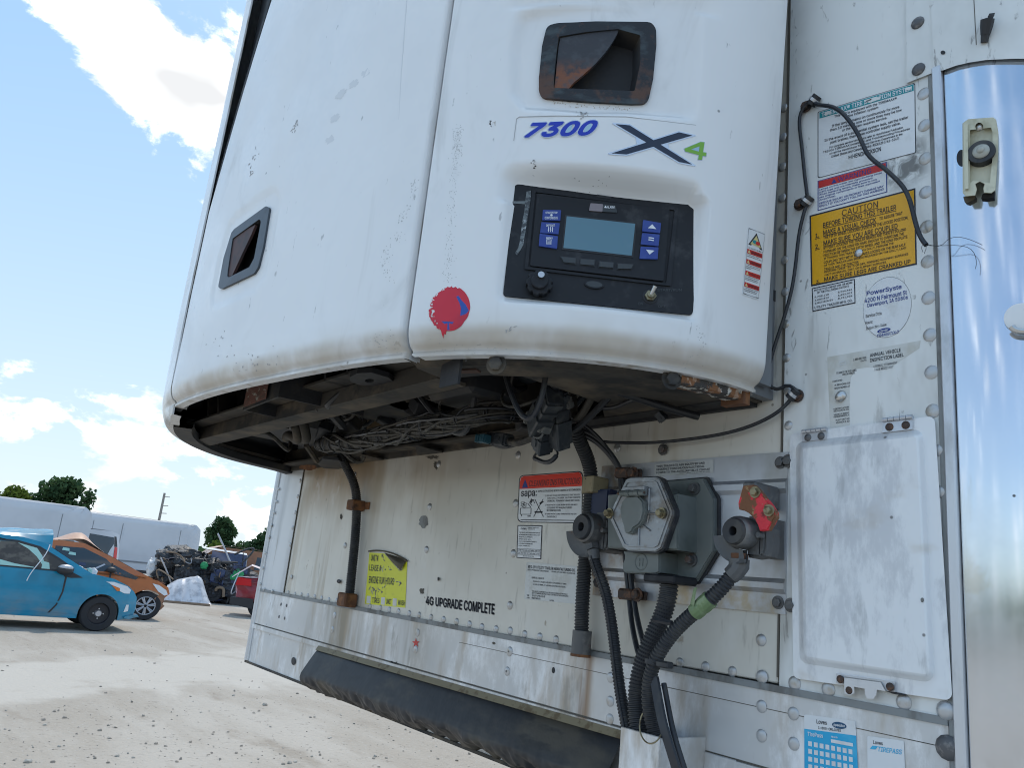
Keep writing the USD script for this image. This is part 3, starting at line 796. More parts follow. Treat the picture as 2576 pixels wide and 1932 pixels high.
# aluminium mounting plate behind the couplings
PX0, PX1 = -1.168, -0.742
prof = [(0.2560, 0.0), (0.2560, 0.004), (0.2130, 0.004), (0.2060, 0.010), (0.1960, 0.010), (0.1890, 0.006), (0.0560, 0.006), (0.0490, 0.010), (0.0400, 0.010), (0.0330, 0.004), (0.0030, 0.004), (0.0030, 0.0)]
mp = trimesh.creation.extrude_polygon(Polygon([(b, a) for a, b in prof]), PX1 - PX0)
v = np.array(mp.vertices)
mp = trimesh.Trimesh(np.stack([PX0 + v[:, 2], DW - v[:, 0], HC + v[:, 1]], 1), mp.faces, process=False)
mp.fix_normals()
obj('mounting_plate', mp, 'aluminium', trailer, smooth=25, label='dull aluminium mounting plate with pressed beads')
for x, z in ((PX0 + 0.012, 0.028), (PX1 - 0.013, 0.239), (PX1 - 0.013, 0.020)):
    obj('screw', hex_bolt((x, DW - 0.004, HC + z), N_, 0.007, 0.007), 'cast_dark', trailer)

# document door with its raised panel, two hinges and the latch
DO = [(1988, 1096), (2003, 1083), (2338, 1046), (2352, 1054), (2404, 1748), (2391, 1762), (2010, 1710), (1996, 1694)]
obj_door = obj('access_door', slab(WALL, Polygon([(1986, 1092), (2351, 1046), (2396, 1764), (1996, 1707)]).buffer(-16).buffer(16, quad_segs=5), 0.002, 0.008), 'rail_white', trailer, label='scuffed white access door')
ci = np.array([(2001, 1112), (2322, 1078), (2352, 1720), (2011, 1668)], float)


class DoorSurf:
    def proj(self, px, h=0.0):
        return WALL.proj(px, h)


outer = Polygon(ci).buffer(-24).buffer(24, quad_segs=6)
rings = []
for k, (off, h) in enumerate([(0, 0.008), (-5, 0.0105), (-10, 0.0145), (-14, 0.0165), (-19, 0.0175)]):
    p = outer.buffer(off, quad_segs=6)
    L = p.exterior.length
    ang0 = p.exterior.project(Point(ci[0]))
    pts = np.array([p.exterior.interpolate((ang0 + L * j / 160) % L).coords[0] for j in range(160)])
    rings.append(WALL.proj(pts, h))
R_ = np.array(rings)
R_ = np.concatenate([R_, R_[:, :1]], 1)
face = grid(R_)
top = slab(WALL, outer.buffer(-18.7, quad_segs=6), 0.012, 0.0175)
obj('raised_panel', [face, top], 'rail_white', obj_door, smooth=50)
for (hx, hy, w, hgt, m) in ((2049, 1089, 62, 26, 'aluminium'), (2258, 1062, 76, 32, 'rust')):
    k = -0.115
    q = [(hx - w / 2, hy - hgt / 2 + 10 - k * -w / 2), (hx + w / 2, hy - hgt / 2 + 10 + k * w / 2), (hx + w / 2, hy + hgt / 2 + 6 + k * w / 2), (hx - w / 2, hy + hgt / 2 + 6 - k * w / 2)]
    q[0] = (hx - w / 2, hy - hgt / 2 + 10 - k * w / 2)
    hg = obj('hinge', slab(WALL, q, 0.008, 0.0105), 'aluminium', obj_door)
    a, b = W(hx - w / 2, hy - hgt / 2 + 7 - k * w / 2, 0.011), W(hx + w / 2, hy - hgt / 2 + 7 + k * w / 2, 0.011)
    for j in range(5):
        obj('hinge_knuckle', cyl(a + (b - a) * (j / 5 + 0.01), a + (b - a) * ((j + 1) / 5 - 0.01), 0.0035, n=10), 'aluminium', obj_door)
    for s in (-0.27, 0.27):
        obj('rivet', dome_rivet(W(hx + s * w, hy + 10 + k * s * w, 0.0105), N_, 0.006, 0.003), 'rusty_bolt' if m == 'rust' else 'rivet_dark', obj_door)
lt = z7([(633, 920), (1095, 985), (1100, 1065), (1025, 1055), (990, 985), (700, 945), (690, 1000), (633, 992)], 1900, 1400, 0.3207)
obj('latch', slab(WALL, lt, 0.008, 0.0115), 'aluminium', obj_door)
lt2 = z7([(698, 952), (985, 990), (1020, 1058), (955, 1048), (948, 1090), (925, 1120), (880, 1118), (860, 1085), (858, 1040), (775, 1025), (778, 1075), (740, 1092), (700, 1078), (697, 1000)], 1900, 1400, 0.3207)
obj('latch', slab(WALL, lt2, 0.0115, 0.0145), 'trim', obj_door)
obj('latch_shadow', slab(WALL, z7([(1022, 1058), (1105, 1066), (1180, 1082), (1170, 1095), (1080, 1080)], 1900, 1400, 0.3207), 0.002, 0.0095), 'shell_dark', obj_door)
for p in ((667, 965), (1057, 1025), (738, 1053)):
    x, y = z7([p], 1900, 1400, 0.3207)[0]
    obj('rivet', dome_rivet(W(x, y, 0.0135), N_, 0.0055, 0.003), 'rusty_bolt', obj_door)
obj('dent_chip', slab(WALL, blot(2320, 1510, 5, 7, 77, rag=0.3), 0.0175, 0.0182), 'sealant', obj_door)
# grime fan beside the stickers
# ------------------------------------------------------------------ the refrigeration unit
unit = thing('refrigeration_unit', 'white bow fronted trailer refrigeration unit with latched doors and a black control panel', 'refrigeration unit', (-1.83, DW, HC + 0.30))
PLAN = np.array([(-0.757, 1.052), (-0.760, 0.98), (-0.790, 0.876), (-0.840, 0.776), (-0.902, 0.712), (-0.980, 0.657), (-1.080, 0.603), (-1.200, 0.567), (-1.375, 0.534), (-1.607, 0.505),
                 (-1.828, 0.488), (-2.145, 0.511), (-2.311, 0.560), (-2.538, 0.684), (-2.726, 0.900), (-2.850, 1.118)])
tck, _ = splprep(PLAN.T, s=0.00012, k=3)
cc = np.array(splev(np.linspace(0, 1, 3000), tck)).T
LU = np.r_[0, np.cumsum(np.linalg.norm(np.diff(cc, axis=0), axis=1))]
UMAX = LU[-1]
uu = np.linspace(0, UMAX, 2400)
CC = np.stack([np.interp(uu, LU, cc[:, k]) for k in (0, 1)], 1)
tt = np.gradient(CC, axis=0)
tt /= np.linalg.norm(tt, axis=1, keepdims=True)
NN = np.stack([-tt[:, 1], tt[:, 0]], 1)            # outward: towards -y along the front
if NN[1200][1] > 0:
    NN = -NN
OUT = 0.018
CC = CC + NN * OUT


def curve(u):
    c = np.stack([np.interp(u, uu, CC[:, k]) for k in (0, 1)], -1)
    n = np.stack([np.interp(u, uu, NN[:, k]) for k in (0, 1)], -1)
    return c, n / np.linalg.norm(n, axis=-1, keepdims=True)


U_SEAM = uu[np.argmin(np.linalg.norm(CC - [-1.086, 0.585], axis=1))]
U_LEFT = uu[np.argmin(np.abs(CC[:, 0] + 2.005) + (CC[:, 1] > 0.7))]


def taper(u, z):
    w = np.clip(1 - u / (U_SEAM * 0.85), 0, 1)
    return 0.030 * np.clip((z - 0.36) / 0.7, 0, 1.6) * w * w * (3 - 2 * w)


def S(u, z, h=0.0):
    """A point of the shell: u along its outline from the right end, z above the eye, h proud of it."""
    u, z, h = np.broadcast_arrays(np.asarray(u, float), np.asarray(z, float), np.asarray(h, float))
    c, n = curve(u)
    p = c + n * h[..., None]
    return np.stack([p[..., 0] + taper(u, z), p[..., 1], z + HC], -1)


class Shell:
    def __init__(self, umax=None):
        self.umax = umax or uu[np.argmax(np.arctan2(CC[:, 1], CC[:, 0]))]

    def uz(self, px, h=0.0):
        px = np.atleast_2d(np.asarray(px, float))
        d = (ROT @ np.stack([px[:, 0] - CX, CY - px[:, 1], np.full(len(px), F_PX)])).T
        lo, hi = np.zeros(len(px)), np.full(len(px), self.umax)
        z = np.full(len(px), 0.6)
        for _ in range(44):
            m = (lo + hi) / 2
            c, n = curve(m)
            p = c + n * h
            z = np.hypot(p[:, 0], p[:, 1]) / np.hypot(d[:, 0], d[:, 1]) * d[:, 2]
            x = p[:, 0] + taper(m, z)
            cr_ = x * d[:, 1] - p[:, 1] * d[:, 0]       # > 0 while the ray is still left of the point
            right = cr_ > 0
            lo = np.where(right, m, lo)
            hi = np.where(right, hi, m)
        return np.stack([(lo + hi) / 2, z], 1)

    def proj(self, px, h=0.0):
        k = self.uz(px, h)
        return S(k[:, 0], k[:, 1], h)


SHELL = Shell()


class ShellSheet:
    """The shell with its pressed recesses: a sheet laid on it follows them."""

    def __init__(self, f):
        self.f = f

    def proj(self, px, h=0.0):
        k = SHELL.uz(px)
        return S(k[:, 0], k[:, 1], self.f(k[:, 0], k[:, 1]) + h)


ZL, ZTOP = 0.338, 2.36


def lip(z):
    t = np.clip((0.392 - z) / 0.040, 0, 1)
    return np.where(z < 0.352, -0.018, -0.018 * (1 - np.sqrt(np.maximum(1 - t * t, 0)))) + np.where(z < 0.344, 0.003, 0)


def uzpoly(px):
    return Polygon(SHELL.uz(px))


def smooth01(x):
    x = np.clip(x, 0, 1)
    return x * x * (3 - 2 * x)


# control panel: a flat plate set into the bowed door, its top leaning back
PANEL_PX = np.array([(1297, 456), (1765, 512), (1742, 793), (1265, 745)], float)
kz = SHELL.uz(PANEL_PX)
uL, uR = kz[[0, 3], 0].mean(), kz[[1, 2], 0].mean()
zt_, zb_ = kz[:2, 1].mean(), kz[2:, 1].mean()
PL_, PR_ = S(uL, zb_, -0.006), S(uR, zb_, -0.006)
PT_ = (S(uL, zt_, -0.024) + S(uR, zt_, -0.024)) / 2
px_ax = (PR_ - PL_) / np.linalg.norm(PR_ - PL_)
up_ax = PT_ - (PL_ + PR_) / 2
pn = np.cross(px_ax, up_ax)
pn /= np.linalg.norm(pn)
if pn[1] > 0:
    pn = -pn
PANEL = Plane(PL_, pn)
panel_uz = uzpoly(PANEL_PX)
LATCH_PX = np.array([(1374, 60), (1400, 54), (1500, 52), (1640, 58), (1652, 75), (1653, 115), (1645, 200), (1634, 250), (1625, 261), (1590, 261), (1480, 253), (1366, 242), (1354, 230), (1354, 190), (1362, 110)], float)
HOLE_PX = np.array([(1404, 88), (1475, 78), (1555, 73), (1612, 90), (1612, 160), (1598, 229), (1500, 223), (1391, 217), (1392, 190), (1398, 130)], float)
latch_uz, hole_uz = uzpoly(LATCH_PX).buffer(0), uzpoly(HOLE_PX).buffer(0)
REC_PX = np.array([(1318, 45), (1400, 28), (1560, 20), (1745, 30), (1730, 290), (1480, 272), (1325, 258), (1303, 225), (1303, 120)], float)
rec_uz = uzpoly(REC_PX).buffer(-0.008).buffer(0.008)
L2_PX = np.array([(583, 585), (590, 576), (670, 518), (676, 519), (678, 526), (663, 620), (650, 672), (640, 688), (560, 726), (551, 727), (550, 720), (563, 650)], float)
H2_PX = np.array([(586, 600), (656, 549), (657, 560), (640, 650), (628, 672), (572, 700), (574, 680)], float)
latch2_uz, hole2_uz = uzpoly(L2_PX).buffer(0), uzpoly(H2_PX).buffer(0)
rec2_uz = latch2_uz.buffer(0.028, join_style=2).buffer(-0.008).buffer(0.012)


def dist(poly, u, z):
    return shapely.distance(poly, shapely.points(np.stack([u, z], -1)))


def relief_right(u, z):
    h = np.zeros(np.broadcast(u, z).shape)
    u, z = np.broadcast_arrays(u, z)
    d = dist(rec_uz, u, z)
    zc = rec_uz.bounds
    wid = np.where(z > zc[3] - 0.004, 0.055, np.where(z < zc[1] + 0.02, 0.016, 0.018))
    h = h - 0.010 * (1 - smooth01(d / wid))
    d = dist(panel_uz, u, z)
    b = panel_uz.bounds
    wid = np.where(z > b[3] - 0.030, 0.034, np.where(z < b[1] + 0.012, 0.010, 0.014))
    wid = np.where((u < uR + 0.002), 0.012, wid)
    w = 1 - smooth01(d / wid)
    P = S(u, z, 0.0)
    c, n = curve(u)
    n3 = np.concatenate([n, np.zeros(n.shape[:-1] + (1,))], -1)
    hp = ((PANEL.p - P) @ pn) / (n3 @ pn)
    hp = np.minimum(hp, -0.003) - 0.002
    hp = np.maximum(hp, -0.092)
    return h * (1 - w) + hp * w


def relief_left(u, z):
    u, z = np.broadcast_arrays(u, z)
    d = dist(rec2_uz, u, z)
    return -0.004 * (1 - smooth01(d / 0.012))


def edge_roll(u, ulo, uhi, r=0.010, depth=0.010):
    def q(d):
        t = np.clip(1 - d / r, 0, 1)
        return -depth * (1 - np.sqrt(np.maximum(1 - t * t, 0)))
    return q(np.abs(u - ulo)) + q(np.abs(uhi - u))


def zgrid(fine):
    return np.concatenate([np.linspace(ZL, 0.40, 22), np.arange(0.40 + fine, 1.16, fine), np.linspace(1.18, ZTOP, 26)])


def door(ulo, uhi, nu, fine, relief, hole=None, corner=(0.0, 0.0), name='door', label=None, wedge=None):
    z = zgrid(fine)
    s = np.linspace(0, 1, nu)
    s = np.unique(np.concatenate([s, np.linspace(0, 0.014, 6), np.linspace(0.986, 1, 6)]))
    Zg, Sg = np.meshgrid(z, s, indexing='ij')
    hi = np.full(z.shape, uhi) if wedge is None else wedge(z)
    Ug = ulo + (hi[:, None] - ulo) * Sg
    Hh = lip(Zg) + edge_roll(Ug, ulo, hi[:, None])
    if relief:
        Hh = Hh + relief(Ug, Zg)
    Hh = Hh + 0.0016 * (meshkit.fbm(np.stack([Ug * 5, Zg * 4, np.zeros_like(Ug)], -1), 3, 11) - 0.5)
    P = S(Ug, Zg, Hh)
    m = grid(P)
    f = np.array(m.faces)
    U1, Z1 = Ug.ravel(), Zg.ravel()
    keep = np.ones(len(f), bool)
    if hole is not None:
        keep &= ~shapely.contains_xy(hole, U1[f].mean(1), Z1[f].mean(1))
    for (uc, sign), rr in zip(((ulo, 1), (uhi, -1)), corner):
        if rr:                                      # round the lower corner off
            du, dz = (U1[f].mean(1) - uc) * sign, Z1[f].mean(1) - ZL
            keep &= ~((du < rr) & (dz < rr) & (np.hypot(rr - du, rr - dz) > rr))
    m = trimesh.Trimesh(m.vertices, f[keep][:, ::-1], process=False)
    # the sheet's thickness: its edges turn inwards
    back = S(Ug, Zg, Hh - 0.020)
    rims = [grid(np.stack([P[0], back[0]])), grid(np.stack([P[:, 0], back[:, 0]])), grid(np.stack([P[:, -1], back[:, -1]])), grid(np.stack([P[-1], back[-1]]))]
    if corner[0] or corner[1]:
        rims = rims[1:]
        sel = (Ug[0] > ulo + corner[0]) & (Ug[0] < hi[0] - corner[1])
        rims.append(grid(np.stack([P[0][sel], back[0][sel]])))
    d = obj(name, m, 'shell_white', unit, smooth=45, label=label)
    obj('door_edge', rims, 'shell_edge', d, smooth=False)
    return d


def left_edge(z):
    u_top = uu[np.argmin(np.abs(CC[:, 0] + 1.80) + (CC[:, 1] > 0.7))]
    return np.interp(z, [0.3, 0.84, 1.40, 2.4], [U_LEFT - 0.004, U_LEFT - 0.004, u_top, u_top - 0.1])


right_door = door(0.0, U_SEAM - 0.003, 92, 0.0062, relief_right, hole_uz.buffer(0.004), (0.018, 0.018), 'door', 'white right hand door with the control panel')
left_door = door(U_SEAM + 0.003, U_LEFT, 110, 0.010, relief_left, hole2_uz.buffer(0.004), (0.004, 0.004), 'door', 'white left hand door', wedge=left_edge)

# corner panel: swells a little above its rolled lip and ends at the wall
zc = np.concatenate([np.linspace(0.322, 0.43, 26), np.linspace(0.45, ZTOP, 40)])
uc = np.linspace(U_LEFT + 0.002, UMAX, 110)
Zg, Ug = np.meshgrid(zc, uc, indexing='ij')
rr = np.clip((0.400 - Zg) / 0.078, 0, 1)
Hc = -0.030 * (1 - np.sqrt(np.maximum(1 - rr * rr, 0))) * np.clip((Ug - U_LEFT) / 0.15, 0, 1) + 0.004 * smooth01((Zg - 0.36) / 0.25) + lip(Zg) * np.clip(1 - (Ug - U_LEFT) / 0.15, 0, 1)
Pc = S(Ug, Zg, Hc)
cp = obj('corner_cowl', trimesh.Trimesh(grid(Pc).vertices, np.array(grid(Pc).faces)[:, ::-1], process=False), 'shell_white', unit, smooth=45, label='white wrap round corner panel')
Bk = S(Ug, Zg, Hc - np.where(Ug < U_LEFT + 0.01, 0.004, 0.022))
obj('door_edge', [grid(np.stack([Pc[0], Bk[0]])), grid(np.stack([Pc[:, 0], Bk[:, 0]]))], 'shell_edge', cp, smooth=False)
tc = trimesh.creation.extrude_polygon(Polygon(np.vstack([CC[::20], [[CC[-1][0], DW - 0.005], [CC[0][0], DW - 0.005]]])).buffer(0), 0.02)
tc.apply_translation([0, 0, HC + ZTOP])
obj('top_cap', tc, 'shell_white', unit)
# dark liner behind the doors and the engine bay floor above the frame
zl = np.array([0.365, 0.395, 0.405, 0.50, 0.9, 1.6, ZTOP])
ul = np.linspace(0.004, UMAX - 0.004, 140)
Zg, Ug = np.meshgrid(zl, ul, indexing='ij')
Hl = np.where(Zg < 0.40, -0.030, -0.095)
obj('liner', grid(S(Ug, Zg, Hl)), 'shell_dark', unit, smooth=True)
inner = Polygon(np.vstack([CC[::20] - NN[::20] * 0.05, [[CC[-1][0] + 0.03, DW - 0.004], [CC[0][0] - 0.03, DW - 0.004]]])).buffer(0)
bay = trimesh.creation.extrude_polygon(inner, 0.02)
bay.apply_translation([0, 0, HC + 0.52])
obj('bay_floor', bay, 'frame_dark', unit)
# dark rubber seal seen in the gap beside the left door
sl = []
for z in np.linspace(0.85, ZTOP, 24):
    u = left_edge(z)
    sl.append([S(u - 0.02, z, -0.022), S(u + 0.06, z, -0.030), S(U_LEFT + 0.03, z, -0.026)])
obj('gap_seal', grid(np.array([[q for q in r] for r in sl])), 'rubber', unit, smooth=True)
obj('gap_seal', sweep([S(left_edge(z) + 0.035 + 0.004 * (z - 0.85), z, -0.012) for z in np.linspace(0.9, ZTOP, 20)], 0.008, 8), 'rubber', unit)


# ---- door latches
def latch(frame_px, hole_px, paddle_px, rel, fmat, pmat, bowl, dpt, parent, label, rr_=7):
    sh = ShellSheet(rel)
    fr = Polygon(frame_px).buffer(-rr_).buffer(rr_, quad_segs=6)
    ho = Polygon(hole_px).buffer(-4).buffer(4, quad_segs=5)
    L = obj('door_latch', slab(sh, fr.difference(ho), -0.004, 0.005, 22), fmat, parent, smooth=25, label=label)
    # bowl: walls and a floor
    ring = np.array(ho.exterior.coords)
    ring = np.array([ho.exterior.interpolate(t).coords[0] for t in np.linspace(0, ho.exterior.length, 80)])
    k = SHELL.uz(ring)
    r0 = rel(k[:, 0], k[:, 1])
    rows = [S(k[:, 0], k[:, 1], r0 + 0.004)]
    cu_, cz_ = k[:, 0].mean(), k[:, 1].mean()
    for q, h in ((0.97, -dpt * 0.5), (0.92, -dpt), (0.5, -dpt * 1.05), (0.01, -dpt * 1.06)):
        rows.append(S(cu_ + (k[:, 0] - cu_) * q, cz_ + (k[:, 1] - cz_) * q, r0 + h))
    obj('latch_bowl', grid(np.array(rows)), bowl, L, smooth=40)
    pp = Polygon(paddle_px)
    obj('latch_paddle', slab(sh, pp, -0.003, 0.0025, 16), pmat, L, smooth=25)
    return L


mk('latch_black', (0.016, 0.018, 0.022), 0.55, spec=0.35, layers=[
    dict(col=(0.085, 0.042, 0.026), sc=(26, 26, 26), lo=0.50, hi=0.64, amt=0.9, det=7, gates=[('z', HC + 0.88, HC + 0.79)]),
    dict(col=(0.045, 0.060, 0.066), sc=(16, 16, 30), lo=0.52, hi=0.66, amt=0.8, det=7),
    dict(col=(0.060, 0.033, 0.025), sc=(48, 48, 48), lo=0.56, hi=0.68, amt=0.8)], bump=(160, 0.25, 0.003))
mk('latch_rust', (0.026, 0.027, 0.033), 0.6, layers=[
    dict(col=(0.16, 0.052, 0.018), sc=(30, 30, 30), lo=0.36, hi=0.52, amt=1.0, det=6, gates=[('z', HC + 0.850, HC + 0.815)]), dict(col=(0.045, 0.05, 0.058), sc=(40, 40, 40), lo=0.5, hi=0.66, amt=0.7)], bump=(160, 0.25, 0.003))
mk('latch_slate', (0.040, 0.052, 0.066), 0.42, layers=[dict(col=(0.022, 0.026, 0.032), sc=(14, 14, 14), lo=0.45, hi=0.65, amt=0.8)], bump=(160, 0.1, 0.003))
mk('latch_red', (0.060, 0.028, 0.026), 0.6, layers=[dict(col=(0.035, 0.022, 0.024), sc=(30, 30, 30), lo=0.45, hi=0.62)])
o1 = lambda a, b: (1200 + a * 0.24864, 60 + b * 0.24864)
pad = [o1(*p) for p in [(838, 118), (1000, 92), (1200, 68), (1438, 50), (1420, 95), (1370, 180), (1300, 275), (1200, 385), (1080, 490), (975, 572), (925, 630), (775, 622), (790, 500), (806, 330), (820, 200)]]
latch(LATCH_PX, HOLE_PX, pad, relief_right, 'latch_black', 'latch_rust', 'frame_dark', 0.030, right_door, 'black latch with rust along its lower edge', 20)
kk = SHELL.uz([o1(1115, 625)])[0]
obj('latch_bolt', dome_rivet(S(kk[0], kk[1], -0.020), np.r_[curve(kk[0])[1], 0], 0.004, 0.003), 'steel', right_door)
o6 = lambda a, b: (400 + a * 0.36157, 500 + b * 0.36157)
pad2 = [o6(*p) for p in [(513, 258), (665, 178), (640, 240), (560, 410), (505, 530), (470, 545), (480, 470), (500, 330)]]
latch(L2_PX, H2_PX, pad2, relief_left, 'latch_slate', 'latch_red', 'shell_dark', 0.025, left_door, 'slate grey latch with a red brown paddle')

# ---- control panel
mk('seal_grey', (0.16, 0.17, 0.18), 0.6)
mk('lcd', (0.085, 0.165, 0.205), 0.10, spec=0.7, layers=[dict(col=(0.16, 0.22, 0.24), sc=(14, 14, 14), lo=0.45, hi=0.7, amt=0.5)])
mk('key_blue', (0.018, 0.040, 0.215), 0.4, layers=[dict(col=(0.026, 0.055, 0.24), sc=(60, 60, 60), lo=0.45, hi=0.65)])
mk('print_white', (0.62, 0.64, 0.67), 0.5)
mk('lamp_clear', (0.20, 0.17, 0.18), 0.2)
mk('key_grey', (0.030, 0.034, 0.036), 0.45)
mk('worn_tape', (0.13, 0.15, 0.155), 0.5, layers=[dict(col=(0.04, 0.045, 0.05), sc=(90, 90, 90), lo=0.46, hi=0.56), dict(col=(0.30, 0.33, 0.34), sc=(120, 120, 120), lo=0.58, hi=0.66)])
pz = lambda a, b: (1240 + a * 0.24412, 480 + b * 0.24412)
PZ = lambda L: [pz(a, b) for a, b in L]
cpan = obj('control_panel', slab(PANEL, rounded(PANEL_PX, 9), -0.003, 0.001), 'plastic_black', unit, smooth=False, label='black plastic control panel set in the right hand door')
AX_P = np.array(PANEL_PX)


def on_panel(name, L, mat, h0, h1, r=0, label=None, hole=None):
    p = rounded(PZ(L), r) if r else Polygon(PZ(L))
    if hole is not None:
        p = p.difference(rounded(PZ(hole), r) if r else Polygon(PZ(hole)))
    return obj(name, slab(PANEL, p, h0, h1), mat, cpan, smooth=20, label=label)


on_panel('bezel', [(407, -20), (1905, 178), (1830, 990), (325, 815)], 'plastic_black', 0.001, 0.0035, 3, hole=[(437, 22), (1868, 208), (1780, 962), (362, 790)])
on_panel('display_unit', [(455, 40), (1815, 205), (1752, 942), (382, 785)], 'plastic_black', 0.001, 0.005, 4)
on_panel('slot', [(1070, 50), (1218, 72), (1212, 97), (1062, 76)], 'shell_dark', 0.001, 0.0042)
on_panel('alarm_lamp', [(1000, 148), (1130, 158), (1122, 236), (985, 224)], 'lamp_clear', 0.005, 0.0068, 2)
on_panel('alarm_lamp', [(1130, 160), (1255, 172), (1276, 244), (1122, 236)], 'key_grey', 0.005, 0.0068, 2)
on_panel('screen_frame', [(742, 262), (1478, 345), (1440, 705), (706, 622)], 'shell_dark', 0.005, 0.0058, 2)
on_panel('screen', [(757, 280), (1460, 358), (1424, 686), (723, 606)], 'lcd', 0.0058, 0.0062, 1, label='grey blue liquid crystal display')
for L in ([(513, 218), (700, 222), (690, 330), (505, 326)], [(497, 344), (686, 356), (672, 470), (483, 455)], [(480, 462), (667, 490), (657, 618), (470, 590)],
          [(1540, 322), (1724, 355), (1712, 458), (1530, 440)], [(1530, 456), (1710, 472), (1698, 592), (1515, 572)], [(1515, 596), (1697, 604), (1688, 726), (1503, 720)]):
    on_panel('key', L, 'key_blue', 0.005, 0.0075, 2)
for L in ([(685, 688), (860, 706), (855, 780), (720, 762)], [(890, 712), (1052, 724), (1048, 800), (884, 784)], [(1085, 738), (1246, 752), (1240, 822), (1078, 808)], [(1275, 760), (1450, 772), (1425, 832), (1268, 830)]):
    on_panel('soft_key_rim', L, 'shell_dark', 0.005, 0.0056, 1)
    c = np.mean(L, axis=0)
    on_panel('soft_key', [tuple(c + (np.array(q) - c) * (0.88, 0.75)) for q in L], 'key_grey', 0.0056, 0.0072, 1)
ell = lambda cx, cy, rx, ry, n=32, rot=0.12: [(cx + rx * math.cos(t) * math.cos(rot) - ry * math.sin(t) * math.sin(rot), cy + rx * math.cos(t) * math.sin(rot) + ry * math.sin(t) * math.cos(rot)) for t in np.linspace(0, 2 * math.pi, n, endpoint=False)]
on_panel('emblem_boss', ell(1042, 972, 100, 42), 'plastic_black', 0.001, 0.0032)
on_panel('emblem_boss', ell(1042, 972, 84, 31), 'key_grey', 0.0032, 0.0036)
# round cable gland with its lobes
kc = PANEL.proj([pz(475, 980)])[0]
e1 = PANEL.proj([pz(600, 980)])[0] - kc
rk = np.linalg.norm(PANEL.proj([pz(475, 1105)])[0] - kc)
vx = px_ax
vy = np.cross(pn, vx)


def lobed(c, r, n, amp, h0, h1):
    a = np.linspace(0, 2 * np.pi, 96, endpoint=False)
    R = r * (1 - amp * (np.cos(a * n) > 0.55))
    lo = c + pn * h0 + R[:, None] * (np.cos(a)[:, None] * vx + np.sin(a)[:, None] * vy)
    hi = lo + pn * (h1 - h0)
    hi2 = c + pn * h1 + 0.90 * (hi - c - pn * h1)
    return grid(np.array([np.vstack([q, q[:1]]) for q in (lo, hi - pn * 0.001, hi2, np.repeat((c + pn * h1)[None], 96, 0))]))


obj('knob', lobed(kc, rk, 9, 0.10, 0.001, 0.014), 'plastic_black', cpan, smooth=25)
obj('knob', lobed(kc, rk * 0.62, 60, 0.0, 0.014, 0.020), 'plastic_black', cpan, smooth=25)
ks = PANEL.proj([pz(490, 932)])[0]
obj('knob_screw', [cyl(ks + pn * 0.018, ks + pn * 0.024, rk * 0.25, n=18)], 'steel', cpan)
# toggle switch
kt = PANEL.proj([pz(1620, 1092)])[0]
rt = np.linalg.norm(PANEL.proj([pz(1680, 1092)])[0] - kt)
obj('switch_washer', lobed(kt, rt * 1.35, 60, 0, 0.001, 0.0025), 'shell_dark', cpan)
obj('switch_nut', [sweep([kt + pn * 0.0025, kt + pn * 0.006], [rt, rt], 6), cyl(kt + pn * 0.006, kt + pn * 0.010, rt * 0.58, n=14)], 'brass', cpan)
tip = PANEL.proj([pz(1655, 1022)], 0.014)[0]
obj('toggle_lever', [cyl(kt + pn * 0.008, tip, rt * 0.30, rt * 0.42, 12)], 'steel', cpan)
# grey worn tape on the left of the panel
on_panel('tape_strip', [(345, 10), (392, 0), (385, 110), (362, 250), (335, 420), (312, 560), (285, 610), (248, 668), (228, 640), (262, 590), (285, 470), (300, 330), (325, 200)], 'worn_tape', 0.001, 0.0016)
on_panel('tape_strip', [(202, 112), (350, 108), (345, 140), (205, 132)], 'worn_tape', 0.001, 0.0015)
PS = Sticker(PANEL, PZ([(0, 0), (2212, 0), (2212, 1434), (0, 1434)]), 'x', 'x', parent=cpan)
fx = lambda a, b: (a / 2212, b / 1434)


def ptxt(t, a0, b0, a1, b1, bold=True):
    s0, t0 = fx(a0, b0)
    s1, t1 = fx(a1, b1)
    return (t, s0, t0, s1, t1, bold)


PS.text('print_white', [ptxt('START/STOP', 540, 238, 662, 264), ptxt('CONTINUOUS', 532, 290, 664, 316), ptxt('DEFROST', 545, 370, 636, 392), ptxt('MENU', 545, 500, 612, 520)], 0.0079)
PS.text('print_white', [ptxt('ALARM', 1170, 178, 1246, 204)], 0.0072)
tri = lambda L, h=0.0079: PS.shape('print_white', [fx(a, b) for a, b in L], h)
tri([(1632, 368), (1674, 418), (1588, 408)])
tri([(1568, 628), (1655, 640), (1605, 680)])
tri([(1596, 500), (1652, 508), (1650, 519), (1595, 511)])
tri([(1594, 522), (1650, 530), (1648, 541), (1592, 533)])
tri([(1155, 172), (1170, 200), (1140, 197)], 0.0072)
for k in (0, 1, 2):
    for q in range(3):
        o = 566 + 20 * k
        tri([(o + (4 if q % 2 else -2), 395 + q * 17), (o + 8 + (4 if q % 2 else -2), 396 + q * 17), (o + 8 - (4 if q % 2 else -2), 414 + q * 17), (o - (4 if q % 2 else -2), 413 + q * 17)])
for b in (522, 534, 546, 558, 570):
    tri([(550, b), (598, b + 4), (598, b + 8), (550, b + 4)])
tri([(550, 522), (555, 522), (552, 574), (547, 574)])
tri([(595, 526), (600, 526), (597, 578), (592, 578)])
PS.shape('print_white', [fx(*q) for q in ell(600, 275, 13, 11)], 0.0079)
PS.text('key_grey', [ptxt('START/RUN', 1690, 1010, 1942, 1042), ptxt('ON', 1492, 1152, 1545, 1180), ptxt('OFF', 1700, 1180, 1780, 1206)], 0.0016)
PS.done('lettering')

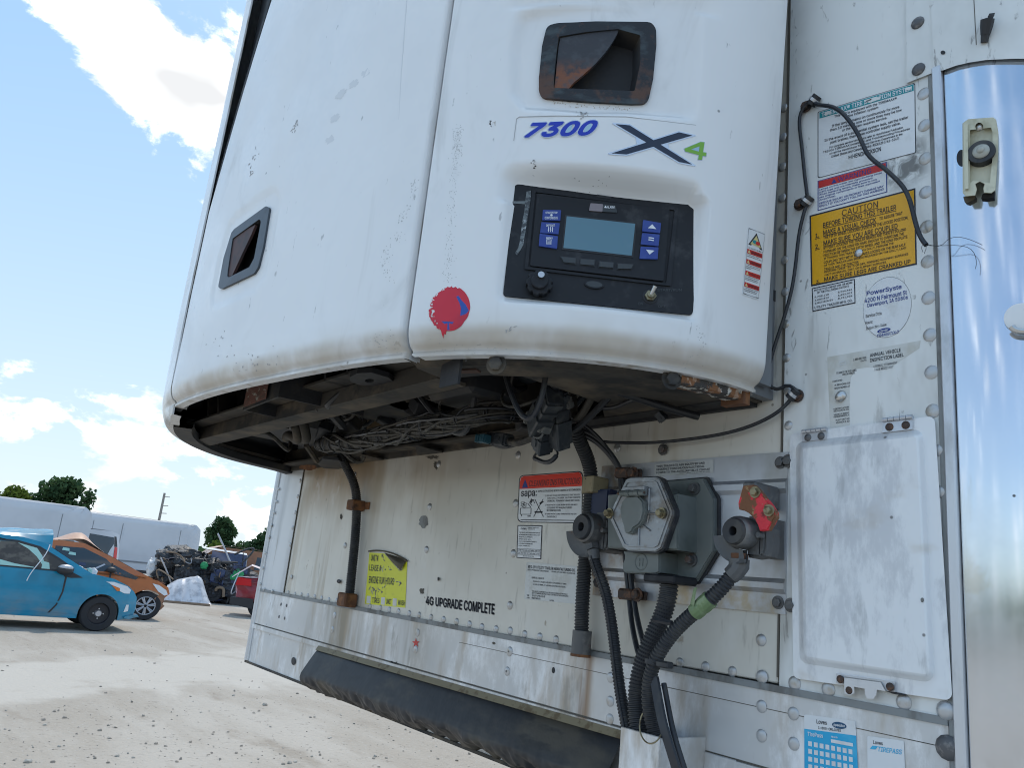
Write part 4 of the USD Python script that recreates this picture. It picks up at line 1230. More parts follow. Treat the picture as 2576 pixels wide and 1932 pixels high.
# ---- paint blot and worn marks on the doors
mk('paint_red', (0.50, 0.008, 0.028), 0.42, layers=[dict(col=(0.40, 0.006, 0.03), sc=(12, 12, 12), lo=0.45, hi=0.65)])
mk('paint_blue', (0.012, 0.060, 0.30), 0.45)
RS = ShellSheet(lambda u, z: relief_right(u, z) + lip(z))
LS = ShellSheet(lambda u, z: relief_left(u, z) + lip(z))
a = np.linspace(0, 2 * np.pi, 140, endpoint=False)
r = 1 - 0.10 * meshkit.noise(np.stack([np.cos(a) * 16, np.sin(a) * 16, np.zeros(140)], 1), 3) * (np.cos(a - math.pi * 1.15) > 0.1) - 0.03 * meshkit.noise(np.stack([np.cos(a) * 5, np.sin(a) * 5, np.zeros(140)], 1), 5)
bl = Polygon(np.stack([1130 + 53 * r * np.cos(a) + 6 * np.sin(-a), 776 + 57 * r * np.sin(a)], 1)).buffer(0)
bl = bl.union(Polygon([(1108, 828), (1122, 830), (1118, 840), (1114, 838), (1111, 848), (1109, 838)]))
rs = np.random.default_rng(5)
for i in range(70):
    th_ = rs.normal(math.pi * 1.08, 0.55)
    q = rs.uniform(0.80, 1.02)
    bl = bl.difference(Point(1130 + 53 * q * math.cos(th_), 776 + 57 * q * math.sin(th_)).buffer(rs.uniform(0.7, 2.6), quad_segs=2))
bl = bl.difference(Point(1090, 783).buffer(4))
blue = Polygon([(1148, 746), (1154, 744), (1162, 756), (1172, 766), (1180, 782), (1172, 790), (1158, 795), (1160, 776), (1156, 762)])
blue2 = Polygon([(1110, 808), (1142, 810), (1138, 815), (1130, 813), (1130, 830), (1124, 829), (1126, 813), (1118, 815)])
obj('paint_blot', slab(RS, bl.difference(blue.union(blue2)), 0.0, 0.0006, 9), 'paint_red', right_door, smooth=False, label='red spray paint blot')
obj('paint_blot', slab(RS, blue.union(blue2).intersection(bl.buffer(2)), 0.0, 0.0006, 9), 'paint_blue', right_door, smooth=False, label='blue patch inside the paint blot')
mk('scuff', (0.33, 0.33, 0.33), 0.7)
mk('scuff_pale', (0.575, 0.585, 0.595), 0.6)
mk('scuff_tan', (0.36, 0.30, 0.22), 0.8)
rs = np.random.default_rng(9)


def speckle(surf, pts, n, spread, size, mat, parent, stretch=1.0, rot=0.0):
    """A patch of small ragged chips scattered along a line of pixels."""
    P = np.asarray(pts, float)
    g = []
    for i in range(n):
        t = rs.random() * (len(P) - 1)
        k = int(t)
        c = P[k] + (P[min(k + 1, len(P) - 1)] - P[k]) * (t - k) + rs.normal(0, spread, 2)
        g.append(blot(c[0], c[1], size * rs.uniform(0.4, 1.3) * stretch, size * rs.uniform(0.4, 1.0), int(rs.integers(99)), n=7, rag=0.7, rot=rot + rs.normal(0, 0.3)))
    obj('worn_mark', slab(surf, shapely.union_all(g), 0.0, 0.0004), mat, parent, smooth=False)


speckle(RS, [(1152, 318), (1150, 380), (1142, 450), (1135, 540), (1130, 640), (1128, 700)], 210, 7, 1.7, 'scuff', right_door)
speckle(RS, [(1150, 315), (1152, 400)], 90, 6, 1.8, 'scuff', right_door)
speckle(RS, [(1232, 302), (1236, 318)], 9, 1.5, 3.0, 'tar', right_door, 0.7)
speckle(RS, [(1242, 300), (1246, 316)], 10, 2, 1.6, 'scuff_tan', right_door)
speckle(RS, [(1452, 280), (1475, 283), (1465, 296)], 26, 4, 2.0, 'scuff', right_door, 2.2)
speckle(RS, [(1390, 248), (1480, 262), (1600, 268)], 60, 3, 1.8, 'scuff_tan', right_door)
speckle(RS, [(1341, 405), (1346, 420)], 10, 2.5, 2.2, 'tar', right_door)
speckle(RS, [(1435, 440), (1550, 458)], 22, 8, 1.8, 'scuff', right_door, 1.6)
speckle(RS, [(1265, 835), (1310, 815)], 7, 2, 2.0, 'scuff', right_door, 3.0, -0.9)
speckle(RS, [(1080, 868), (1250, 872), (1500, 885)], 70, 9, 1.6, 'scuff', right_door)
speckle(RS, [(1760, 820), (1770, 880), (1730, 925)], 30, 6, 1.8, 'scuff', right_door)
for pts in ([(860, 235), (905, 200), (920, 182)], [(855, 240), (850, 320), (830, 350)]):
    P = np.array(pts, float)
    g = [blot(*(P[0] + (P[-1] - P[0]) * q), 22, 12, k, rag=0.8, rot=-0.7) for k, q in enumerate((0.0, 0.5, 1.0))]
    obj('worn_mark', slab(LS, shapely.union_all(g), 0.0, 0.0004), 'scuff_pale', left_door, smooth=False)
speckle(LS, [(640, 372), (645, 385), (625, 420), (635, 440)], 12, 5, 1.6, 'scuff', left_door, 5, -1.0)
speckle(LS, [(736, 330), (750, 300)], 16, 3, 1.5, 'scuff', left_door, 3, -1.1)
speckle(LS, [(1045, 445), (1040, 480), (1020, 540), (1005, 555)], 46, 5, 1.7, 'scuff', left_door, 1.5, -1.0)
speckle(LS, [(1010, 590), (985, 610), (965, 665), (985, 710)], 55, 8, 1.4, 'scuff', left_door, 1.5, -1.0)
speckle(LS, [(985, 830), (930, 868), (1000, 870)], 40, 8, 1.7, 'scuff', left_door)
speckle(LS, [(560, 830), (545, 850), (620, 920), (680, 905)], 30, 18, 1.8, 'scuff', left_door, 1.8, -1.0)
# fold line down the left door, near the seam
obj('worn_mark', slab(LS, Polygon([(1022, 0), (1024, 0), (1010, 190), (1004, 300), (1003, 300), (1008, 190)]), 0.0, 0.0004, 30), 'scuff_pale', left_door, smooth=False)

# ------------------------------------------------------------------ steel frame and machinery under the unit
# curved rail close behind the right door's lip, with its bolts and rusted end
ur = np.linspace(0.115, U_SEAM + 0.02, 46)
z_hi, z_lo = 0.372, 0.336
rows = []
for i, u in enumerate(ur):
    wv = 0.005 * math.sin(u * 40) * (0.5 + 0.5 * math.sin(u * 13))
    rows.append([S(u, z_hi, -0.028), S(u, 0.350, -0.029), S(u, z_lo + 0.003, -0.062), S(u, z_lo, -0.066), S(u, z_lo + 0.001, -0.130 + wv), S(u, z_lo + 0.012, -0.131 + wv)])
obj('frame_rail', grid(np.array(rows)), 'frame_dusty', unit, smooth=25, label='dusty curved steel rail under the right hand door')
for p in ((1250, 918), (1687, 955)):
    k = SHELL.uz([p], -0.03)[0]
    obj('frame_bolt', hex_bolt(S(k[0], min(k[1], 0.352), -0.029), np.r_[curve(k[0])[1], 0], 0.011, 0.010), 'frame_dusty', unit)
k = SHELL.uz([(1893, 1005)], -0.03)[0]
e = S(0.115, 0.335, -0.03)
c_, n_ = curve(0.115)
t_ = np.array([n_[1], -n_[0]])
mk('flaking', (0.045, 0.04, 0.036), 0.8, layers=[dict(col=(0.50, 0.48, 0.43), sc=(60, 60, 40), lo=0.54, hi=0.58), dict(col=(0.24, 0.10, 0.035), sc=(40, 40, 40), lo=0.5, hi=0.6, amt=0.8)], bump=(90, 0.6, 0.006))
rows = []
for u in np.linspace(0.03, 0.155, 16):
    rows.append([S(u, 0.350, -0.024), S(u, 0.326, -0.026), S(u, 0.324, -0.030), S(u, 0.326, -0.060)])
obj('rail_end', grid(np.array(rows)), 'flaking', unit, smooth=False, label='flaking white and rust end of the rail')
obj('rail_end', hull([S(u, z, h) for u in (0.012, 0.030) for z in (0.318, 0.350) for h in (-0.022, -0.065)]), 'rust', unit, smooth=False, label='orange rusted bracket at the right end of the rail')
# flat pans under the right end, between the rail and the wall
pan = [Zp(1520, 1050, 0.309), Zp(1890, 1000, 0.309), Zp(1908, 1015, 0.309), Zp(1809, 1031, 0.309), Zp(1660, 1056, 0.309)]
pan = [(-1.02, 0.74), (-0.82, 0.94), (-0.79, 1.02), (-0.79, 1.112), (-1.16, 1.112), (-1.04, 0.98)]
pm = trimesh.creation.extrude_polygon(Polygon(pan), 0.004)
pm.apply_translation([0, 0, HC + 0.342])
obj('bottom_pan', pm, 'frame_dusty', unit, smooth=False)
obj('side_frame', [bx(-0.790, -0.772, 1.0, DW - 0.004, HC + 0.345, HC + ZTOP), bx(-0.770, -0.758, 1.052, DW - 0.03, HC + 0.36, HC + ZTOP)], 'seal_grey', unit, smooth=False)
pm = trimesh.creation.extrude_polygon(Polygon([(-1.30, 1.02), (-1.16, 1.00), (-1.14, 1.112), (-1.46, 1.112)]), 0.004)
pm.apply_translation([0, 0, HC + 0.346])
obj('bottom_pan', pm, 'frame_dark', unit, smooth=False)
obj('drain_tube', [sweep(spline([(-0.985, 0.93, HC + 0.355), (-0.95, 0.99, HC + 0.340), (-0.925, 1.05, HC + 0.331), (-0.905, 1.09, HC + 0.326)], 0.01), 0.007, 10)], 'rubber', unit)
# rear rail along the wall
for x0_, x1_, m_ in ((-2.86, -1.30, 'frame_dusty'), (-1.30, -0.80, 'frame_dark')):
    obj('rear_rail', [bx(x0_, x1_ - 0.002, DW - 0.014, DW - 0.004, HC + (0.326 if x0_ < -2 else 0.336), HC + 0.40), bx(x0_, x1_ - 0.002, DW - 0.055, DW - 0.0145, HC + 0.340, HC + 0.346)], m_, unit, smooth=False)
for px, py in ((945, 1138), (1090, 1118)):
    p = W(px, py, 0.03)
    obj('rear_gusset', hull([(p[0] - 0.10, DW - 0.016, HC + 0.322), (p[0] + 0.03, DW - 0.016, HC + 0.322), (p[0] + 0.03, DW - 0.10, HC + 0.326), (p[0] - 0.1, DW - 0.016, HC + 0.326), (p[0] + 0.03, DW - 0.016, HC + 0.326)]), 'frame_dusty', unit, smooth=False)
obj('rust_patch', slab(Wall(DW - 0.058), blot(775, 1176, 32, 9, 41, rag=0.5), 0.0, 0.001), 'rust', unit, smooth=False, label='bright orange rust on the left end of the rear rail')
# the long diagonal cross rail, brown with dust, and the finned plates in front of it
A0, A1 = Zp(478, 1112, 0.326), Zp(1100, 952, 0.336)
d_ = (A1 - A0) / np.linalg.norm(A1 - A0)
nb = np.array([-d_[1], d_[0], 0])
nb = nb if nb[1] > 0 else -nb
UP = np.array([0, 0, 1.0])
rail = [hull([q + nb * o + UP * h for q in (A0, A1) for o, h in ((0, 0.0), (0.007, 0.0), (0, 0.034), (0.007, 0.034))]),
        hull([q + nb * o + UP * h for q in (A0, A1) for o, h in ((-0.045, 0.036), (0.006, 0.036), (-0.045, 0.041), (0.006, 0.041))]),
        hull([q + nb * o + UP * h for q in (A0, A1) for o, h in ((0.0075, 0.0), (0.06, 0.0), (0.0075, 0.006), (0.06, 0.006))])]
obj('cross_rail', rail, 'frame_dusty', unit, smooth=False, label='long dusty brown cross rail')
back = grid(np.array([[A0 + nb * 0.004 + UP * h, A1 + nb * 0.004 + UP * h] for h in (0.03, 0.20)]))
obj('bay_wall', back, 'frame_dark', unit, smooth=False)


def fin(px, w, hgt, tilt, mat='frame_dark', name='frame_fin', dz=0.036):
    """An upright plate standing on the cross rail."""
    q = A0 + d_ * np.clip((Zp(px, 1112 - (px - 478) * 0.257, 0.33) - A0) @ d_, 0, 9)
    q = q + UP * dz
    return obj(name, hull([q - nb * 0.045, q - nb * 0.045 + d_ * w, q + nb * 0.002, q + nb * 0.002 + d_ * w, q - nb * 0.045 + UP * hgt + d_ * tilt, q - nb * 0.045 + d_ * (w + tilt) + UP * hgt, q + nb * 0.002 + UP * hgt + d_ * tilt, q + nb * 0.002 + UP * hgt + d_ * (w + tilt)]), mat, unit, smooth=False)


fin(560, 0.012, 0.09, -0.05, 'frame_dusty')
fin(585, 0.012, 0.09, -0.05)
fin(850, 0.010, 0.10, -0.04)
fin(905, 0.008, 0.10, -0.03)
# square duct box with its rusted end
bz = 0.338
b0, b1, b2 = Zp(612, 1032, bz), Zp(700, 998, bz), Zp(790, 1018, bz)
v1, v2 = b1 - b0, b2 - b1
v1[2] = v2[2] = 0
hgt = 0.075
duct = []
for p, q in ((b0, b1), (b1, b2), (b2, b2 + nb * 0.12), (b0, b0 + nb * 0.14)):
    nn_ = np.cross((q - p) / np.linalg.norm(q - p), UP) * 0.004
    duct.append(hull([p, q, p + UP * hgt, q + UP * hgt, p - nn_, q - nn_, p - nn_ + UP * hgt, q - nn_ + UP * hgt]))
obj('duct_box', duct, 'frame_dark', unit, smooth=False, label='dark square duct box')
nn_ = np.cross((b1 - b0) / np.linalg.norm(b1 - b0), UP)
nn_ = nn_ if nn_[1] < 0 else -nn_
mk('peeling', (0.17, 0.075, 0.055), 0.8, layers=[dict(col=(0.42, 0.40, 0.35), sc=(30, 30, 90), lo=0.52, hi=0.58), dict(col=(0.10, 0.06, 0.045), sc=(40, 40, 60), lo=0.5, hi=0.6, amt=0.8)])
g0, g1 = b0 + (b1 - b0) * 0.06, b0 + (b1 - b0) * 0.72
obj('duct_label', hull([g + nn_ * o + UP * h for g in (g0, g1) for o in (0.0045, 0.0055) for h in (0.004, hgt - 0.004)]), 'peeling', unit, smooth=False, label='peeling rust red label on the duct box')
# lifting eye
ez = 0.352
eo = Polygon([Zp(x, y, ez)[:2] for x, y in [(882, 950), (900, 940), (935, 938), (975, 950), (990, 962), (960, 972), (905, 968), (884, 960)]]).buffer(0.002)
eh = Polygon([Zp(930 + 12 * math.cos(t), 962 - 4 + 5 * math.sin(t), ez)[:2] for t in np.linspace(0, 6.28, 16)])
em = trimesh.creation.extrude_polygon(eo.difference(eh), 0.010)
em.apply_translation([0, 0, HC + ez])
obj('lifting_eye', em, 'frame_dark', unit, smooth=False, label='flat steel lifting eye')
# slot plate behind the seam
sp = [Zp(x, y, 0.33) for x, y in ((1072, 915), (1180, 925), (1175, 945), (1085, 930))]
obj('slot_plate', [bx(sp[0][0] - 0.01, sp[1][0], sp[0][1] + 0.035, sp[0][1] + 0.040, HC + 0.300, HC + 0.37)], 'frame_dark', unit, smooth=False)
mk('rust_dull', (0.075, 0.040, 0.030), 0.85, layers=[dict(col=(0.13, 0.06, 0.04), sc=(50, 50, 50), lo=0.5, hi=0.65)])
obj('slot_plate', hull([S(u, 0.337, h) + np.array([0, 0, q]) for u in (U_SEAM - 0.02, U_SEAM - 0.095) for h in (-0.082, -0.100) for q in (-0.0035, 0)]), 'rust_dull', unit, smooth=False, label='rusty slot in the rail')
# compressor pulley and fan ring up inside
pc = Zp(1062, 1022, 0.40)
obj('pulley', [cyl(pc, pc + UP * 0.02, 0.085, n=36)], 'frame_dusty', unit, label='pale dusty pulley disc')
obj('fan_ring', sweep([pc + np.array([0.155 * math.cos(t), 0.11 * math.sin(t) + 0.02, 0.02]) for t in np.linspace(0, 2 * math.pi, 60)], 0.004, 6, caps=False), 'frame_dusty', unit)
obj('engine_block', [bx(-1.95, -1.55, 0.82, 1.08, HC + 0.40, HC + 0.53, 0.02), bx(-1.5, -1.25, 0.72, 0.98, HC + 0.425, HC + 0.53, 0.02), bx(-2.5, -2.1, 0.75, 1.06, HC + 0.38, HC + 0.53, 0.02)], 'frame_dark', unit)
# bent copper-brown pipes
for dx in (0, 22):
    pts = [Zp(742 + dx, 1064, 0.38), Zp(745 + dx, 1080, 0.35), Zp(748 + dx, 1094, 0.338), Zp(738 + dx, 1101, 0.342), Zp(720 + dx, 1103, 0.35)]
    obj('pipe', sweep(spline(pts, 0.006), 0.0125, 12), 'frame_dusty', unit)
obj('support_strut', [sweep([Zp(770, 1120, 0.345), Zp(798, 1162, 0.31)], 0.008, 6)], 'frame_dusty', unit)
obj('support_strut', [sweep([Zp(835, 1042, 0.34), Zp(862, 1072, 0.33)], 0.010, 6)], 'frame_dark', unit)
ep = [Zp(x, y, 0.312)[:2] for x, y in [(800, 1168), (815, 1155), (850, 1158), (875, 1172), (850, 1180), (815, 1178)]]
em = trimesh.creation.extrude_polygon(Polygon(ep).buffer(0.003), 0.008)
em.apply_translation([0, 0, HC + 0.312])
obj('lifting_eye', em, 'frame_dark', unit, smooth=False)
# lower rim of the left side, dark channel following the cowl
ur = np.linspace(U_LEFT + 0.18, UMAX - 0.02, 60)
rows = [[S(u, 0.352, -0.042), S(u, 0.326, -0.036), S(u, 0.318, -0.040), S(u, 0.319, -0.085), S(u, 0.34, -0.088)] for u in ur]
obj('rim_channel', grid(np.array(rows)), 'frame_dark', unit, smooth=25, label='dark lower rim channel of the left side')
ur = np.linspace(U_SEAM - 0.02, U_LEFT + 0.1, 60)
rows = [[S(u, 0.42, -0.034), S(u, 0.346, -0.030), S(u, 0.346, -0.045)] for u in ur]
obj('rim_channel', grid(np.array(rows)), 'shell_dark', unit, smooth=25)
# ------------------------------------------------------------------ printed decals and stickers
mk('ink', (0.016, 0.018, 0.026), 0.5)
mk('ink_faded', (0.10, 0.10, 0.105), 0.5, layers=[dict(col=(0.35, 0.36, 0.36), sc=(90, 30, 90), lo=0.52, hi=0.60)])
mk('paper', (0.63, 0.645, 0.655), 0.32, layers=[dict(col=(0.50, 0.50, 0.48), sc=(20, 5, 14), lo=0.55, hi=0.72, amt=0.6)])
mk('paper_old', (0.54, 0.545, 0.52), 0.38, layers=[dict(col=(0.42, 0.40, 0.34), sc=(20, 5, 14), lo=0.5, hi=0.7, amt=0.7)])
mk('paper_silver', (0.50, 0.51, 0.505), 0.35, 0.3, layers=[dict(col=(0.40, 0.395, 0.37), sc=(26, 5, 16), lo=0.5, hi=0.68, amt=0.7)])
mk('teal', (0.0, 0.22, 0.25), 0.4)
mk('signal_red', (0.48, 0.022, 0.020), 0.4, layers=[dict(col=(0.38, 0.025, 0.02), sc=(20, 5, 20), lo=0.5, hi=0.7)])
mk('bright_red', (0.62, 0.030, 0.010), 0.4)
mk('amber', (0.66, 0.335, 0.006), 0.38, layers=[dict(col=(0.50, 0.26, 0.012), sc=(24, 5, 16), lo=0.58, hi=0.72, amt=0.6)])
mk('ink_brown', (0.030, 0.020, 0.012), 0.5)
mk('lime', (0.60, 0.61, 0.022), 0.45, layers=[dict(col=(0.42, 0.42, 0.03), sc=(22, 5, 22), lo=0.56, hi=0.70, amt=0.7)])
mk('ink_blue', (0.012, 0.035, 0.20), 0.45)
mk('decal_blue', (0.010, 0.030, 0.34), 0.3)
mk('decal_navy', (0.014, 0.020, 0.038), 0.3)
mk('decal_green', (0.16, 0.36, 0.035), 0.35)
mk('decal_silver', (0.56, 0.60, 0.66), 0.25, 0.6)
mk('decal_sky', (0.30, 0.46, 0.58), 0.35)
mk('sign_blue', (0.010, 0.33, 0.58), 0.45, layers=[dict(col=(0.05, 0.40, 0.62), sc=(18, 5, 18), lo=0.5, hi=0.7)])
mk('dark_oval', (0.008, 0.06, 0.13), 0.4)
mk('tear', (0.60, 0.62, 0.61), 0.4)
mk('warn_yellow', (0.55, 0.48, 0.22), 0.4)
mk('brown_back', (0.085, 0.070, 0.045), 0.7)
k2 = 0.36166
A = lambda a, b: (2000 + a * 0.21704, 200 + b * 0.21704)            # close view of the upper stickers
B = lambda a, b: (1900 + a * k2, 400 + b * k2)
Cc = lambda a, b: (1100 + a * k2, 850 + b * k2)
Dd = lambda a, b: (600 + a * k2, 1100 + b * k2)
Ee = lambda a, b: (1250 + a * 0.24116, 1150 + b * 0.24116)

# 1 tyre inflation notice
s = Sticker(WALL, [A(262, 372), A(1392, 32), A(1402, 845), A(262, 1142)], 'notice_sticker', 'white tyre inflation notice with a torn teal header, topmost sticker on the right panel')
s.sheet('border', 'ink', 0.002, 0.0025, r=4)
s.sheet('face', 'paper', 0.002, 0.0028, rect=(0.008, 0.008, 0.992, 0.992), r=4)
s.sheet('header_band', 'teal', 0.0028, 0.0031, rect=(0.018, 0.015, 0.985, 0.108))
ln = lambda m, *a, **k: s.line(m, *a, **k)
s.line('ink', 0.02, 0.118, 0.98, 0.118, 0.004).line('ink', 0.02, 0.868, 0.97, 0.868, 0.004).line('ink', 0.02, 0.118, 0.02, 0.868, 0.003).line('ink', 0.985, 0.118, 0.985, 0.868, 0.003)
s.text('print_white', [('TIREMAAX\u00ae TIRE INFLATION SYSTEM', 0.04, 0.030, 0.965, 0.094, True)], 0.0034)
for c, rx, ry in (((0.105, 0.062), 0.045, 0.035), ((0.575, 0.066), 0.10, 0.036), ((0.515, 0.05), 0.05, 0.02), ((0.93, 0.055), 0.045, 0.028)):
    a_ = np.linspace(0, 2 * np.pi, 30, endpoint=False)
    q = 1 - 0.4 * meshkit.noise(np.stack([np.cos(a_) * 3, np.sin(a_) * 3, a_ * 0 + c[0] * 9], 1))
    s.shape('tear', np.stack([c[0] + rx * q * np.cos(a_), c[1] + ry * q * np.sin(a_)], 1), 0.0037)
s.text('ink', [('This unit is equipped with the TIREMAAX\u00ae', 0.17, 0.125, 0.81, 0.170), ('tire inflation system', 0.31, 0.176, 0.62, 0.222),
               ('If the lamp remains on continuously for more', 0.145, 0.255, 0.835, 0.305), ('than 10 minutes one or more tires may be low', 0.125, 0.310, 0.86, 0.358), ('or the system requires service.', 0.25, 0.362, 0.71, 0.410),
               ('In the event of a substantial system leak, set the trailer', 0.07, 0.440, 0.925, 0.490), ('park brakes, then close controller supply valve.', 0.13, 0.495, 0.845, 0.545),
               ('For complete service information refer to Hendrickson Publication', 0.12, 0.570, 0.87, 0.610), ('TS1002 TIREMAAX Installation and Troubleshooting Procedures', 0.055, 0.615, 0.94, 0.655),
               ('or call the Hendrickson Technical Services Department in the', 0.12, 0.662, 0.865, 0.702), ('United States and Canada at 866-RIDEAIR (743-3247)', 0.14, 0.708, 0.83, 0.752)], 0.0032)
s.text('ink', [('H', 0.315, 0.785, 0.345, 0.835, True), ('HENDRICKSON', 0.355, 0.778, 0.645, 0.842, True)], 0.0032)
for j in range(5):
    s.line('ink_faded', 0.68, 0.795 + j * 0.012, 0.76 + 0.02 * (j % 2), 0.795 + j * 0.012, 0.005)
s.line('ink_faded', 0.02, 0.978, 0.10, 0.978, 0.006)
s.done()
# 2 warning
s = Sticker(WALL, [A(262, 1172), A(1062, 950), A(1068, 1302), A(262, 1520)], 'warning_sticker', 'small white warning sticker with a red band about LED lamps, above the amber caution sticker')
s.sheet('border', 'ink_blue', 0.002, 0.0025)
s.sheet('face', 'paper', 0.0025, 0.0028, rect=(0.013, 0.025, 0.987, 0.975))
s.sheet('band', 'signal_red', 0.0028, 0.0031, rect=(0.014, 0.028, 0.986, 0.258))
s.shape('ink_blue', [(0.235, 0.075), (0.275, 0.225), (0.200, 0.225)], 0.0034)
s.text('ink_blue', [('WARNING', 0.29, 0.065, 0.775, 0.225)], 0.0034)
s.text('ink_blue', [('Lamps on this trailer are Light Emitting Diode', 0.02, 0.285, 0.93, 0.350), ('(LED) type and are internally grounded.', 0.02, 0.370, 0.80, 0.440), ('When replacing lamps, make sure to only', 0.02, 0.455, 0.86, 0.525),
                    ('use original components or their equivalent', 0.02, 0.540, 0.90, 0.610), ('(Amps/Volts).', 0.02, 0.625, 0.26, 0.695), ('SERIOUS INJURY OR PROPERTY DAMAGE MAY', 0.02, 0.735, 0.95, 0.805), ('RESULT IF YOU DON\'T FOLLOW THIS WARNING', 0.02, 0.830, 0.95, 0.900)], 0.0032)
s.line('ink_faded', 0.45, 0.94, 0.95, 0.94, 0.012).done()
# 3 caution
s = Sticker(WALL, [B(377, 392), B(1113, 200), B(1124, 733), B(388, 886)], 'caution_sticker', 'large amber caution sticker about towing with black lettering, right panel of the trailer')
s.sheet('border', 'ink', 0.002, 0.0025)
s.sheet('face', 'amber', 0.0025, 0.0028, rect=(0.014, 0.022, 0.986, 0.978))
K = 'ink_brown'
s.text(K, [('CAUTION', 0.305, 0.040, 0.645, 0.125), ('BEFORE TOWING THIS TRAILER', 0.125, 0.150, 0.815, 0.220, True), ('1.', 0.052, 0.275, 0.085, 0.335, True), ('MAKE A VISUAL CHECK', 0.125, 0.255, 0.625, 0.325, True), ('TO ASSURE THAT', 0.655, 0.262, 0.875, 0.305, True),
           ('THE FIFTH WHEEL LOCKING LEVER IS IN THE LOCKED POSITION.', 0.125, 0.338, 0.925, 0.380, True), ('2.', 0.048, 0.425, 0.085, 0.490, True), ('MAKE SURE YOU ARE COUPLED', 0.125, 0.400, 0.825, 0.470, True),
           ('BY FIRST LOCKING THE TRAILER BRAKES AND THEN BY PULLING', 0.125, 0.487, 0.905, 0.525, True), ('FORWARD ON THE KING PIN HARD ENOUGH TO OVERCOME THE', 0.125, 0.538, 0.885, 0.576, True), ('FRICTION BETWEEN THE FIFTH WHEEL AND THE KING PIN PLATE.', 0.125, 0.588, 0.92, 0.626, True),
           ('IF TOWING THIS TRAILER WITH A DOLLY, PERFORM THE', 0.125, 0.638, 0.785, 0.674, True), ('COUPLING TEST WITH THE BRAKES LOCKED ON THE REAR AXLE', 0.125, 0.686, 0.895, 0.722, True), ('OF THIS TRAILER AND BRAKES RELEASED ON THE DOLLY, LEAD', 0.125, 0.734, 0.90, 0.770, True),
           ('TRAILER AND THE TRACTOR.', 0.125, 0.782, 0.455, 0.816, True), ('PERFORM THESE TESTS ON DRY, FINISHED ROADWAY SURFACES', 0.125, 0.822, 0.92, 0.858, True), ('-NOT ON GRAVEL, DIRT, OR SLIPPERY SURFACES.', 0.125, 0.866, 0.715, 0.902, True),
           ('3.', 0.048, 0.930, 0.085, 0.975, True), ('MAKE SURE LEGS ARE CRANKED UP', 0.125, 0.910, 0.94, 0.968, True)], 0.0032)
for a_ in ((0.305, 0.135, 0.645, 0.135), (0.125, 0.233, 0.815, 0.233), (0.045, 0.348, 0.09, 0.348), (0.125, 0.334, 0.63, 0.334), (0.045, 0.500, 0.09, 0.500), (0.125, 0.480, 0.83, 0.480)):
    s.line(K, *a_, w=0.008, h=0.0032)
s.done()
# 4 patents
s = Sticker(WALL, [B(393, 898), B(692, 832), B(697, 1002), B(398, 1062)], 'patent_sticker', 'small white patent number sticker under the amber caution sticker')
s.sheet('border', 'ink', 0.002, 0.0025)
s.sheet('face', 'paper', 0.0025, 0.0028, rect=(0.022, 0.045, 0.978, 0.955))
s.text('ink', [('PROTECTED UNDER ONE OR MORE', 0.05, 0.08, 0.94, 0.165), ('OF THE FOLLOWING PATENTS', 0.12, 0.20, 0.86, 0.285), ('5,700,118', 0.06, 0.37, 0.39, 0.455), ('6,082,810', 0.06, 0.50, 0.39, 0.585), ('6,832,808 B1', 0.06, 0.63, 0.48, 0.715),
               ('5,944,464', 0.60, 0.37, 0.93, 0.455), ('6,652,019', 0.60, 0.50, 0.93, 0.585), ('8,191,956', 0.60, 0.63, 0.93, 0.715), ('UTILITY TRAILER MFG. CO.', 0.05, 0.80, 0.93, 0.90)], 0.0032)
s.line('ink', 0.02, 0.32, 0.98, 0.32, 0.02).line('ink', 0.02, 0.755, 0.98, 0.755, 0.02).done()
# 5 round service sticker, worn
s = Sticker(WALL, [B(740, 850), B(1085, 780), B(1095, 1210), B(752, 1282)], 'service_sticker', 'worn round white service sticker with blue lettering beside the patent sticker')
a_ = np.linspace(0, 2 * np.pi, 60, endpoint=False)
s.sheet('border', 'ink_faded', 0.002, 0.0023, pts=np.stack([0.5 + 0.49 * np.cos(a_), 0.5 + 0.485 * np.sin(a_)], 1))
s.sheet('face', 'paper', 0.0023, 0.0026, pts=np.stack([0.5 + 0.483 * np.cos(a_), 0.5 + 0.478 * np.sin(a_)], 1))
s.text('ink_blue', [('PowerSyste', 0.09, 0.175, 0.80, 0.265, True), ('4200 N Fairmount St', 0.05, 0.285, 0.90, 0.360), ('Davenport, IA 52806', 0.10, 0.375, 0.92, 0.450)], 0.003)
s.text('ink_faded', [('Service Date:', 0.06, 0.545, 0.39, 0.60), ('Hours:', 0.05, 0.655, 0.20, 0.705), ('Inspection Date:', 0.06, 0.745, 0.48, 0.805)], 0.003)
s.text('ink_blue', [('TRANSICOLD', 0.27, 0.905, 0.72, 0.952, True)], 0.003, 0.02)
s.shape('ink_blue', np.stack([0.42 + 0.135 * np.cos(a_), 0.86 + 0.035 * np.sin(a_)], 1), 0.003)
for t in (0.50, 0.56, 0.62, 0.68, 0.74, 0.80):
    s.line('ink_faded', 0.49, t, 0.95, t, 0.004)
s.line('ink_faded', 0.49, 0.50, 0.49, 0.80, 0.004)
s.text('paper', [('Carrier', 0.335, 0.842, 0.505, 0.880)], 0.0033, 0.02).done()
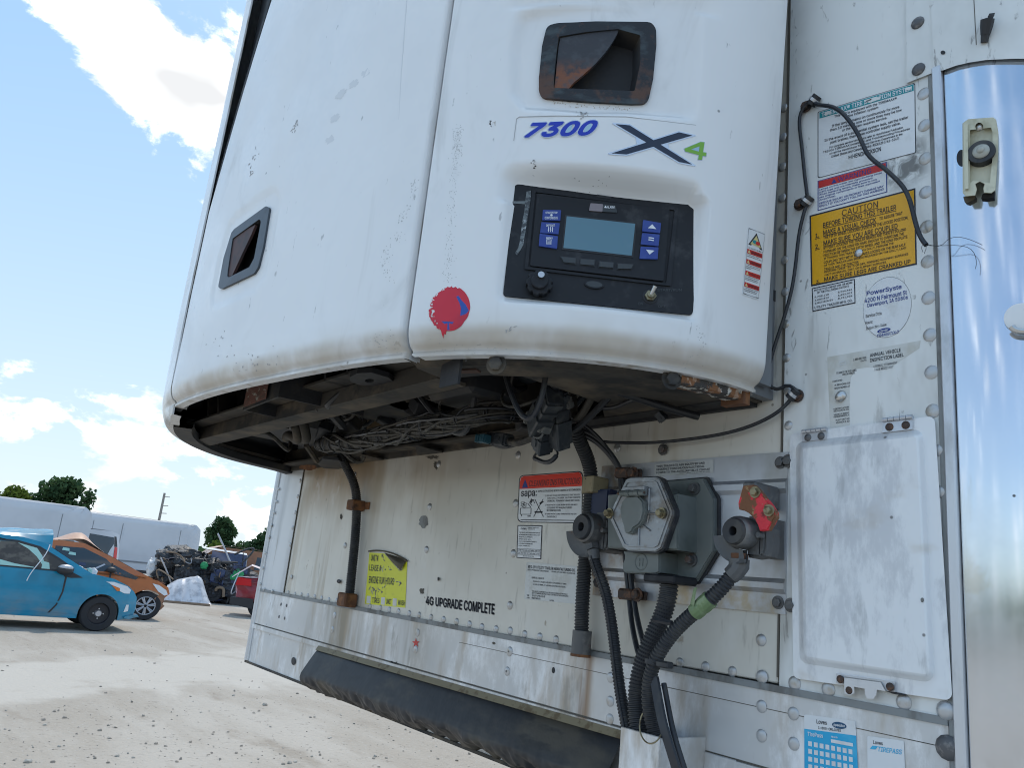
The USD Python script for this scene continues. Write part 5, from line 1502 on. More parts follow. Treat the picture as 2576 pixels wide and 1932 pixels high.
# 6 annual inspection label, half torn off
s = Sticker(WALL, [B(500, 1378), B(1150, 1262), B(1165, 1780), B(520, 1870)], 'inspection_label', 'half torn annual vehicle inspection label above the access door')
s.sheet('face', 'paper_old', 0.002, 0.0023, pts=[(0, 0), (1, 0), (0.985, 0.10), (0.62, 0.32), (0.60, 0.27), (0.42, 0.235), (0.30, 0.235), (0.245, 0.34), (0.225, 0.5), (0.215, 1.0), (0, 1.0)])
s.line('ink_faded', 0.005, 0.0, 0.005, 1.0, 0.005).line('ink_faded', 0.0, 0.004, 1.0, 0.004, 0.005).line('ink_faded', 0.985, 0, 0.985, 0.5, 0.006)
s.text('ink', [('ANNUAL VEHICLE', 0.455, 0.055, 0.785, 0.105), ('INSPECTION LABEL', 0.455, 0.125, 0.815, 0.175), ('1-888-000-9003', 0.275, 0.085, 0.415, 0.115, True), ('(2677)', 0.355, 0.125, 0.415, 0.150, True)], 0.0027)
s.text('ink_faded', [('LEGIBLE, PERMANENT', 0.49, 0.225, 0.745, 0.262), ('FADE RESISTANT', 0.50, 0.272, 0.70, 0.305)], 0.0027)
s.text('ink', [('TO WRITE ON THIS LABEL', 0.09, 0.235, 0.31, 0.262), ('PEN OR PENCIL', 0.155, 0.270, 0.29, 0.295), ('COMPLETED', 0.045, 0.345, 0.15, 0.368), ('A RECORD OF', 0.065, 0.40, 0.235, 0.425), ('MAINTAINED AT', 0.065, 0.445, 0.23, 0.470),
               ('CERTIFICATION', 0.045, 0.735, 0.21, 0.758), ('WITH 49CFR 396', 0.045, 0.765, 0.21, 0.788), ('VEHICLE IDENT', 0.045, 0.815, 0.21, 0.838), ('PERMANENTLY', 0.045, 0.845, 0.21, 0.868), ('FLEET UNIT NO', 0.065, 0.895, 0.21, 0.918), ('VEHICLE ID', 0.065, 0.93, 0.21, 0.953)], 0.0027)
for t in (0.375, 0.52, 0.585, 0.65, 0.715):
    s.line('ink', 0.05, t, 0.22, t, 0.005)
s.line('ink', 0.05, 0.375, 0.05, 0.715, 0.005)
s.shape('ink', [(0.165 + 0.045 * math.cos(t) * (1.18 if i % 2 else 0.9), 0.125 + 0.052 * math.sin(t) * (1.18 if i % 2 else 0.9)) for i, t in enumerate(np.linspace(0, 2 * math.pi, 12, endpoint=False))])
s.text('paper', [('NATL', 0.13, 0.092, 0.20, 0.115, True), ('SHOP', 0.13, 0.125, 0.20, 0.150, True)], 0.0031)
s.done()
scr = W(2116, 996, 0.003)
obj('screw', [dome_rivet(scr, N_, 0.0085, 0.006)], 'steel', trailer)
# 7 cleaning instructions
s = Sticker(WALL, [Cc(570, 958), Cc(1014, 925), Cc(1008, 1292), Cc(556, 1284)], 'cleaning_sticker', 'white cleaning instructions sticker with a red header, behind the left air coupling')
s.sheet('border', 'ink', 0.0, 0.0006, r=12)
s.sheet('face', 'paper', 0.0006, 0.0009, rect=(0.013, 0.018, 0.987, 0.982), r=11)
s.sheet('header', 'bright_red', 0.0009, 0.0012, pts=[(0.015, 0.13), (0.03, 0.05), (0.07, 0.022), (0.93, 0.022), (0.97, 0.05), (0.986, 0.13), (0.986, 0.290), (0.015, 0.290)])
s.shape('ink_blue', [(0.095, 0.085), (0.145, 0.270), (0.050, 0.270)], 0.0015)
s.text('ink', [('CLEANING INSTRUCTIONS', 0.16, 0.125, 0.955, 0.250)], 0.0015, 0.01)
s.text('ink', [('sapa:', 0.04, 0.335, 0.285, 0.490, True)], 0.0013)
s.text('ink', [('SAPA EXTRUSIONS NORTH AMERICA RECOMMENDS:', 0.30, 0.335, 0.97, 0.375), ('1) DO NOT CLEAN WITH PRODUCTS THAT INCLUDE', 0.42, 0.435, 0.955, 0.472), ('ACID, ALKALI, CHLORIDE, OR OTHER CORROSIVE', 0.45, 0.487, 0.965, 0.524), ('CHEMICALS. PERMANENT DAMAGE MAY OCCUR.', 0.45, 0.540, 0.955, 0.577),
               ('2) WASH WITH CLEAN, WARM WATER AND MILD', 0.42, 0.625, 0.92, 0.662), ('DETERGENT PER MANUFACTURER\'S', 0.45, 0.678, 0.84, 0.715), ('RECOMMENDATIONS.', 0.45, 0.730, 0.67, 0.767), ('3) RINSE WITH CLEAN, WARM WATER AND DRY', 0.42, 0.805, 0.91, 0.842), ('THOROUGHLY.', 0.45, 0.857, 0.61, 0.894)], 0.0012)
s.line('ink', 0.05, 0.945, 0.90, 0.945, 0.016, 0.0012)
for q in ([(0.04, 0.70), (0.205, 0.70)], [(0.04, 0.83), (0.205, 0.83)], [(0.04, 0.70), (0.04, 0.83)], [(0.205, 0.70), (0.205, 0.83)], [(0.06, 0.83), (0.06, 0.87)], [(0.26, 0.52), (0.40, 0.88)], [(0.385, 0.52), (0.25, 0.88)], [(0.235, 0.52), (0.255, 0.60)], [(0.15, 0.60), (0.20, 0.68)], [(0.17, 0.57), (0.22, 0.65)]):
    s.line('ink', *q[0], *q[1], w=0.011, h=0.0012)
s.shape('ink', [(0.26, 0.765), (0.385, 0.765), (0.385, 0.80), (0.26, 0.80)], 0.0012).shape('ink', [(0.20, 0.50), (0.235, 0.53), (0.205, 0.60), (0.18, 0.575)], 0.0012).shape('ink', [(0.325, 0.60), (0.375, 0.555), (0.40, 0.57), (0.35, 0.63)], 0.0012)
for c in ((0.075, 0.585), (0.105, 0.61), (0.075, 0.64), (0.10, 0.66), (0.17, 0.865), (0.19, 0.865)):
    P_ = Point(c[0], c[1] / 0.9).buffer(0.028 if c[1] < 0.8 else 0.013, quad_segs=4)
    rg = P_.difference(P_.buffer(-0.007))
    m_ = np.array(rg.exterior.coords)
    for u_, w_ in zip(m_[:-1], m_[1:]):
        s.line('ink', u_[0], u_[1] * 0.9, w_[0], w_[1] * 0.9, w=0.008, h=0.0012)
s.done()
# 8 federal inspection
s = Sticker(WALL, [Cc(558, 1304), Cc(731, 1306), Cc(722, 1542), Cc(551, 1532)], 'federal_inspection_sticker', 'narrow white federal inspection sticker with a black border under the cleaning sticker')
s.sheet('border', 'ink', 0.0, 0.0006)
s.sheet('face', 'paper', 0.0006, 0.0009, rect=(0.035, 0.026, 0.965, 0.974))
s.text('ink', [('FHWA', 0.14, 0.075, 0.37, 0.135), ('FEDERAL INSPECTION', 0.42, 0.06, 0.85, 0.088), ('CERTIFICATION', 0.42, 0.105, 0.70, 0.133)] + [(t, 0.07, 0.205 + i * 0.067, e, 0.240 + i * 0.067) for i, (t, e) in enumerate([
    ('THIS VEHICLE HAS PASSED INSPECTION IN', 0.90), ('ACCORDANCE WITH FEDERAL REGULATION', 0.90), ('49CFR 396.17 APPENDIX G', 0.62), ('REPORT ON FILE WITH -', 0.58), ('UTILITY TRAILER MANUFACTURING CO.', 0.80), ('17295 MOUNTAIN EMPIRE ROAD', 0.64), ('ATKINS, VIRGINIA 24311', 0.54)])] +
       [('JAN FEB MAR APR MAY JUN 18', 0.06, 0.735, 0.93, 0.775), ('JUL AUG SEP OCT NOV DEC 19 20', 0.06, 0.825, 0.93, 0.865), ('DATE OF INSPECTION', 0.26, 0.915, 0.70, 0.945)], 0.0012)
for t in (0.715, 0.795, 0.885):
    s.line('ink', 0.03, t, 0.97, t, 0.012, 0.0012)
s.done()
# 9 maker's plate
s = Sticker(WALL, [Ee(308, 1098), Ee(838, 1140), Ee(822, 1535), Ee(285, 1485)], 'maker_plate', 'silver maker plate sticker half hidden behind the thick black conduit')
s.sheet('face', 'paper_silver', 0.0, 0.0008, r=3)
s.text('ink', [('MFD. BY UTILITY TRAILER MANUFACTURING CO.', 0.035, 0.075, 0.965, 0.155, True), ('DATE OF MANUFACTURE: 09/2018', 0.035, 0.175, 0.44, 0.225, True), ('GVWR: 29,500 KG ( 65,000 LB)', 0.50, 0.175, 0.96, 0.225, True),
               ('GAWR ALL AXLES OF', 0.12, 0.375, 0.36, 0.425, True), ('9,000 KG ( 20,000 LB) WITH 275/80R22.5 TIRES', 0.15, 0.475, 0.80, 0.525, True), ('22.5X8.25 RIMS, AT 690 KPA (100 PSI) COLD DUAL', 0.15, 0.555, 0.79, 0.605, True),
               ('THIS VEHICLE CONFORMS TO ALL APPLICABLE FEDERAL MOTOR VEHICLE', 0.14, 0.745, 0.83, 0.785, True), ('SAFETY STANDARDS IN EFFECT ON DATE OF MANUFACTURE SHOWN ABOVE', 0.14, 0.795, 0.85, 0.835, True), ('VIN', 0.045, 0.865, 0.085, 0.905, True), ('1UYVS253', 0.14, 0.855, 0.40, 0.905, True), ('TYPE', 0.045, 0.935, 0.10, 0.975, True), ('SEMI TRAILER', 0.14, 0.925, 0.31, 0.972, True), ('61256', 0.49, 0.945, 0.57, 0.985, True)], 0.0012).done()
# 10 brake system notice on the mounting plate
s = Sticker(Wall(DW - 0.0005), [Cc(1508, 878), Cc(1922, 846), Cc(1922, 938), Cc(1512, 965)], 'brake_notice', 'thin silver brake system notice on the mounting plate above the grey socket box')
s.sheet('face', 'paper_silver', 0.004, 0.0048)
s.text('ink', [('THIS TRAILER IS ABS EQUIPPED AND', 0.035, 0.13, 0.85, 0.31, True), ('REQUIRES CONTINUOUS ELECTRICAL', 0.035, 0.38, 0.845, 0.56, True), ('POWER TO THE AUXILIARY/BLUE CIRCUIT', 0.03, 0.63, 0.945, 0.81, True)], 0.0052)
s.text('ink_faded', [('UTILITY TRAILER MFG. CO. PART NO. 50001', 0.42, 0.85, 0.94, 0.93)], 0.0052).done()
# 11 lime lease sticker with its curled corner
s = Sticker(WALL, [Dd(905, 795), Dd(1176, 812), Dd(1160, 1188), Dd(878, 1160)], 'lease_sticker', 'lime yellow unit and lease sticker with a curled brown corner')
s.sheet('face', 'lime', 0.0, 0.0008, pts=[(0.02, 0.02), (0.40, 0.02), (0.78, 0.30), (1.0, 0.13), (1.0, 1.0), (0, 1.0)])
s.text('ink', [('UNIT#', 0.07, 0.06, 0.26, 0.175), ('LEASE #', 0.05, 0.245, 0.35, 0.365), ('ENGINE RUN HOURS', 0.06, 0.465, 0.69, 0.60), ('TIRES', 0.175, 0.865, 0.355, 0.965), ('UNIT', 0.52, 0.865, 0.65, 0.965), ('WASH', 0.815, 0.865, 0.985, 0.965)], 0.0012)
rs = np.random.default_rng(3)
for (s0, t0, s1, t1, n) in ((0.38, 0.26, 0.58, 0.37, 9), (0.30, 0.05, 0.42, 0.14, 4), (0.05, 0.66, 0.55, 0.76, 16), (0.68, 0.50, 0.90, 0.58, 5), (0.74, 0.26, 0.95, 0.36, 5)):
    for i in range(n):
        a0, b0_ = rs.uniform(s0, s1), rs.uniform(t0, t1)
        s.line('ink_faded', a0, b0_, a0 + rs.normal(0, 0.03), b0_ + rs.normal(0, 0.05), 0.016, 0.0012)
s.done()
for q in (0.04, 0.395, 0.685):
    s.sheet('tick_box', 'paper_old', 0.0008, 0.0011, rect=(q, 0.845, q + 0.095, 0.985))
cpx = lambda a, b, h: Wall(DW - h).proj([s.px([(a, b)])[0]])[0]
cv = []
for t in np.linspace(0, 1, 10):
    row_ = []
    for q in np.linspace(0, 1, 8):
        a0 = np.array([0.40 + 0.58 * q, 0.005 + 0.10 * q])
        a1 = np.array([0.60 + 0.24 * q, 0.16 + 0.16 * q])
        p = a0 + (a1 - a0) * t
        row_.append(cpx(p[0], p[1], 0.001 + 0.014 * math.sin(t * math.pi * 0.8) * (0.4 + 0.6 * math.sin(q * math.pi))))
    cv.append(row_)
obj('curled_corner', grid(np.array(cv)), 'brown_back', s.t, smooth=True, label='curled brown corner')
obj('torn_edge', sweep(spline([cpx(a, b, 0.004) for a, b in ((0.0, 0.0), (0.2, -0.025), (0.42, -0.02), (0.7, 0.03), (1.0, 0.14))], 0.004), 0.0022, 6), 'brown_back', s.t)
# 12 black stencil line
s = Sticker(WALL, [Dd(1305, 1105), Dd(1782, 1158), Dd(1778, 1238), Dd(1302, 1168)], 'upgrade_lettering', 'black stencilled upgrade lettering low on the centre panel', 'lettering')
for o_, q_ in ((0, 0), (0.004, 0.03), (-0.004, -0.03)):
    s.text('ink', [('4G UPGRADE COMPLETE', o_, 0.03 + q_, 1 + o_, 0.97 + q_, True)], 0.0006 + 0.0001 * abs(o_) * 250)
s.done('letters')
# 13 red star
star = Sticker(Wall(DW - 0.004), [(1036, 1606), (1056, 1606), (1056, 1630), (1036, 1630)], 'star_sticker', 'tiny red star sticker between two rivets on the bottom rail')
star.sheet('star', 'signal_red', 0, 0.0008, pts=[(0.5 + (0.5 if i % 2 == 0 else 0.2) * math.sin(i * math.pi / 5), 0.5 - (0.5 if i % 2 == 0 else 0.2) * math.cos(i * math.pi / 5)) for i in range(10)])
# 14 tyre pass card and 15 its small companion on the bottom rail
Z6 = lambda a, b: (1900 + a * 0.3207, 1400 + b * 0.3207)
RAILS = Wall(DW - 0.0045)
s = Sticker(RAILS, [Z6(383, 1240), Z6(785, 1295), Z6(812, 1780), Z6(385, 1725)], 'tyre_card', 'white and sky blue tyre service card with rows of tick boxes on the bottom rail')
s.sheet('face', 'paper', 0, 0.0005, r=5)
s.sheet('panel', 'sign_blue', 0.0005, 0.0008, pts=[(0, 0.235), (1, 0.235), (1, 1), (0, 1)])
s.text('ink', [('Loves', 0.24, 0.055, 0.44, 0.125, True), ('1-800-OKLOVES', 0.27, 0.165, 0.71, 0.208, True)], 0.0009)
s.shape('dark_oval', np.stack([0.68 + 0.14 * np.cos(a_), 0.105 + 0.055 * np.sin(a_)], 1), 0.0009)
s.text('print_white', [('speedco', 0.57, 0.08, 0.79, 0.135, True)], 0.0012, 0.01)
s.text('print_white', [('TirePass', 0.065, 0.275, 0.36, 0.345, True), ('Month', 0.52, 0.29, 0.64, 0.32)], 0.0011)
s.shape('paper', [(0.51, 0.345), (0.93, 0.365), (0.93, 0.42), (0.51, 0.40)], 0.0011)
for r_ in range(5):
    for c_i in range(8):
        q0, t0 = 0.075 + c_i * 0.109, 0.425 + r_ * 0.125 + 0.006 * c_i
        s.shape('paper', [(q0, t0), (q0 + 0.072, t0 + 0.004), (q0 + 0.072, t0 + 0.082), (q0, t0 + 0.078)], 0.0011)
s.done()
s = Sticker(RAILS, [Z6(878, 1410), Z6(1165, 1450), Z6(1180, 1780), Z6(880, 1740)], 'tyre_label', 'small white tyre pass label right of the sky blue card')
s.sheet('face', 'paper', 0, 0.0005, r=4)
s.text('ink', [('Loves', 0.16, 0.085, 0.42, 0.175, True)], 0.0008)
s.text('sign_blue', [('TIREPASS', 0.28, 0.215, 0.93, 0.335, True)], 0.0008, 0.02)
s.shape('sign_blue', [(0.07, 0.30), (0.14, 0.215), (0.29, 0.215), (0.22, 0.30)], 0.0008).done()

# ---- decals on the unit's right door
oz = lambda a, b: (1000 + a * k2, b * k2)
n7 = lambda a, b: (1200 + a * 0.24864, 60 + b * 0.24864)
dec = thing('model_decal', 'blue italic number 7300 on the right hand door of the refrigeration unit', 'decal', SHELL.proj([(1410, 325)])[0])
ds = Sticker(RS, [n7(492, 1012), n7(1218, 990), n7(1190, 1132), n7(468, 1150)], 'x', 'x', parent=dec)


def fat_text(txt, grow):
    v, f = text_flat(txt, True)
    P_ = [Polygon(v[t_]) for t_ in f]
    return shapely.union_all(P_)


def italic(st, sl=0.10):
    from shapely import affinity
    return affinity.affine_transform(st, [0.94, sl, 0, -1, 0.0, 1.0])


g = italic(fat_text('7300', 0))
gp = shapely.transform(g, lambda c: ds.px(c))
obj('outline', slab(RS, gp.buffer(3.6).simplify(0.3), 0.0003, 0.0008, 12), 'decal_silver', dec, smooth=False)
obj('digits', slab(RS, gp.buffer(1.4).simplify(0.2), 0.0008, 0.0013, 12), 'decal_blue', dec, smooth=False)
for cxy, rx, ry in ((n7(925, 1060), 8.5, 12), (n7(1122, 1065), 9.5, 13)):
    obj('digit_fill', slab(RS, Polygon([(cxy[0] + rx * math.cos(t) - 3 * math.sin(t), cxy[1] + ry * math.sin(t)) for t in np.linspace(0, 6.283, 24)]).difference(gp), 0.0008, 0.0011, 12), 'decal_sky', dec, smooth=False)
X1 = Polygon([n7(*q) for q in [(1392, 1022), (1540, 1040), (1660, 1125), (1785, 1185)]] + [oz(*q) for q in [(1950, 935), (2055, 958), (1850, 1020), (2055, 1162), (1955, 1140), (1775, 1028), (1590, 1085), (1480, 1076), (1700, 1005)]])
xd = thing('letter_decal', 'large navy letter X with silver edges on the right hand door', 'decal', SHELL.proj([(1640, 365)])[0])
b1 = Polygon([oz(*q) for q in [(1508, 872), (1612, 882), (2056, 1162), (1955, 1142)]])
b2 = Polygon([oz(*q) for q in [(1478, 1076), (1592, 1086), (2056, 960), (1955, 935)]])
web = Polygon([oz(*q) for q in [(1660, 960), (1690, 985), (1740, 992), (1690, 1012), (1668, 1005)]]).union(Polygon([oz(*q) for q in [(1830, 1008), (1890, 998), (1870, 1010), (1878, 1035)]]))
xx = b1.union(b2)
obj('outline', slab(RS, xx.union(web).buffer(2.6, join_style=2, mitre_limit=2).buffer(0), 0.0003, 0.0009, 14), 'decal_silver', xd, smooth=False)
obj('letter', slab(RS, xx.buffer(-0.8, join_style=2), 0.0009, 0.0014, 14), 'decal_navy', xd, smooth=False)
f4 = Polygon([oz(*q) for q in [(1992, 1050), (2105, 1005), (2132, 1008), (2122, 1075), (2145, 1080), (2143, 1103), (2120, 1100), (2114, 1128), (2088, 1125), (2093, 1094), (1998, 1068)]])
h4 = Polygon([oz(*q) for q in [(2036, 1056), (2098, 1034), (2094, 1072)]])
fd = thing('number_decal', 'small green number four beside the navy letter X', 'decal', SHELL.proj([(1750, 385)])[0])
obj('outline', slab(RS, f4.buffer(1.4), 0.0003, 0.0008, 12), 'decal_silver', fd, smooth=False)
obj('digit', slab(RS, f4.difference(h4), 0.0008, 0.0013, 12), 'decal_green', fd, smooth=False)
obj('digit_fill', slab(RS, h4.buffer(-0.6), 0.0008, 0.0010, 12), 'decal_sky', fd, smooth=False)
# clear backing outline around the number
lnp = [n7(*q) for q in [(372, 1180), (400, 960), (430, 940), (800, 935), (1500, 955), (2212, 1050)]]
obj('backing_edge', slab(RS, LineString(lnp).buffer(0.6), 0.0, 0.0004, 20), 'scuff', dec, smooth=False)
# tall multi language warning strip at the right edge of the door
wz = lambda a, b: (1860 + a * 0.13870, 550 + b * 0.13870)
s = Sticker(RS, [wz(145, 175), wz(470, 300), wz(352, 1490), wz(42, 1390)], 'start_warning_sticker', 'tall narrow warning sticker in four languages at the right edge of the unit door')
s.sheet('border', 'paper', 0.0, 0.0005, r=3, edge=14)
s.sheet('face', 'paper', 0.0005, 0.0008, rect=(0.07, 0.02, 0.93, 0.975), edge=14)
for q in ((0.06, 0.018, 0.94, 0.018), (0.06, 0.977, 0.94, 0.977), (0.06, 0.018, 0.06, 0.977), (0.94, 0.018, 0.94, 0.977)):
    s.line('ink_faded', *q, w=0.012, h=0.0011)
s.shape('ink', [(0.50, 0.045), (0.90, 0.265), (0.10, 0.250)], 0.0011).shape('warn_yellow', [(0.50, 0.085), (0.80, 0.243), (0.20, 0.232)], 0.0014)
s.shape('teal', np.stack([0.43 + 0.12 * np.cos(a_), 0.185 + 0.026 * np.sin(a_)], 1), 0.0017).shape('signal_red', np.stack([0.60 + 0.12 * np.cos(a_), 0.192 + 0.026 * np.sin(a_)], 1), 0.0018)
s.text('ink', [('62-66155-01 REV A', 0.13, 0.283, 0.92, 0.303, True)], 0.0011)
for i, (t0, w_, ls) in enumerate([(0.315, 'WARNING', ['Unit may start', 'automatically at any time']), (0.465, 'AVERTISSEMENT', ['Le groupe peut d\u00e9marrer', 'automatiquement \u00e0 tout', 'moment']), (0.635, 'ATEN\u00c7\u00c3O', ['A unidade pode entrar', 'em funcionamento a', 'qualquer momento']), (0.805, 'ADVERTENCIA', ['La unidad puede arrancar', 'autom\u00e1ticamente en', 'cualquier momento'])]):
    s.sheet('band', 'signal_red', 0.0008, 0.0011, rect=(0.08, t0, 0.92, t0 + 0.065), edge=14)
    s.text('ink', [(w_, 0.29, t0 + 0.016, 0.88, t0 + 0.052, True)], 0.0014)
    s.shape('warn_yellow', [(0.17, t0 + 0.008), (0.26, t0 + 0.058), (0.10, t0 + 0.056)], 0.0014)
    s.text('ink', [(q, 0.09, t0 + 0.072 + 0.024 * j, 0.60 + 0.3 * min(1, len(q) / 24) if len(q) > 8 else 0.35, t0 + 0.089 + 0.024 * j, True) for j, q in enumerate(ls)], 0.0011)
s.done()
# ------------------------------------------------------------------ couplings, hoses, wires and lamp on the front wall
zs3 = lambda a, b: (1200 + a * 0.36166, 1100 + b * 0.36166)
q5 = lambda a, b: (1500 + a * 0.24716, 1150 + b * 0.24716)


def path(pts, step=0.008):
    return spline([W(x, y, h) for x, y, h in pts], step)


def prism_wall(poly_px, surf_h, h0, h1, ref=None):
    """A block with an outline given where it is seen at surf_h, running from h0 to h1 in front of the wall, square to it."""
    P = Wall(DW - surf_h).proj(np.array(poly_px, float))
    pl = Polygon(P[:, [0, 2]])
    if not pl.is_valid:
        pl = pl.buffer(0)
    return pl


def extr(pl, h0, h1, bev=0.0):
    out = []
    if bev:
        parts = [(pl, h0, h1 - bev), ]
        a = np.array(pl.exterior.coords)[:-1]
        b_ = pl.buffer(-bev, join_style=2)
        m = trimesh.creation.extrude_polygon(pl, h1 - h0 - bev)
        out.append((m, h0))
        m2 = trimesh.creation.extrude_polygon(pl.buffer(-bev * 0.6), bev)
        out.append((m2, h1 - bev))
    else:
        out.append((trimesh.creation.extrude_polygon(pl, h1 - h0), h0))
    r = []
    for m, h in out:
        v = np.array(m.vertices)
        r.append(trimesh.Trimesh(np.stack([v[:, 0], DW - (h + v[:, 2]), v[:, 1]], 1), np.array(m.faces)[:, ::-1], process=False))
    return trimesh.util.concatenate(r)


# grey seven way socket box
HF = 0.088
box_t = thing('socket_box', 'grey cast socket box with a hexagonal aluminium cover between the two air couplings', 'electrical box', W(1640, 1300, 0))
base_pl = prism_wall([q5(*p) for p in [(700, 260), (1120, 225), (1228, 430), (1228, 960), (1040, 1268), (960, 1275), (560, 1230), (560, 300)]], 0.012, 0, 0)
obj('base_gasket', extr(base_pl.buffer(0.004), 0.0065, 0.012), 'rubber', box_t)
obj('base_plate', extr(base_pl, 0.012, 0.022, 0.002), 'nose_box_grey', box_t)
body_pl = prism_wall([q5(*p) for p in [(112, 385), (250, 372), (300, 300), (640, 300), (700, 400), (825, 372), (825, 945), (112, 925)]], HF - 0.016, 0, 0)
obj('body', extr(body_pl, 0.022, HF - 0.016, 0.003), 'nose_box_grey', box_t)
low_pl = prism_wall([q5(*p) for p in [(268, 960), (640, 965), (640, 1175), (600, 1190), (290, 1178), (268, 1160), (262, 1090), (285, 1040), (285, 1000)]], 0.070, 0, 0)
obj('body', extr(low_pl, 0.022, 0.070, 0.003), 'nose_box_grey', box_t)
ec = Wall(DW - 0.070).proj([q5(455, 1070)])[0]
er = np.linalg.norm(Wall(DW - 0.070).proj([q5(530, 1070)])[0] - ec) * 0.8
tor = lambda c, R, r, n=40: sweep([c + np.array([R * math.cos(t), 0, R * math.sin(t)]) for t in np.linspace(0, 2 * math.pi, n)], r, 6, caps=False)
obj('maker_mark', [tor(ec, er, 0.0012), bx(ec[0] - er * 0.35, ec[0] - er * 0.20, ec[1] - 0.0012, ec[1] + 0.001, ec[2] - er * 0.5, ec[2] + er * 0.5), bx(ec[0] + er * 0.20, ec[0] + er * 0.35, ec[1] - 0.0012, ec[1] + 0.001, ec[2] - er * 0.5, ec[2] + er * 0.5),
                   bx(ec[0] - er * 0.20, ec[0] + er * 0.2, ec[1] - 0.0011, ec[1] + 0.001, ec[2] - er * 0.08, ec[2] + er * 0.08)], 'nose_box_grey', box_t)
hexp = [q5(*p) for p in [(300, 225), (340, 212), (600, 203), (645, 225), (775, 540), (775, 590), (655, 930), (600, 962), (320, 950), (270, 925), (140, 640), (140, 560)]]
hx = prism_wall(hexp, HF, 0, 0).buffer(-0.004).buffer(0.004, quad_segs=4)
obj('cover_gasket', extr(hx.buffer(0.0025), HF - 0.0155, HF - 0.006), 'rubber', box_t)
cov = obj('cover', [extr(hx, HF - 0.006, HF, 0.0025)], 'cast_cover', box_t, label='hexagonal cast aluminium cover')
rimm = hx.buffer(-0.0085)
obj('cover_rim', extr(hx.buffer(-0.0065).difference(rimm), HF, HF + 0.002), 'cast_cover', cov)
obj('cover_rib', [cyl(Wall(DW - HF - 0.001).proj([q5(*a)])[0], Wall(DW - HF - 0.001).proj([q5(*b)])[0], 0.0016, n=8) for a, b in (((490, 575), (610, 578)), ((540, 320), (535, 545)), ((455, 682), (548, 750)), ((435, 720), (430, 900)), ((535, 590), (520, 670)))], 'cast_cover', cov)
fl_pl = prism_wall([q5(*p) for p in [(300, 408), (420, 398), (465, 450), (478, 540), (455, 640), (420, 690), (372, 720), (350, 765), (318, 778), (285, 765), (278, 710), (250, 620), (240, 530), (262, 450)]], HF + 0.012, 0, 0).buffer(0.003).buffer(-0.002)
obj('socket_flap', extr(fl_pl, HF, HF + 0.012, 0.004), 'nose_box_grey', box_t, label='round grey flap over the socket')
ha, hb = Wall(DW - HF - 0.012).proj([q5(250, 372)])[0], Wall(DW - HF - 0.012).proj([q5(490, 362)])[0]
for j in range(5):
    obj('hinge_barrel', cyl(ha + (hb - ha) * (j / 5 + 0.01), ha + (hb - ha) * ((j + 1) / 5 - 0.01), 0.0062 if j % 2 else 0.0054, n=12), 'nose_box_grey', box_t)
obj('hinge_pin', cyl(ha - (hb - ha) * 0.12, hb, 0.0025, n=8), 'rusty_bolt', box_t)
obj('hinge_mount', bx(ha[0] + 0.004, hb[0] - 0.002, DW - HF - 0.012, DW - HF, ha[2] - 0.004, ha[2] + 0.012, 0.001), 'cast_cover', box_t)
for p in ((140, 575), (670, 572)):
    obj('cover_bolt', hex_bolt(Wall(DW - HF - 0.001).proj([q5(*p)])[0], N_, 0.0065, 0.012), 'brass', box_t)
for p in ((1010, 325), (980, 1050)):
    obj('base_bolt', hex_bolt(Wall(DW - 0.022).proj([q5(*p)])[0], N_, 0.0075, 0.014), 'cast_dark', box_t)
nb_ = Wall(DW - 0.055).proj([q5(765, 1245)])[0]
obj('conduit_nut', [bx(nb_[0] - 0.038, nb_[0] + 0.032, nb_[1] - 0.030, nb_[1] + 0.030, nb_[2] - 0.008, nb_[2] + 0.006, 0.003)], 'plastic_black', box_t)


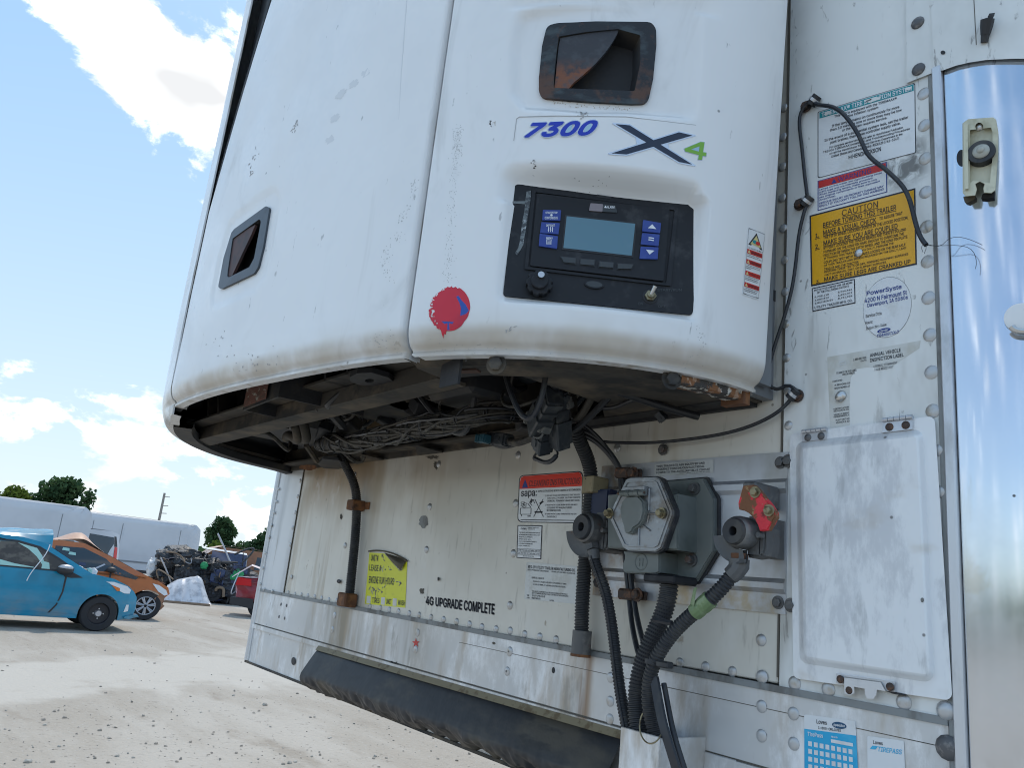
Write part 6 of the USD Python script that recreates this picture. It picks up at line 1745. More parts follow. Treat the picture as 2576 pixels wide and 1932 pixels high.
# air line couplings
def gladhand(c_px, h, r_seal_px, name_label, plate):
    c = W(*c_px, h)
    r = Rpx(c, r_seal_px)
    t = thing('air_coupling', name_label, 'air coupling', W(*c_px, 0), None)
    Y = np.array([0, -1.0, 0])
    prof = [(r * 0.98, 0.0), (r * 1.14, -0.003), (r * 1.20, -0.010), (r * 1.20, -0.030), (r * 1.10, -0.042)]
    th_ = np.linspace(0, 2 * np.pi, 49)
    body = grid(np.array([[c + np.array([q * math.cos(a), -d, q * math.sin(a)]) for a in th_] for q, d in prof]))
    obj('body', [body, cyl(c + [0, 0.036, 0], c + [0, 0.044, 0], r * 1.2, n=32)], 'cast_dark', t, smooth=40)
    sprof = [(r * 1.0, 0.0), (r * 0.97, 0.004), (r * 0.90, 0.006), (r * 0.36, 0.005), (r * 0.30, 0.003), (r * 0.28, -0.018), (0.0001, -0.020)]
    obj('seal', grid(np.array([[c + np.array([q * math.cos(a), -d, q * math.sin(a)]) for a in th_] for q, d in sprof])), 'rubber', t, smooth=45, label='round black rubber seal')
    # wing of the coupling flange, lower left
    aw = np.linspace(math.radians(188), math.radians(284), 24)
    wing = np.array([[c + np.array([q * math.cos(a), 0.012 + dd, q * math.sin(a)]) for a in aw] for q, dd in ((r * 1.25, 0), (r * 1.85, 0.0), (r * 2.30, -0.004), (r * 2.30, 0.006), (r * 1.25, 0.012))])
    obj('flange_wing', [grid(wing), grid(wing[:, [0]].repeat(2, 1) + np.array([[[0, 0, 0], [0, 0.0005, 0]]]))], 'cast_dark', t, smooth=35)
    # arm that carries it to the wall, and the pipe elbow underneath
    aw = np.linspace(math.radians(-60), math.radians(75), 20)
    arm = Polygon([(c[0] + r * 1.2 * math.cos(a), c[2] + r * 1.2 * math.sin(a)) for a in np.linspace(math.radians(90), math.radians(270), 12)] + [(c[0] + r * 0.1, c[2] - r * 1.75), (c[0] + r * 1.45, c[2] - r * 1.55), (c[0] + r * 1.60, c[2] - r * 0.9), (c[0] + r * 1.55, c[2] + r * 0.5), (c[0] + r * 0.8, c[2] + r * 1.4)])
    obj('arm', extr(arm, 0.010 + (0.02 if plate else 0.0), h - 0.030, 0.004), 'cast_dark', t)
    obj('arm', extr(Polygon([(c[0] + r * 0.2, c[2] - r * 1.6), (c[0] + r * 1.2, c[2] - r * 1.6), (c[0] + r * 1.2, c[2] + r * 1.3), (c[0] + r * 0.2, c[2] + r * 1.3)]), 0.006, h - 0.028, 0.002), 'cast_dark', t)
    pin = c + np.array([r * 1.45, 0.022, -r * 0.15])
    obj('lug_pin', cyl(pin + [0, 0.006, 0], pin + [0, -0.006, 0], 0.0045, n=12), 'cast_dark', t)
    return t, c, r


tg, cL, rL = gladhand(zs3(735, 625), 0.098, 32, 'dark air coupling with a black rubber seal, left of the grey socket box', False)
bp = W(*zs3(840, 470), 0.03)
obj('mount_bracket', [extr(Polygon([(bp[0] - 0.030, bp[2] - 0.035), (bp[0] + 0.030, bp[2] - 0.035), (bp[0] + 0.030, bp[2] + 0.030), (bp[0] - 0.012, bp[2] + 0.030), (bp[0] - 0.030, bp[2] + 0.018)]), 0.010, 0.034, 0.004)], 'blue_paint', tg, label='dark blue painted bracket')
obj('elbow', [cyl(W(*zs3(800, 735), 0.075), W(*zs3(808, 790), 0.078), 0.0125, n=6), cyl(W(*zs3(808, 790), 0.078), W(*zs3(818, 855), 0.078), 0.0115, 0.0105, 16)], 'cast_dark', tg)
tr, cR, rR = gladhand(zs3(1792, 655), 0.098, 34, 'dark air coupling under a red rusted bracket, right of the grey socket box', True)
br = [q5(*p) for p in [(1490, 290), (1590, 280), (1640, 330), (1760, 480), (1812, 560), (1815, 610), (1735, 745), (1660, 752), (1640, 690), (1600, 620), (1545, 570), (1500, 545), (1448, 535), (1440, 470), (1465, 380)]]
bpl = prism_wall(br, 0.084, 0, 0)
obj('red_bracket', extr(bpl, 0.072, 0.084, 0.002), 'red_flake', tr, label='rusted bracket with flaking red paint')
for p in ((1620, 360), (1760, 545)):
    obj('bracket_bolt', [hex_bolt(Wall(DW - 0.084).proj([q5(*p)])[0], N_, 0.0062, 0.008)], 'brass', tr)
bk = Wall(DW - 0.07).proj([q5(1500, 300), q5(1660, 285)])
obj('mount_bracket', [bx(bk[0][0] - 0.002, bk[1][0] - 0.006, DW - 0.0715, DW - 0.006, bk[0][2] - 0.030, bk[1][2] + 0.006, 0.003)], 'cast_dark', tr)
pe = [W(*q5(1455, 985), 0.075), W(*q5(1455, 1040), 0.075)]
obj('elbow', [cyl(pe[0], pe[1], 0.0135, n=16)], 'rust', tr, label='rusty pipe nipple')
obj('elbow', [sweep([pe[1], W(*q5(1452, 1110), 0.075), W(*q5(1425, 1155), 0.078), W(*q5(1372, 1205), 0.08)], [0.0165, 0.0165, 0.0150, 0.0140], 10)], 'cast_dark', tr)

# corrugated conduits
cd1 = thing('conduit', 'thin black corrugated conduit hanging from the unit near the lime sticker', 'conduit', W(886, 1300, 0))
obj('tube', corrugated([(*W(855, 1135, 0.09),), (*W(866, 1165, 0.07),), (*W(886, 1205, 0.04),), (*W(896, 1245, 0.024),), (*W(897, 1290, 0.02),), (*W(891, 1380, 0.02),), (*W(885, 1440, 0.02),), (*W(879, 1502, 0.02),)], Rpx(W(890, 1300), 11.5), 0.0062, 0.13, 18), 'rubber', cd1, smooth=20)
p = W(896, 1272, 0.02)
obj('clamp', [bx(p[0] - 0.021, p[0] + 0.023, p[1] - 0.022, DW - 0.001, p[2] - 0.015, p[2] + 0.015, 0.003), bx(p[0] + 0.02, p[0] + 0.05, DW - 0.004, DW - 0.001, p[2] - 0.010, p[2] + 0.012, 0.001)], 'rust', cd1, label='rusty clamp')
p = W(878, 1510, 0.018)
obj('end_fitting', [bx(p[0] - 0.026, p[0] + 0.026, DW - 0.044, DW - 0.004, p[2] - 0.019, p[2] + 0.019, 0.004)], 'rust', cd1, label='rusty end fitting')
cd2 = thing('conduit', 'thick black corrugated conduit with a tan clamp beside the cleaning sticker', 'conduit', W(1470, 1350, 0))
obj('tube', corrugated([(*W(1447, 1070, 0.10),), (*W(1455, 1100, 0.085),), (*W(1474, 1145, 0.055),), (*W(1485, 1185, 0.035),), (*W(1486, 1230, 0.028),), (*W(1481, 1300, 0.028),), (*W(1473, 1400, 0.028),), (*W(1466, 1500, 0.028),), (*W(1463, 1600, 0.028),)], Rpx(W(1470, 1400), 18), 0.0062, 0.13, 22), 'rubber', cd2, smooth=20)
p = W(1485, 1222, 0.028)
obj('clamp', [sweep([p + [0, 0, -0.017], p + [0, 0, 0.017]], 0.0165, 24), bx(p[0] + 0.008, p[0] + 0.030, DW - 0.05, DW - 0.006, p[2] - 0.016, p[2] + 0.016, 0.002)], 'yellow_band', cd2, label='tan clamp')
p = W(1463, 1615, 0.028)
obj('end_fitting', [sweep([p + [0, 0, -0.022], p + [0, 0, 0.020]], 0.0185, 20)], 'cast_dark', cd2)
obj('end_fitting', [sweep([p + [0, 0, -0.027], p + [0, 0, -0.022]], 0.0195, 20)], 'rust', cd2, label='rusty collar')
HO = 'corrugated hoses in the aluminium chute'
hz = [('narrow ribbed black hose running down from the left air coupling', [(1493, 1400, 0.078), (1500, 1425, 0.078), (1520, 1480, 0.075), (1537, 1560, 0.07), (1550, 1660, 0.07), (1562, 1750, 0.075), (1578, 1838, 0.085), (1584, 1900, 0.09)], 14.5),
      ('thick ribbed black hose running straight down from the grey socket box', [(1683, 1465, 0.060), (1680, 1500, 0.062), (1668, 1545, 0.066), (1640, 1610, 0.075), (1615, 1680, 0.08), (1603, 1750, 0.082), (1606, 1830, 0.085), (1620, 1900, 0.088)], 24),
      ('ribbed black hose with green tape curving down from the right air coupling', [(1842, 1445, 0.080), (1815, 1480, 0.085), (1770, 1522, 0.09), (1705, 1580, 0.095), (1660, 1640, 0.10), (1636, 1700, 0.10), (1632, 1770, 0.098), (1645, 1838, 0.092), (1660, 1900, 0.09)], 18.5)]
for i, (lab, pts, rp) in enumerate(hz):
    t = thing('hose', lab, 'hose', W(pts[3][0], pts[3][1], 0))
    P = [W(*q) for q in pts]
    rr_ = Rpx(P[3], rp)
    obj('tube', corrugated(P, rr_, 0.0058, 0.13, 20), 'rubber', t, smooth=20)
    Q = spline(P, 0.004)
    if i == 0:
        obj('split_line', sweep(Q[:-8] + np.array([0.004, -rr_ - 0.0002, 0.0]), 0.0016, 6), 'shell_dark', t)
    if i == 1:
        obj('strap', sweep([W(1645, 1560, 0.105), W(1690, 1568, 0.10)], 0.0045, 6), 'rubber', t)
    if i == 2:
        k0 = np.argmin([np.linalg.norm(q - P[2]) for q in Q])
        seg = Q[k0 - 4:k0 + 6]
        wr = sweep(seg, rr_ * 1.10 + 0.0015 * RNG.random(len(seg)), 14)
        obj('tape_wrap', wr, 'green_tape', t, smooth=25, label='wrap of green tape')
        c = Q[k0] + [0, -rr_, 0]
        obj('tape_wrap', hull([c + np.array(o) for o in ((-0.010, -0.002, 0.008), (-0.003, -0.004, 0.018), (-0.001, -0.004, 0.026), (-0.008, -0.003, 0.024), (-0.016, 0, 0.0), (-0.006, -0.003, -0.004))]), 'green_tape', t, smooth=False)
        kk_ = Q[int(len(Q) * 0.60)]
        obj('strap', [sweep([kk_ + [0.0, -0.0, 0.012], kk_ + [0.0, 0, 0.004]], rr_ * 1.14, 16), bx(kk_[0] + 0.015, kk_[0] + 0.04, kk_[1] - 0.012, kk_[1] + 0.004, kk_[2] + 0.002, kk_[2] + 0.012, 0.002)], 'rubber', t)

# smooth black cables
cbl = thing('cable_pair', 'two smooth black cables looping from under the unit down behind the grey socket box', 'cable', W(1575, 1400, 0))
for o in (0, 9):
    obj('cable', sweep(path([(1425 - o * 0.4, 1075 - o, 0.10), (1450, 1088 - o, 0.085), (1490, 1106 - o * 1.2, 0.06), (1530, 1142 - o, 0.035), (1556 + o * 0.5, 1182, 0.020), (1562 + o, 1230, 0.018), (1568 + o, 1330, 0.018), (1574 + o, 1420, 0.018), (1581 + o * 1.2, 1490, 0.018), (1590 + o * 1.8, 1570, 0.03), (1605 + o * 2.2, 1640, 0.05), (1622 + o * 1.6, 1690, 0.06)]), Rpx(W(1550, 1200), 6.2), 10), 'cable_black', cbl)
obj('cable', sweep(path([(1452, 1060, 0.09), (1480, 1078, 0.07), (1515, 1112, 0.045), (1542, 1150, 0.028), (1562, 1188, 0.019)]), Rpx(W(1550, 1200), 5.0), 10), 'cable_black', cbl)
for x, y in ((1570, 1190), (1580, 1496)):
    p = W(x, y, 0.020)
    obj('clamp', [bx(p[0] - 0.020, p[0] + 0.018, p[1] - 0.010, DW - 0.0045, p[2] - 0.010, p[2] + 0.010, 0.004), bx(p[0] + 0.016, p[0] + 0.034, DW - 0.012, DW - 0.0045, p[2] - 0.008, p[2] + 0.008, 0.002)], 'rusty_bolt', cbl)
    obj('clamp_bolt', [hex_bolt(W(x + 24, y + 1, 0.022), N_, 0.0085, 0.010)], 'rusty_bolt', cbl)
stp = thing('rubber_strap', 'flat black strap hanging over the aluminium chute right of the hoses', 'strap', W(1680, 1850, 0.09))
sp_ = path([(1645, 1700, 0.10), (1655, 1755, 0.108), (1668, 1820, 0.118), (1685, 1880, 0.122), (1705, 1945, 0.12)], 0.01)
obj('strap_band', grid(np.array([sp_ + o for o in ([-0.010, 0, 0], [-0.008, -0.003, 0], [0.008, -0.003, 0], [0.010, 0, 0])])), 'cable_black', stp, smooth=25)
obj('strap_band', sweep(sp_ + np.array([0.016, 0.006, -0.01]), 0.0045, 8), 'cable_black', stp)
obj('wire_loop', sweep(path([(1617, 1795, 0.12), (1609, 1830, 0.125), (1618, 1860, 0.13), (1638, 1872, 0.132), (1655, 1862, 0.13), (1662, 1850, 0.125)], 0.005), 0.0012, 6), 'brass', stp)

# the thin lamp wire with its clips and frayed end
wire = thing('lamp_wire', 'thin black wire clipped up the right panel and fraying out by the amber caution sticker', 'wire', W(2000, 700, 0))
wp = [(1436, 1082, 0.09), (1465, 1098, 0.07), (1510, 1110, 0.045), (1560, 1114, 0.03), (1650, 1113, 0.025), (1750, 1103, 0.022), (1850, 1084, 0.02), (1920, 1058, 0.018), (1965, 1030, 0.014), (1990, 1003, 0.010)]
obj('wire', sweep(path(wp), 0.0031, 8), 'cable_black', wire)
wp = [(2004, 985, 0.010), (1990, 972, 0.012), (1978, 970, 0.012), (1962, 978, 0.014), (1945, 977, 0.016), (1934, 965, 0.018), (1931, 945, 0.018), (1938, 908, 0.016), (1952, 860, 0.014), (1975, 790, 0.014), (1993, 720, 0.014), (2003, 650, 0.013), (2010, 590, 0.012), (2024, 530, 0.011), (2030, 508, 0.010), (2029, 480, 0.011), (2022, 420, 0.012), (2016, 360, 0.012), (2011, 310, 0.011), (2016, 280, 0.011), (2036, 256, 0.012), (2048, 252, 0.012)]
obj('wire', sweep(path(wp), 0.0031, 8), 'cable_black', wire)
wp = [(2045, 254, 0.012), (2060, 263, 0.014), (2085, 266, 0.016), (2112, 278, 0.018), (2140, 308, 0.02), (2165, 350, 0.02), (2185, 390, 0.02), (2220, 420, 0.02), (2252, 448, 0.02), (2277, 478, 0.02), (2292, 515, 0.02), (2302, 555, 0.02), (2314, 592, 0.022), (2330, 616, 0.024)]
obj('wire', sweep(path(wp), 0.0036, 8), 'cable_black', wire)
for pts in ([(2328, 614, 0.024), (2345, 617, 0.024), (2368, 617, 0.022), (2385, 602, 0.02), (2425, 598, 0.012), (2471, 616, 0.005)], [(2328, 616, 0.024), (2350, 618, 0.024), (2400, 617, 0.02), (2440, 625, 0.012), (2453, 642, 0.01), (2454, 676, 0.01)],
            [(2326, 612, 0.024), (2318, 622, 0.03), (2322, 634, 0.03)], [(2328, 612, 0.024), (2330, 624, 0.03), (2325, 638, 0.03)]):
    obj('strand', sweep(path(pts, 0.006), 0.0004, 5), 'cable_black', wire)
for (x, y), (bx_, by_), w_ in (((2048, 252), (2029, 268), (24, 22)), ((2030, 505), (2013, 514), (22, 20)), ((1996, 992), (2007, 996), (24, 20))):
    p, q = W(x, y, 0.011), W(bx_, by_, 0.004)
    obj('clip', [sweep([p + np.array([-0.007, 0, -0.006]), p + np.array([0.007, 0, 0.006])], 0.0085, 12), hull([p + np.array([0.006, 0.002, 0.006]), p + np.array([-0.006, 0.002, -0.008]), q + np.array([0.006, -0.001, 0.007]), q + np.array([-0.006, -0.001, -0.007]), q + np.array([0, -0.004, 0])])], 'rubber', wire)
    obj('clip_band', [sweep([p + np.array([-0.002, -0.0004, -0.0017]), p + np.array([0.002, -0.0004, 0.0017])], 0.0092, 12)], 'trim', wire)
    obj('clip_bolt', [hex_bolt(q, N_, 0.0075, 0.009)], 'rusty_bolt', wire)

# marker lamp on the polished corner and the broken stub above it
mk('lamp_base', (0.52, 0.51, 0.39), 0.42, layers=[dict(col=(0.33, 0.31, 0.21), sc=(20, 20, 14), lo=0.45, hi=0.65), dict(col=(0.16, 0.14, 0.10), sc=(30, 30, 30), lo=0.6, hi=0.7, amt=0.8, gates=[('z', HC + 0.62, HC + 0.58)])])
mk('lens', (0.33, 0.33, 0.29), 0.12, spec=0.7)
mz = lambda a, b: (2300 + a * 0.45172, 250 + b * 0.45172)
lamp = thing('marker_lamp', 'yellowed marker lamp housing with a round clear lens on the polished corner', 'lamp', CORNER.proj([mz(370, 320)])[0])
LB = [mz(*p) for p in [(268, 132), (300, 108), (440, 98), (456, 112), (468, 180), (466, 330), (452, 505), (430, 522), (388, 520), (384, 495), (390, 470), (365, 458), (342, 470), (350, 500), (340, 535), (285, 540), (270, 520)]]
lb = Polygon(LB).buffer(0)
obj('housing', slab(CORNER, lb, 0.001, 0.016, 12), 'lamp_base', lamp, smooth=30)
inn = Polygon([mz(*p) for p in [(306, 165), (430, 150), (440, 180), (440, 320), (425, 470), (330, 455), (306, 470)]])
obj('housing', slab(CORNER, lb.buffer(-1).difference(inn.buffer(-2)).difference(Point(mz(362, 150)).buffer(10)), 0.016, 0.024, 12), 'lamp_base', lamp, smooth=30)
obj('rib', slab(CORNER, [mz(*p) for p in [(275, 140), (298, 135), (302, 495), (280, 500)]], 0.024, 0.029, 20), 'lamp_base', lamp)
lc = CORNER.proj([mz(380, 310)], 0.016)[0]
lr = Rpx(lc, 29)
ang = math.asin(min(1, (lc[0] - XC0) / (RC + 0.016)))
ln_ = np.array([math.sin(ang), -math.cos(ang), 0])
obj('grommet', [cyl(lc - ln_ * 0.004, lc + ln_ * 0.012, lr * 1.15, lr * 1.05, 32)], 'rubber', lamp)
obj('lens', [dome_rivet(lc + ln_ * 0.012, ln_, lr * 0.66, 0.005, 28)], 'lens', lamp, smooth=True, label='round clear lens')
obj('lens', [dome_rivet(lc + ln_ * 0.0168, ln_, lr * 0.30, 0.003, 18)], 'lens', lamp, smooth=True)
obj('mount_screw', dome_rivet(CORNER.proj([mz(362, 152)], 0.016)[0], ln_, 0.007, 0.004), 'steel', lamp)
obj('wire_hole', slab(CORNER, Polygon([(mz(262, 325)[0] + 12 * math.cos(t), mz(262, 325)[1] + 21 * math.sin(t)) for t in np.linspace(0, 6.283, 20)]), 0.0, 0.0012, 12), 'shell_dark', lamp)
obj('putty', slab(CORNER, [mz(*p) for p in [(272, 540), (340, 535), (340, 552), (300, 575), (280, 570)]], 0.0, 0.006, 12), 'brown_back', lamp)
obj('putty', slab(CORNER, [mz(*p) for p in [(380, 525), (448, 508), (446, 545), (400, 552), (372, 550)]], 0.0, 0.006, 12), 'tar', lamp)
stub = thing('broken_connector', 'broken black rubber connector stub on the white header sheet', 'connector', CORNER.proj([(2487, 70)])[0])
sc = CORNER.proj([(2484, 76)], 0.008)[0]
up_ = np.array([0.25, 0.0, 0.97])
obj('stub', [sweep([sc - up_ * 0.010 + ln_ * 0.005, sc + ln_ * 0.008, sc + up_ * 0.010 + ln_ * 0.012], [0.0065, 0.0085, 0.0095], 9), sweep([sc - up_ * 0.020 + ln_ * 0.002, sc - up_ * 0.009 + ln_ * 0.005], [0.005, 0.0065], 8), hull([sc + up_ * 0.006 + np.array(o) * 0.6 for o in ((0.008, -0.01, 0), (0.02, -0.015, 0.012), (0.022, -0.014, 0.02), (0.01, -0.016, 0.024), (0.004, -0.012, 0.02))])], 'rubber', stub, smooth=25)
obj('socket_mouth', cyl(sc + up_ * 0.010 + ln_ * 0.012, sc + up_ * 0.0104 + ln_ * 0.0125, 0.007, n=10), 'shell_dark', stub)
white_disc = CORNER.proj([(2572, 800)], 0.001)[0]
an2 = math.asin(min(1, (white_disc[0] - XC0) / RC))
cn = np.array([math.sin(an2), -math.cos(an2), 0])
rc_ = thing('round_disc', 'white round disc with a dark hook on the polished corner at the right edge', 'white_disc', white_disc)  # a thin white disc laid on the polished steel
obj('disc', dome_rivet(white_disc, cn, Rpx(white_disc, 40), 0.0012, 36), 'shell_white', rc_, smooth=True)
obj('hook', sweep(spline([CORNER.proj([p_], 0.012)[0] for p_ in ((2545, 822), (2560, 832), (2580, 834), (2600, 836))], 0.003), 0.0045, 8), 'steel', rc_)

# ------------------------------------------------------------------ wiring loom under the unit
mk('strand_dust', (0.052, 0.046, 0.037), 0.7)
mk('plug', (0.022, 0.027, 0.033), 0.5, layers=[dict(col=(0.065, 0.068, 0.066), sc=(50, 50, 50), lo=0.5, hi=0.66, amt=0.8)], bump=(120, 0.2, 0.003))
loom = thing('wiring_loom', 'dusty taped wiring loom with cable ties slung under the refrigeration unit', 'wiring', Zp(1050, 1080, 0.30))
lp = spline([Zp(800, 1118, 0.330), Zp(850, 1116, 0.318), Zp(905, 1112, 0.308), Zp(960, 1098, 0.306), Zp(1020, 1085, 0.306), Zp(1080, 1072, 0.306), Zp(1140, 1058, 0.308), Zp(1190, 1046, 0.312), Zp(1232, 1040, 0.318), Zp(1290, 1040, 0.326), Zp(1340, 1052, 0.33)], 0.006)
rb = np.interp(np.linspace(0, 1, len(lp)), [0, 0.12, 0.3, 0.55, 0.75, 0.88, 1], [0.014, 0.022, 0.017, 0.018, 0.020, 0.015, 0.008])
rb = rb * (1 + 0.10 * (meshkit.fbm(np.stack([np.arange(len(lp)) * 0.21, np.zeros(len(lp)), np.zeros(len(lp))], 1), 3, 3) - 0.5) * 2)
obj('bundle', sweep(lp, rb, 16), 'tape_wrap', loom, smooth=25, label='main taped bundle')
T_, Nn_, B_ = frame_path(lp)
rs = np.random.default_rng(12)
for i in range(64):
    i0 = int(rs.integers(0, len(lp) - 25))
    L_ = int(rs.integers(18, 60))
    i1 = min(len(lp), i0 + L_)
    ph0, tw = rs.uniform(0, 6.28), rs.normal(0, 0.035)
    idx = np.arange(i0, i1)
    a_w = ph0 + tw * (idx - i0)
    off = rb[idx] + 0.001 + rs.uniform(0.002, 0.007) * np.sin(np.linspace(0, math.pi, len(idx)))
    obj('strand', sweep(lp[idx] + off[:, None] * (np.cos(a_w)[:, None] * Nn_[idx] + np.sin(a_w)[:, None] * B_[idx]), rs.uniform(0.0018, 0.0040), 6), str(rs.choice(['tape_wrap', 'cable_black', 'strand_dust'], p=[0.4, 0.3, 0.3])), loom)
for i in range(22):
    i0 = int(np.interp(i, [0, 21], [6, len(lp) - 12])) + int(rs.integers(-3, 4))
    a_w = np.linspace(0, 2 * math.pi * rs.uniform(1.0, 1.5), 30)
    tilt = rs.normal(0, 0.011)
    R_b = rb[i0] + rs.uniform(0.002, 0.005)
    obj('cable_tie', sweep(lp[i0] + R_b * (np.cos(a_w)[:, None] * Nn_[i0] + np.sin(a_w)[:, None] * B_[i0]) + T_[i0] * (tilt * np.sin(a_w + 1))[:, None] + T_[i0] * (0.006 * a_w / 6.28)[:, None], 0.0017, 5), 'cable_black', loom)
# loose leads, hoses and clips up in the engine bay
bay_in = inner.buffer(-0.10)
for i in range(60):
    x_, y_ = rs.uniform(-2.2, -0.98), rs.uniform(0.72, 1.07)
    p0 = np.array([x_, y_, HC + rs.uniform(0.335, 0.44)])
    p3 = p0 + np.array([rs.normal(0, 0.20), rs.normal(0, 0.10), rs.normal(0, 0.03)])
    p3[1] = np.clip(p3[1], 0.70, 1.02)
    if not (bay_in.contains(Point(*p0[:2])) and bay_in.contains(Point(*p3[:2]))):
        continue
    p3[2] = max(p3[2], HC + 0.335)
    pm = (p0 + p3) / 2 + np.array([rs.normal(0, 0.04), rs.normal(0, 0.04), -rs.uniform(0.0, 0.035)])
    pm[2] = max(pm[2], HC + 0.322)
    obj('lead', sweep(spline([p0, p0 * 0.6 + pm * 0.4 + [0, 0, 0.008], pm, p3], 0.012), rs.uniform(0.0022, 0.0075), 7), str(rs.choice(['cable_black', 'tape_wrap', 'strand_dust', 'rubber'])), loom)
for i in range(26):
    x_, y_ = rs.uniform(-2.2, -1.0), rs.uniform(0.75, 1.05)
    w_, d2, h2 = rs.uniform(0.01, 0.05), rs.uniform(0.01, 0.04), rs.uniform(0.01, 0.05)
    z_ = HC + rs.uniform(0.345, 0.44)
    b_x = bx(-w_, w_, -d2, d2, -h2 / 2, h2 / 2, 0.003)
    b_x.apply_transform(trimesh.transformations.euler_matrix(*rs.normal(0, 0.35, 3)))
    b_x.apply_translation([x_, y_, z_])
    obj('bracket', b_x, str(rs.choice(['frame_dusty', 'frame_dark', 'plug'])), unit, smooth=False)
# plugs hanging at the right end of the loom
mk('plug_grey', (0.10, 0.105, 0.105), 0.55, layers=[dict(col=(0.19, 0.18, 0.16), sc=(60, 60, 60), lo=0.5, hi=0.66)])
mk('plug_teal', (0.02, 0.085, 0.12), 0.5)


def plug(px0, px1, h0, h1, w, d, mat, lab=None, n=3):
    a, b = W(*px0, h0), W(*px1, h1)
    ax = (b - a) / np.linalg.norm(b - a)
    sd = np.cross(ax, [0, 1, 0])
    sd /= np.linalg.norm(sd)
    fd_ = np.cross(sd, ax)
    L_ = np.linalg.norm(b - a)

    def blk(t0, t1, ww, dd, bev=0.15):
        pts = []
        for t in (t0, t1):
            for u_, v_ in ((1, 1 - bev), (1 - bev, 1), (-1 + bev, 1), (-1, 1 - bev), (-1, -1 + bev), (-1 + bev, -1), (1 - bev, -1), (1, -1 + bev)):
                pts.append(a + ax * L_ * t + sd * ww * u_ + fd_ * dd * v_)
        return hull(pts)
    out = [blk(0, 0.55, w * 0.82, d * 0.82), blk(0.50, 0.90, w, d), blk(0.88, 1.0, w * 0.8, d * 0.8), blk(0.05, 0.15, w * 0.95, d * 0.95), blk(0.3, 0.36, w * 0.92, d * 0.92)]
    out.append(blk(0.52, 0.75, w * 0.3, d * 1.15))
    obj('connector', out, mat, loom, smooth=False, label=lab)


plug((1400, 985), (1408, 1125), 0.20, 0.15, 0.021, 0.018, 'plug', 'long dark connector')
plug((1395, 990), (1345, 1078), 0.24, 0.19, 0.024, 0.018, 'plug')
plug((1372, 1060), (1362, 1135), 0.19, 0.16, 0.018, 0.016, 'plug')
plug((1330, 1050), (1378, 1078), 0.20, 0.20, 0.013, 0.012, 'plug_grey', 'pale grey connector shell')
plug((1425, 1000), (1432, 1028), 0.18, 0.17, 0.007, 0.009, 'plug_grey')
plug((1256, 1044), (1277, 1046), 0.22, 0.22, 0.014, 0.013, 'plug_grey', 'round grey connector end')
plug((1205, 1034), (1222, 1034), 0.25, 0.25, 0.008, 0.008, 'plug_teal')
plug((1202, 1104), (1228, 1104), 0.19, 0.19, 0.009, 0.009, 'plug_teal')
plug((1232, 1104), (1282, 1108), 0.17, 0.17, 0.013, 0.013, 'plug')
obj('lead', sweep(path([(1280, 1110, 0.17), (1310, 1112, 0.17), (1340, 1100, 0.17), (1372, 1086, 0.17)]), 0.0075, 10), 'tape_wrap', loom)
obj('lead', sweep(path([(1225, 1108, 0.17), (1255, 1122, 0.16), (1290, 1120, 0.16), (1318, 1106, 0.16)]), 0.005, 8), 'cable_black', loom)
obj('lead', sweep(path([(1398, 960, 0.26), (1402, 980, 0.22), (1400, 1000, 0.20)]), 0.012, 10), 'cable_black', loom)
obj('lead', sweep(path([(1345, 1075, 0.2), (1340, 1090, 0.2), (1352, 1102, 0.2), (1364, 1096, 0.2), (1362, 1080, 0.2)], 0.004), 0.0022, 6), 'plug_grey', loom)
obj('lead', sweep(path([(1365, 1134, 0.16), (1348, 1142, 0.16), (1342, 1152, 0.16), (1362, 1160, 0.16), (1388, 1158, 0.16), (1402, 1144, 0.15), (1396, 1130, 0.15)], 0.004), 0.0023, 6), 'cable_black', loom)
obj('lead', sweep(path([(1345, 1153, 0.16), (1365, 1162, 0.16), (1388, 1159, 0.16), (1400, 1146, 0.155)], 0.004), 0.0045, 6), 'cable_black', loom)
obj('lead', sweep(spline([Zp(1640, 1010, 0.34), Zp(1600, 1005, 0.34), Zp(1560, 1020, 0.335), Zp(1500, 1025, 0.33)], 0.01), 0.004, 8), 'cable_black', loom)
plug((1655, 1038), (1672, 1058), 0.06, 0.05, 0.008, 0.008, 'plug')
obj('engine_cluster', [bx(-1.36, -1.20, 0.80, 0.98, HC + 0.345, HC + 0.53, 0.01)], 'frame_dark', unit)
# ------------------------------------------------------------------ wrecked cars, vans and trees across the lot
def carpaint(name, c, rough=0.25):
    mk(name, c, rough, coat=0.4, layers=[dict(col=tuple(0.82 * q for q in c), sc=(3, 3, 3), lo=0.4, hi=0.7), dict(col=tuple(0.6 * q + 0.06 for q in c), sc=(5, 5, 9), lo=0.55, hi=0.75, amt=0.12), dict(col=(0.24, 0.21, 0.17), sc=(2, 2, 5), lo=0.38, hi=0.70, amt=0.40, det=7, gates=[('z', 0.72, 0.22)])])


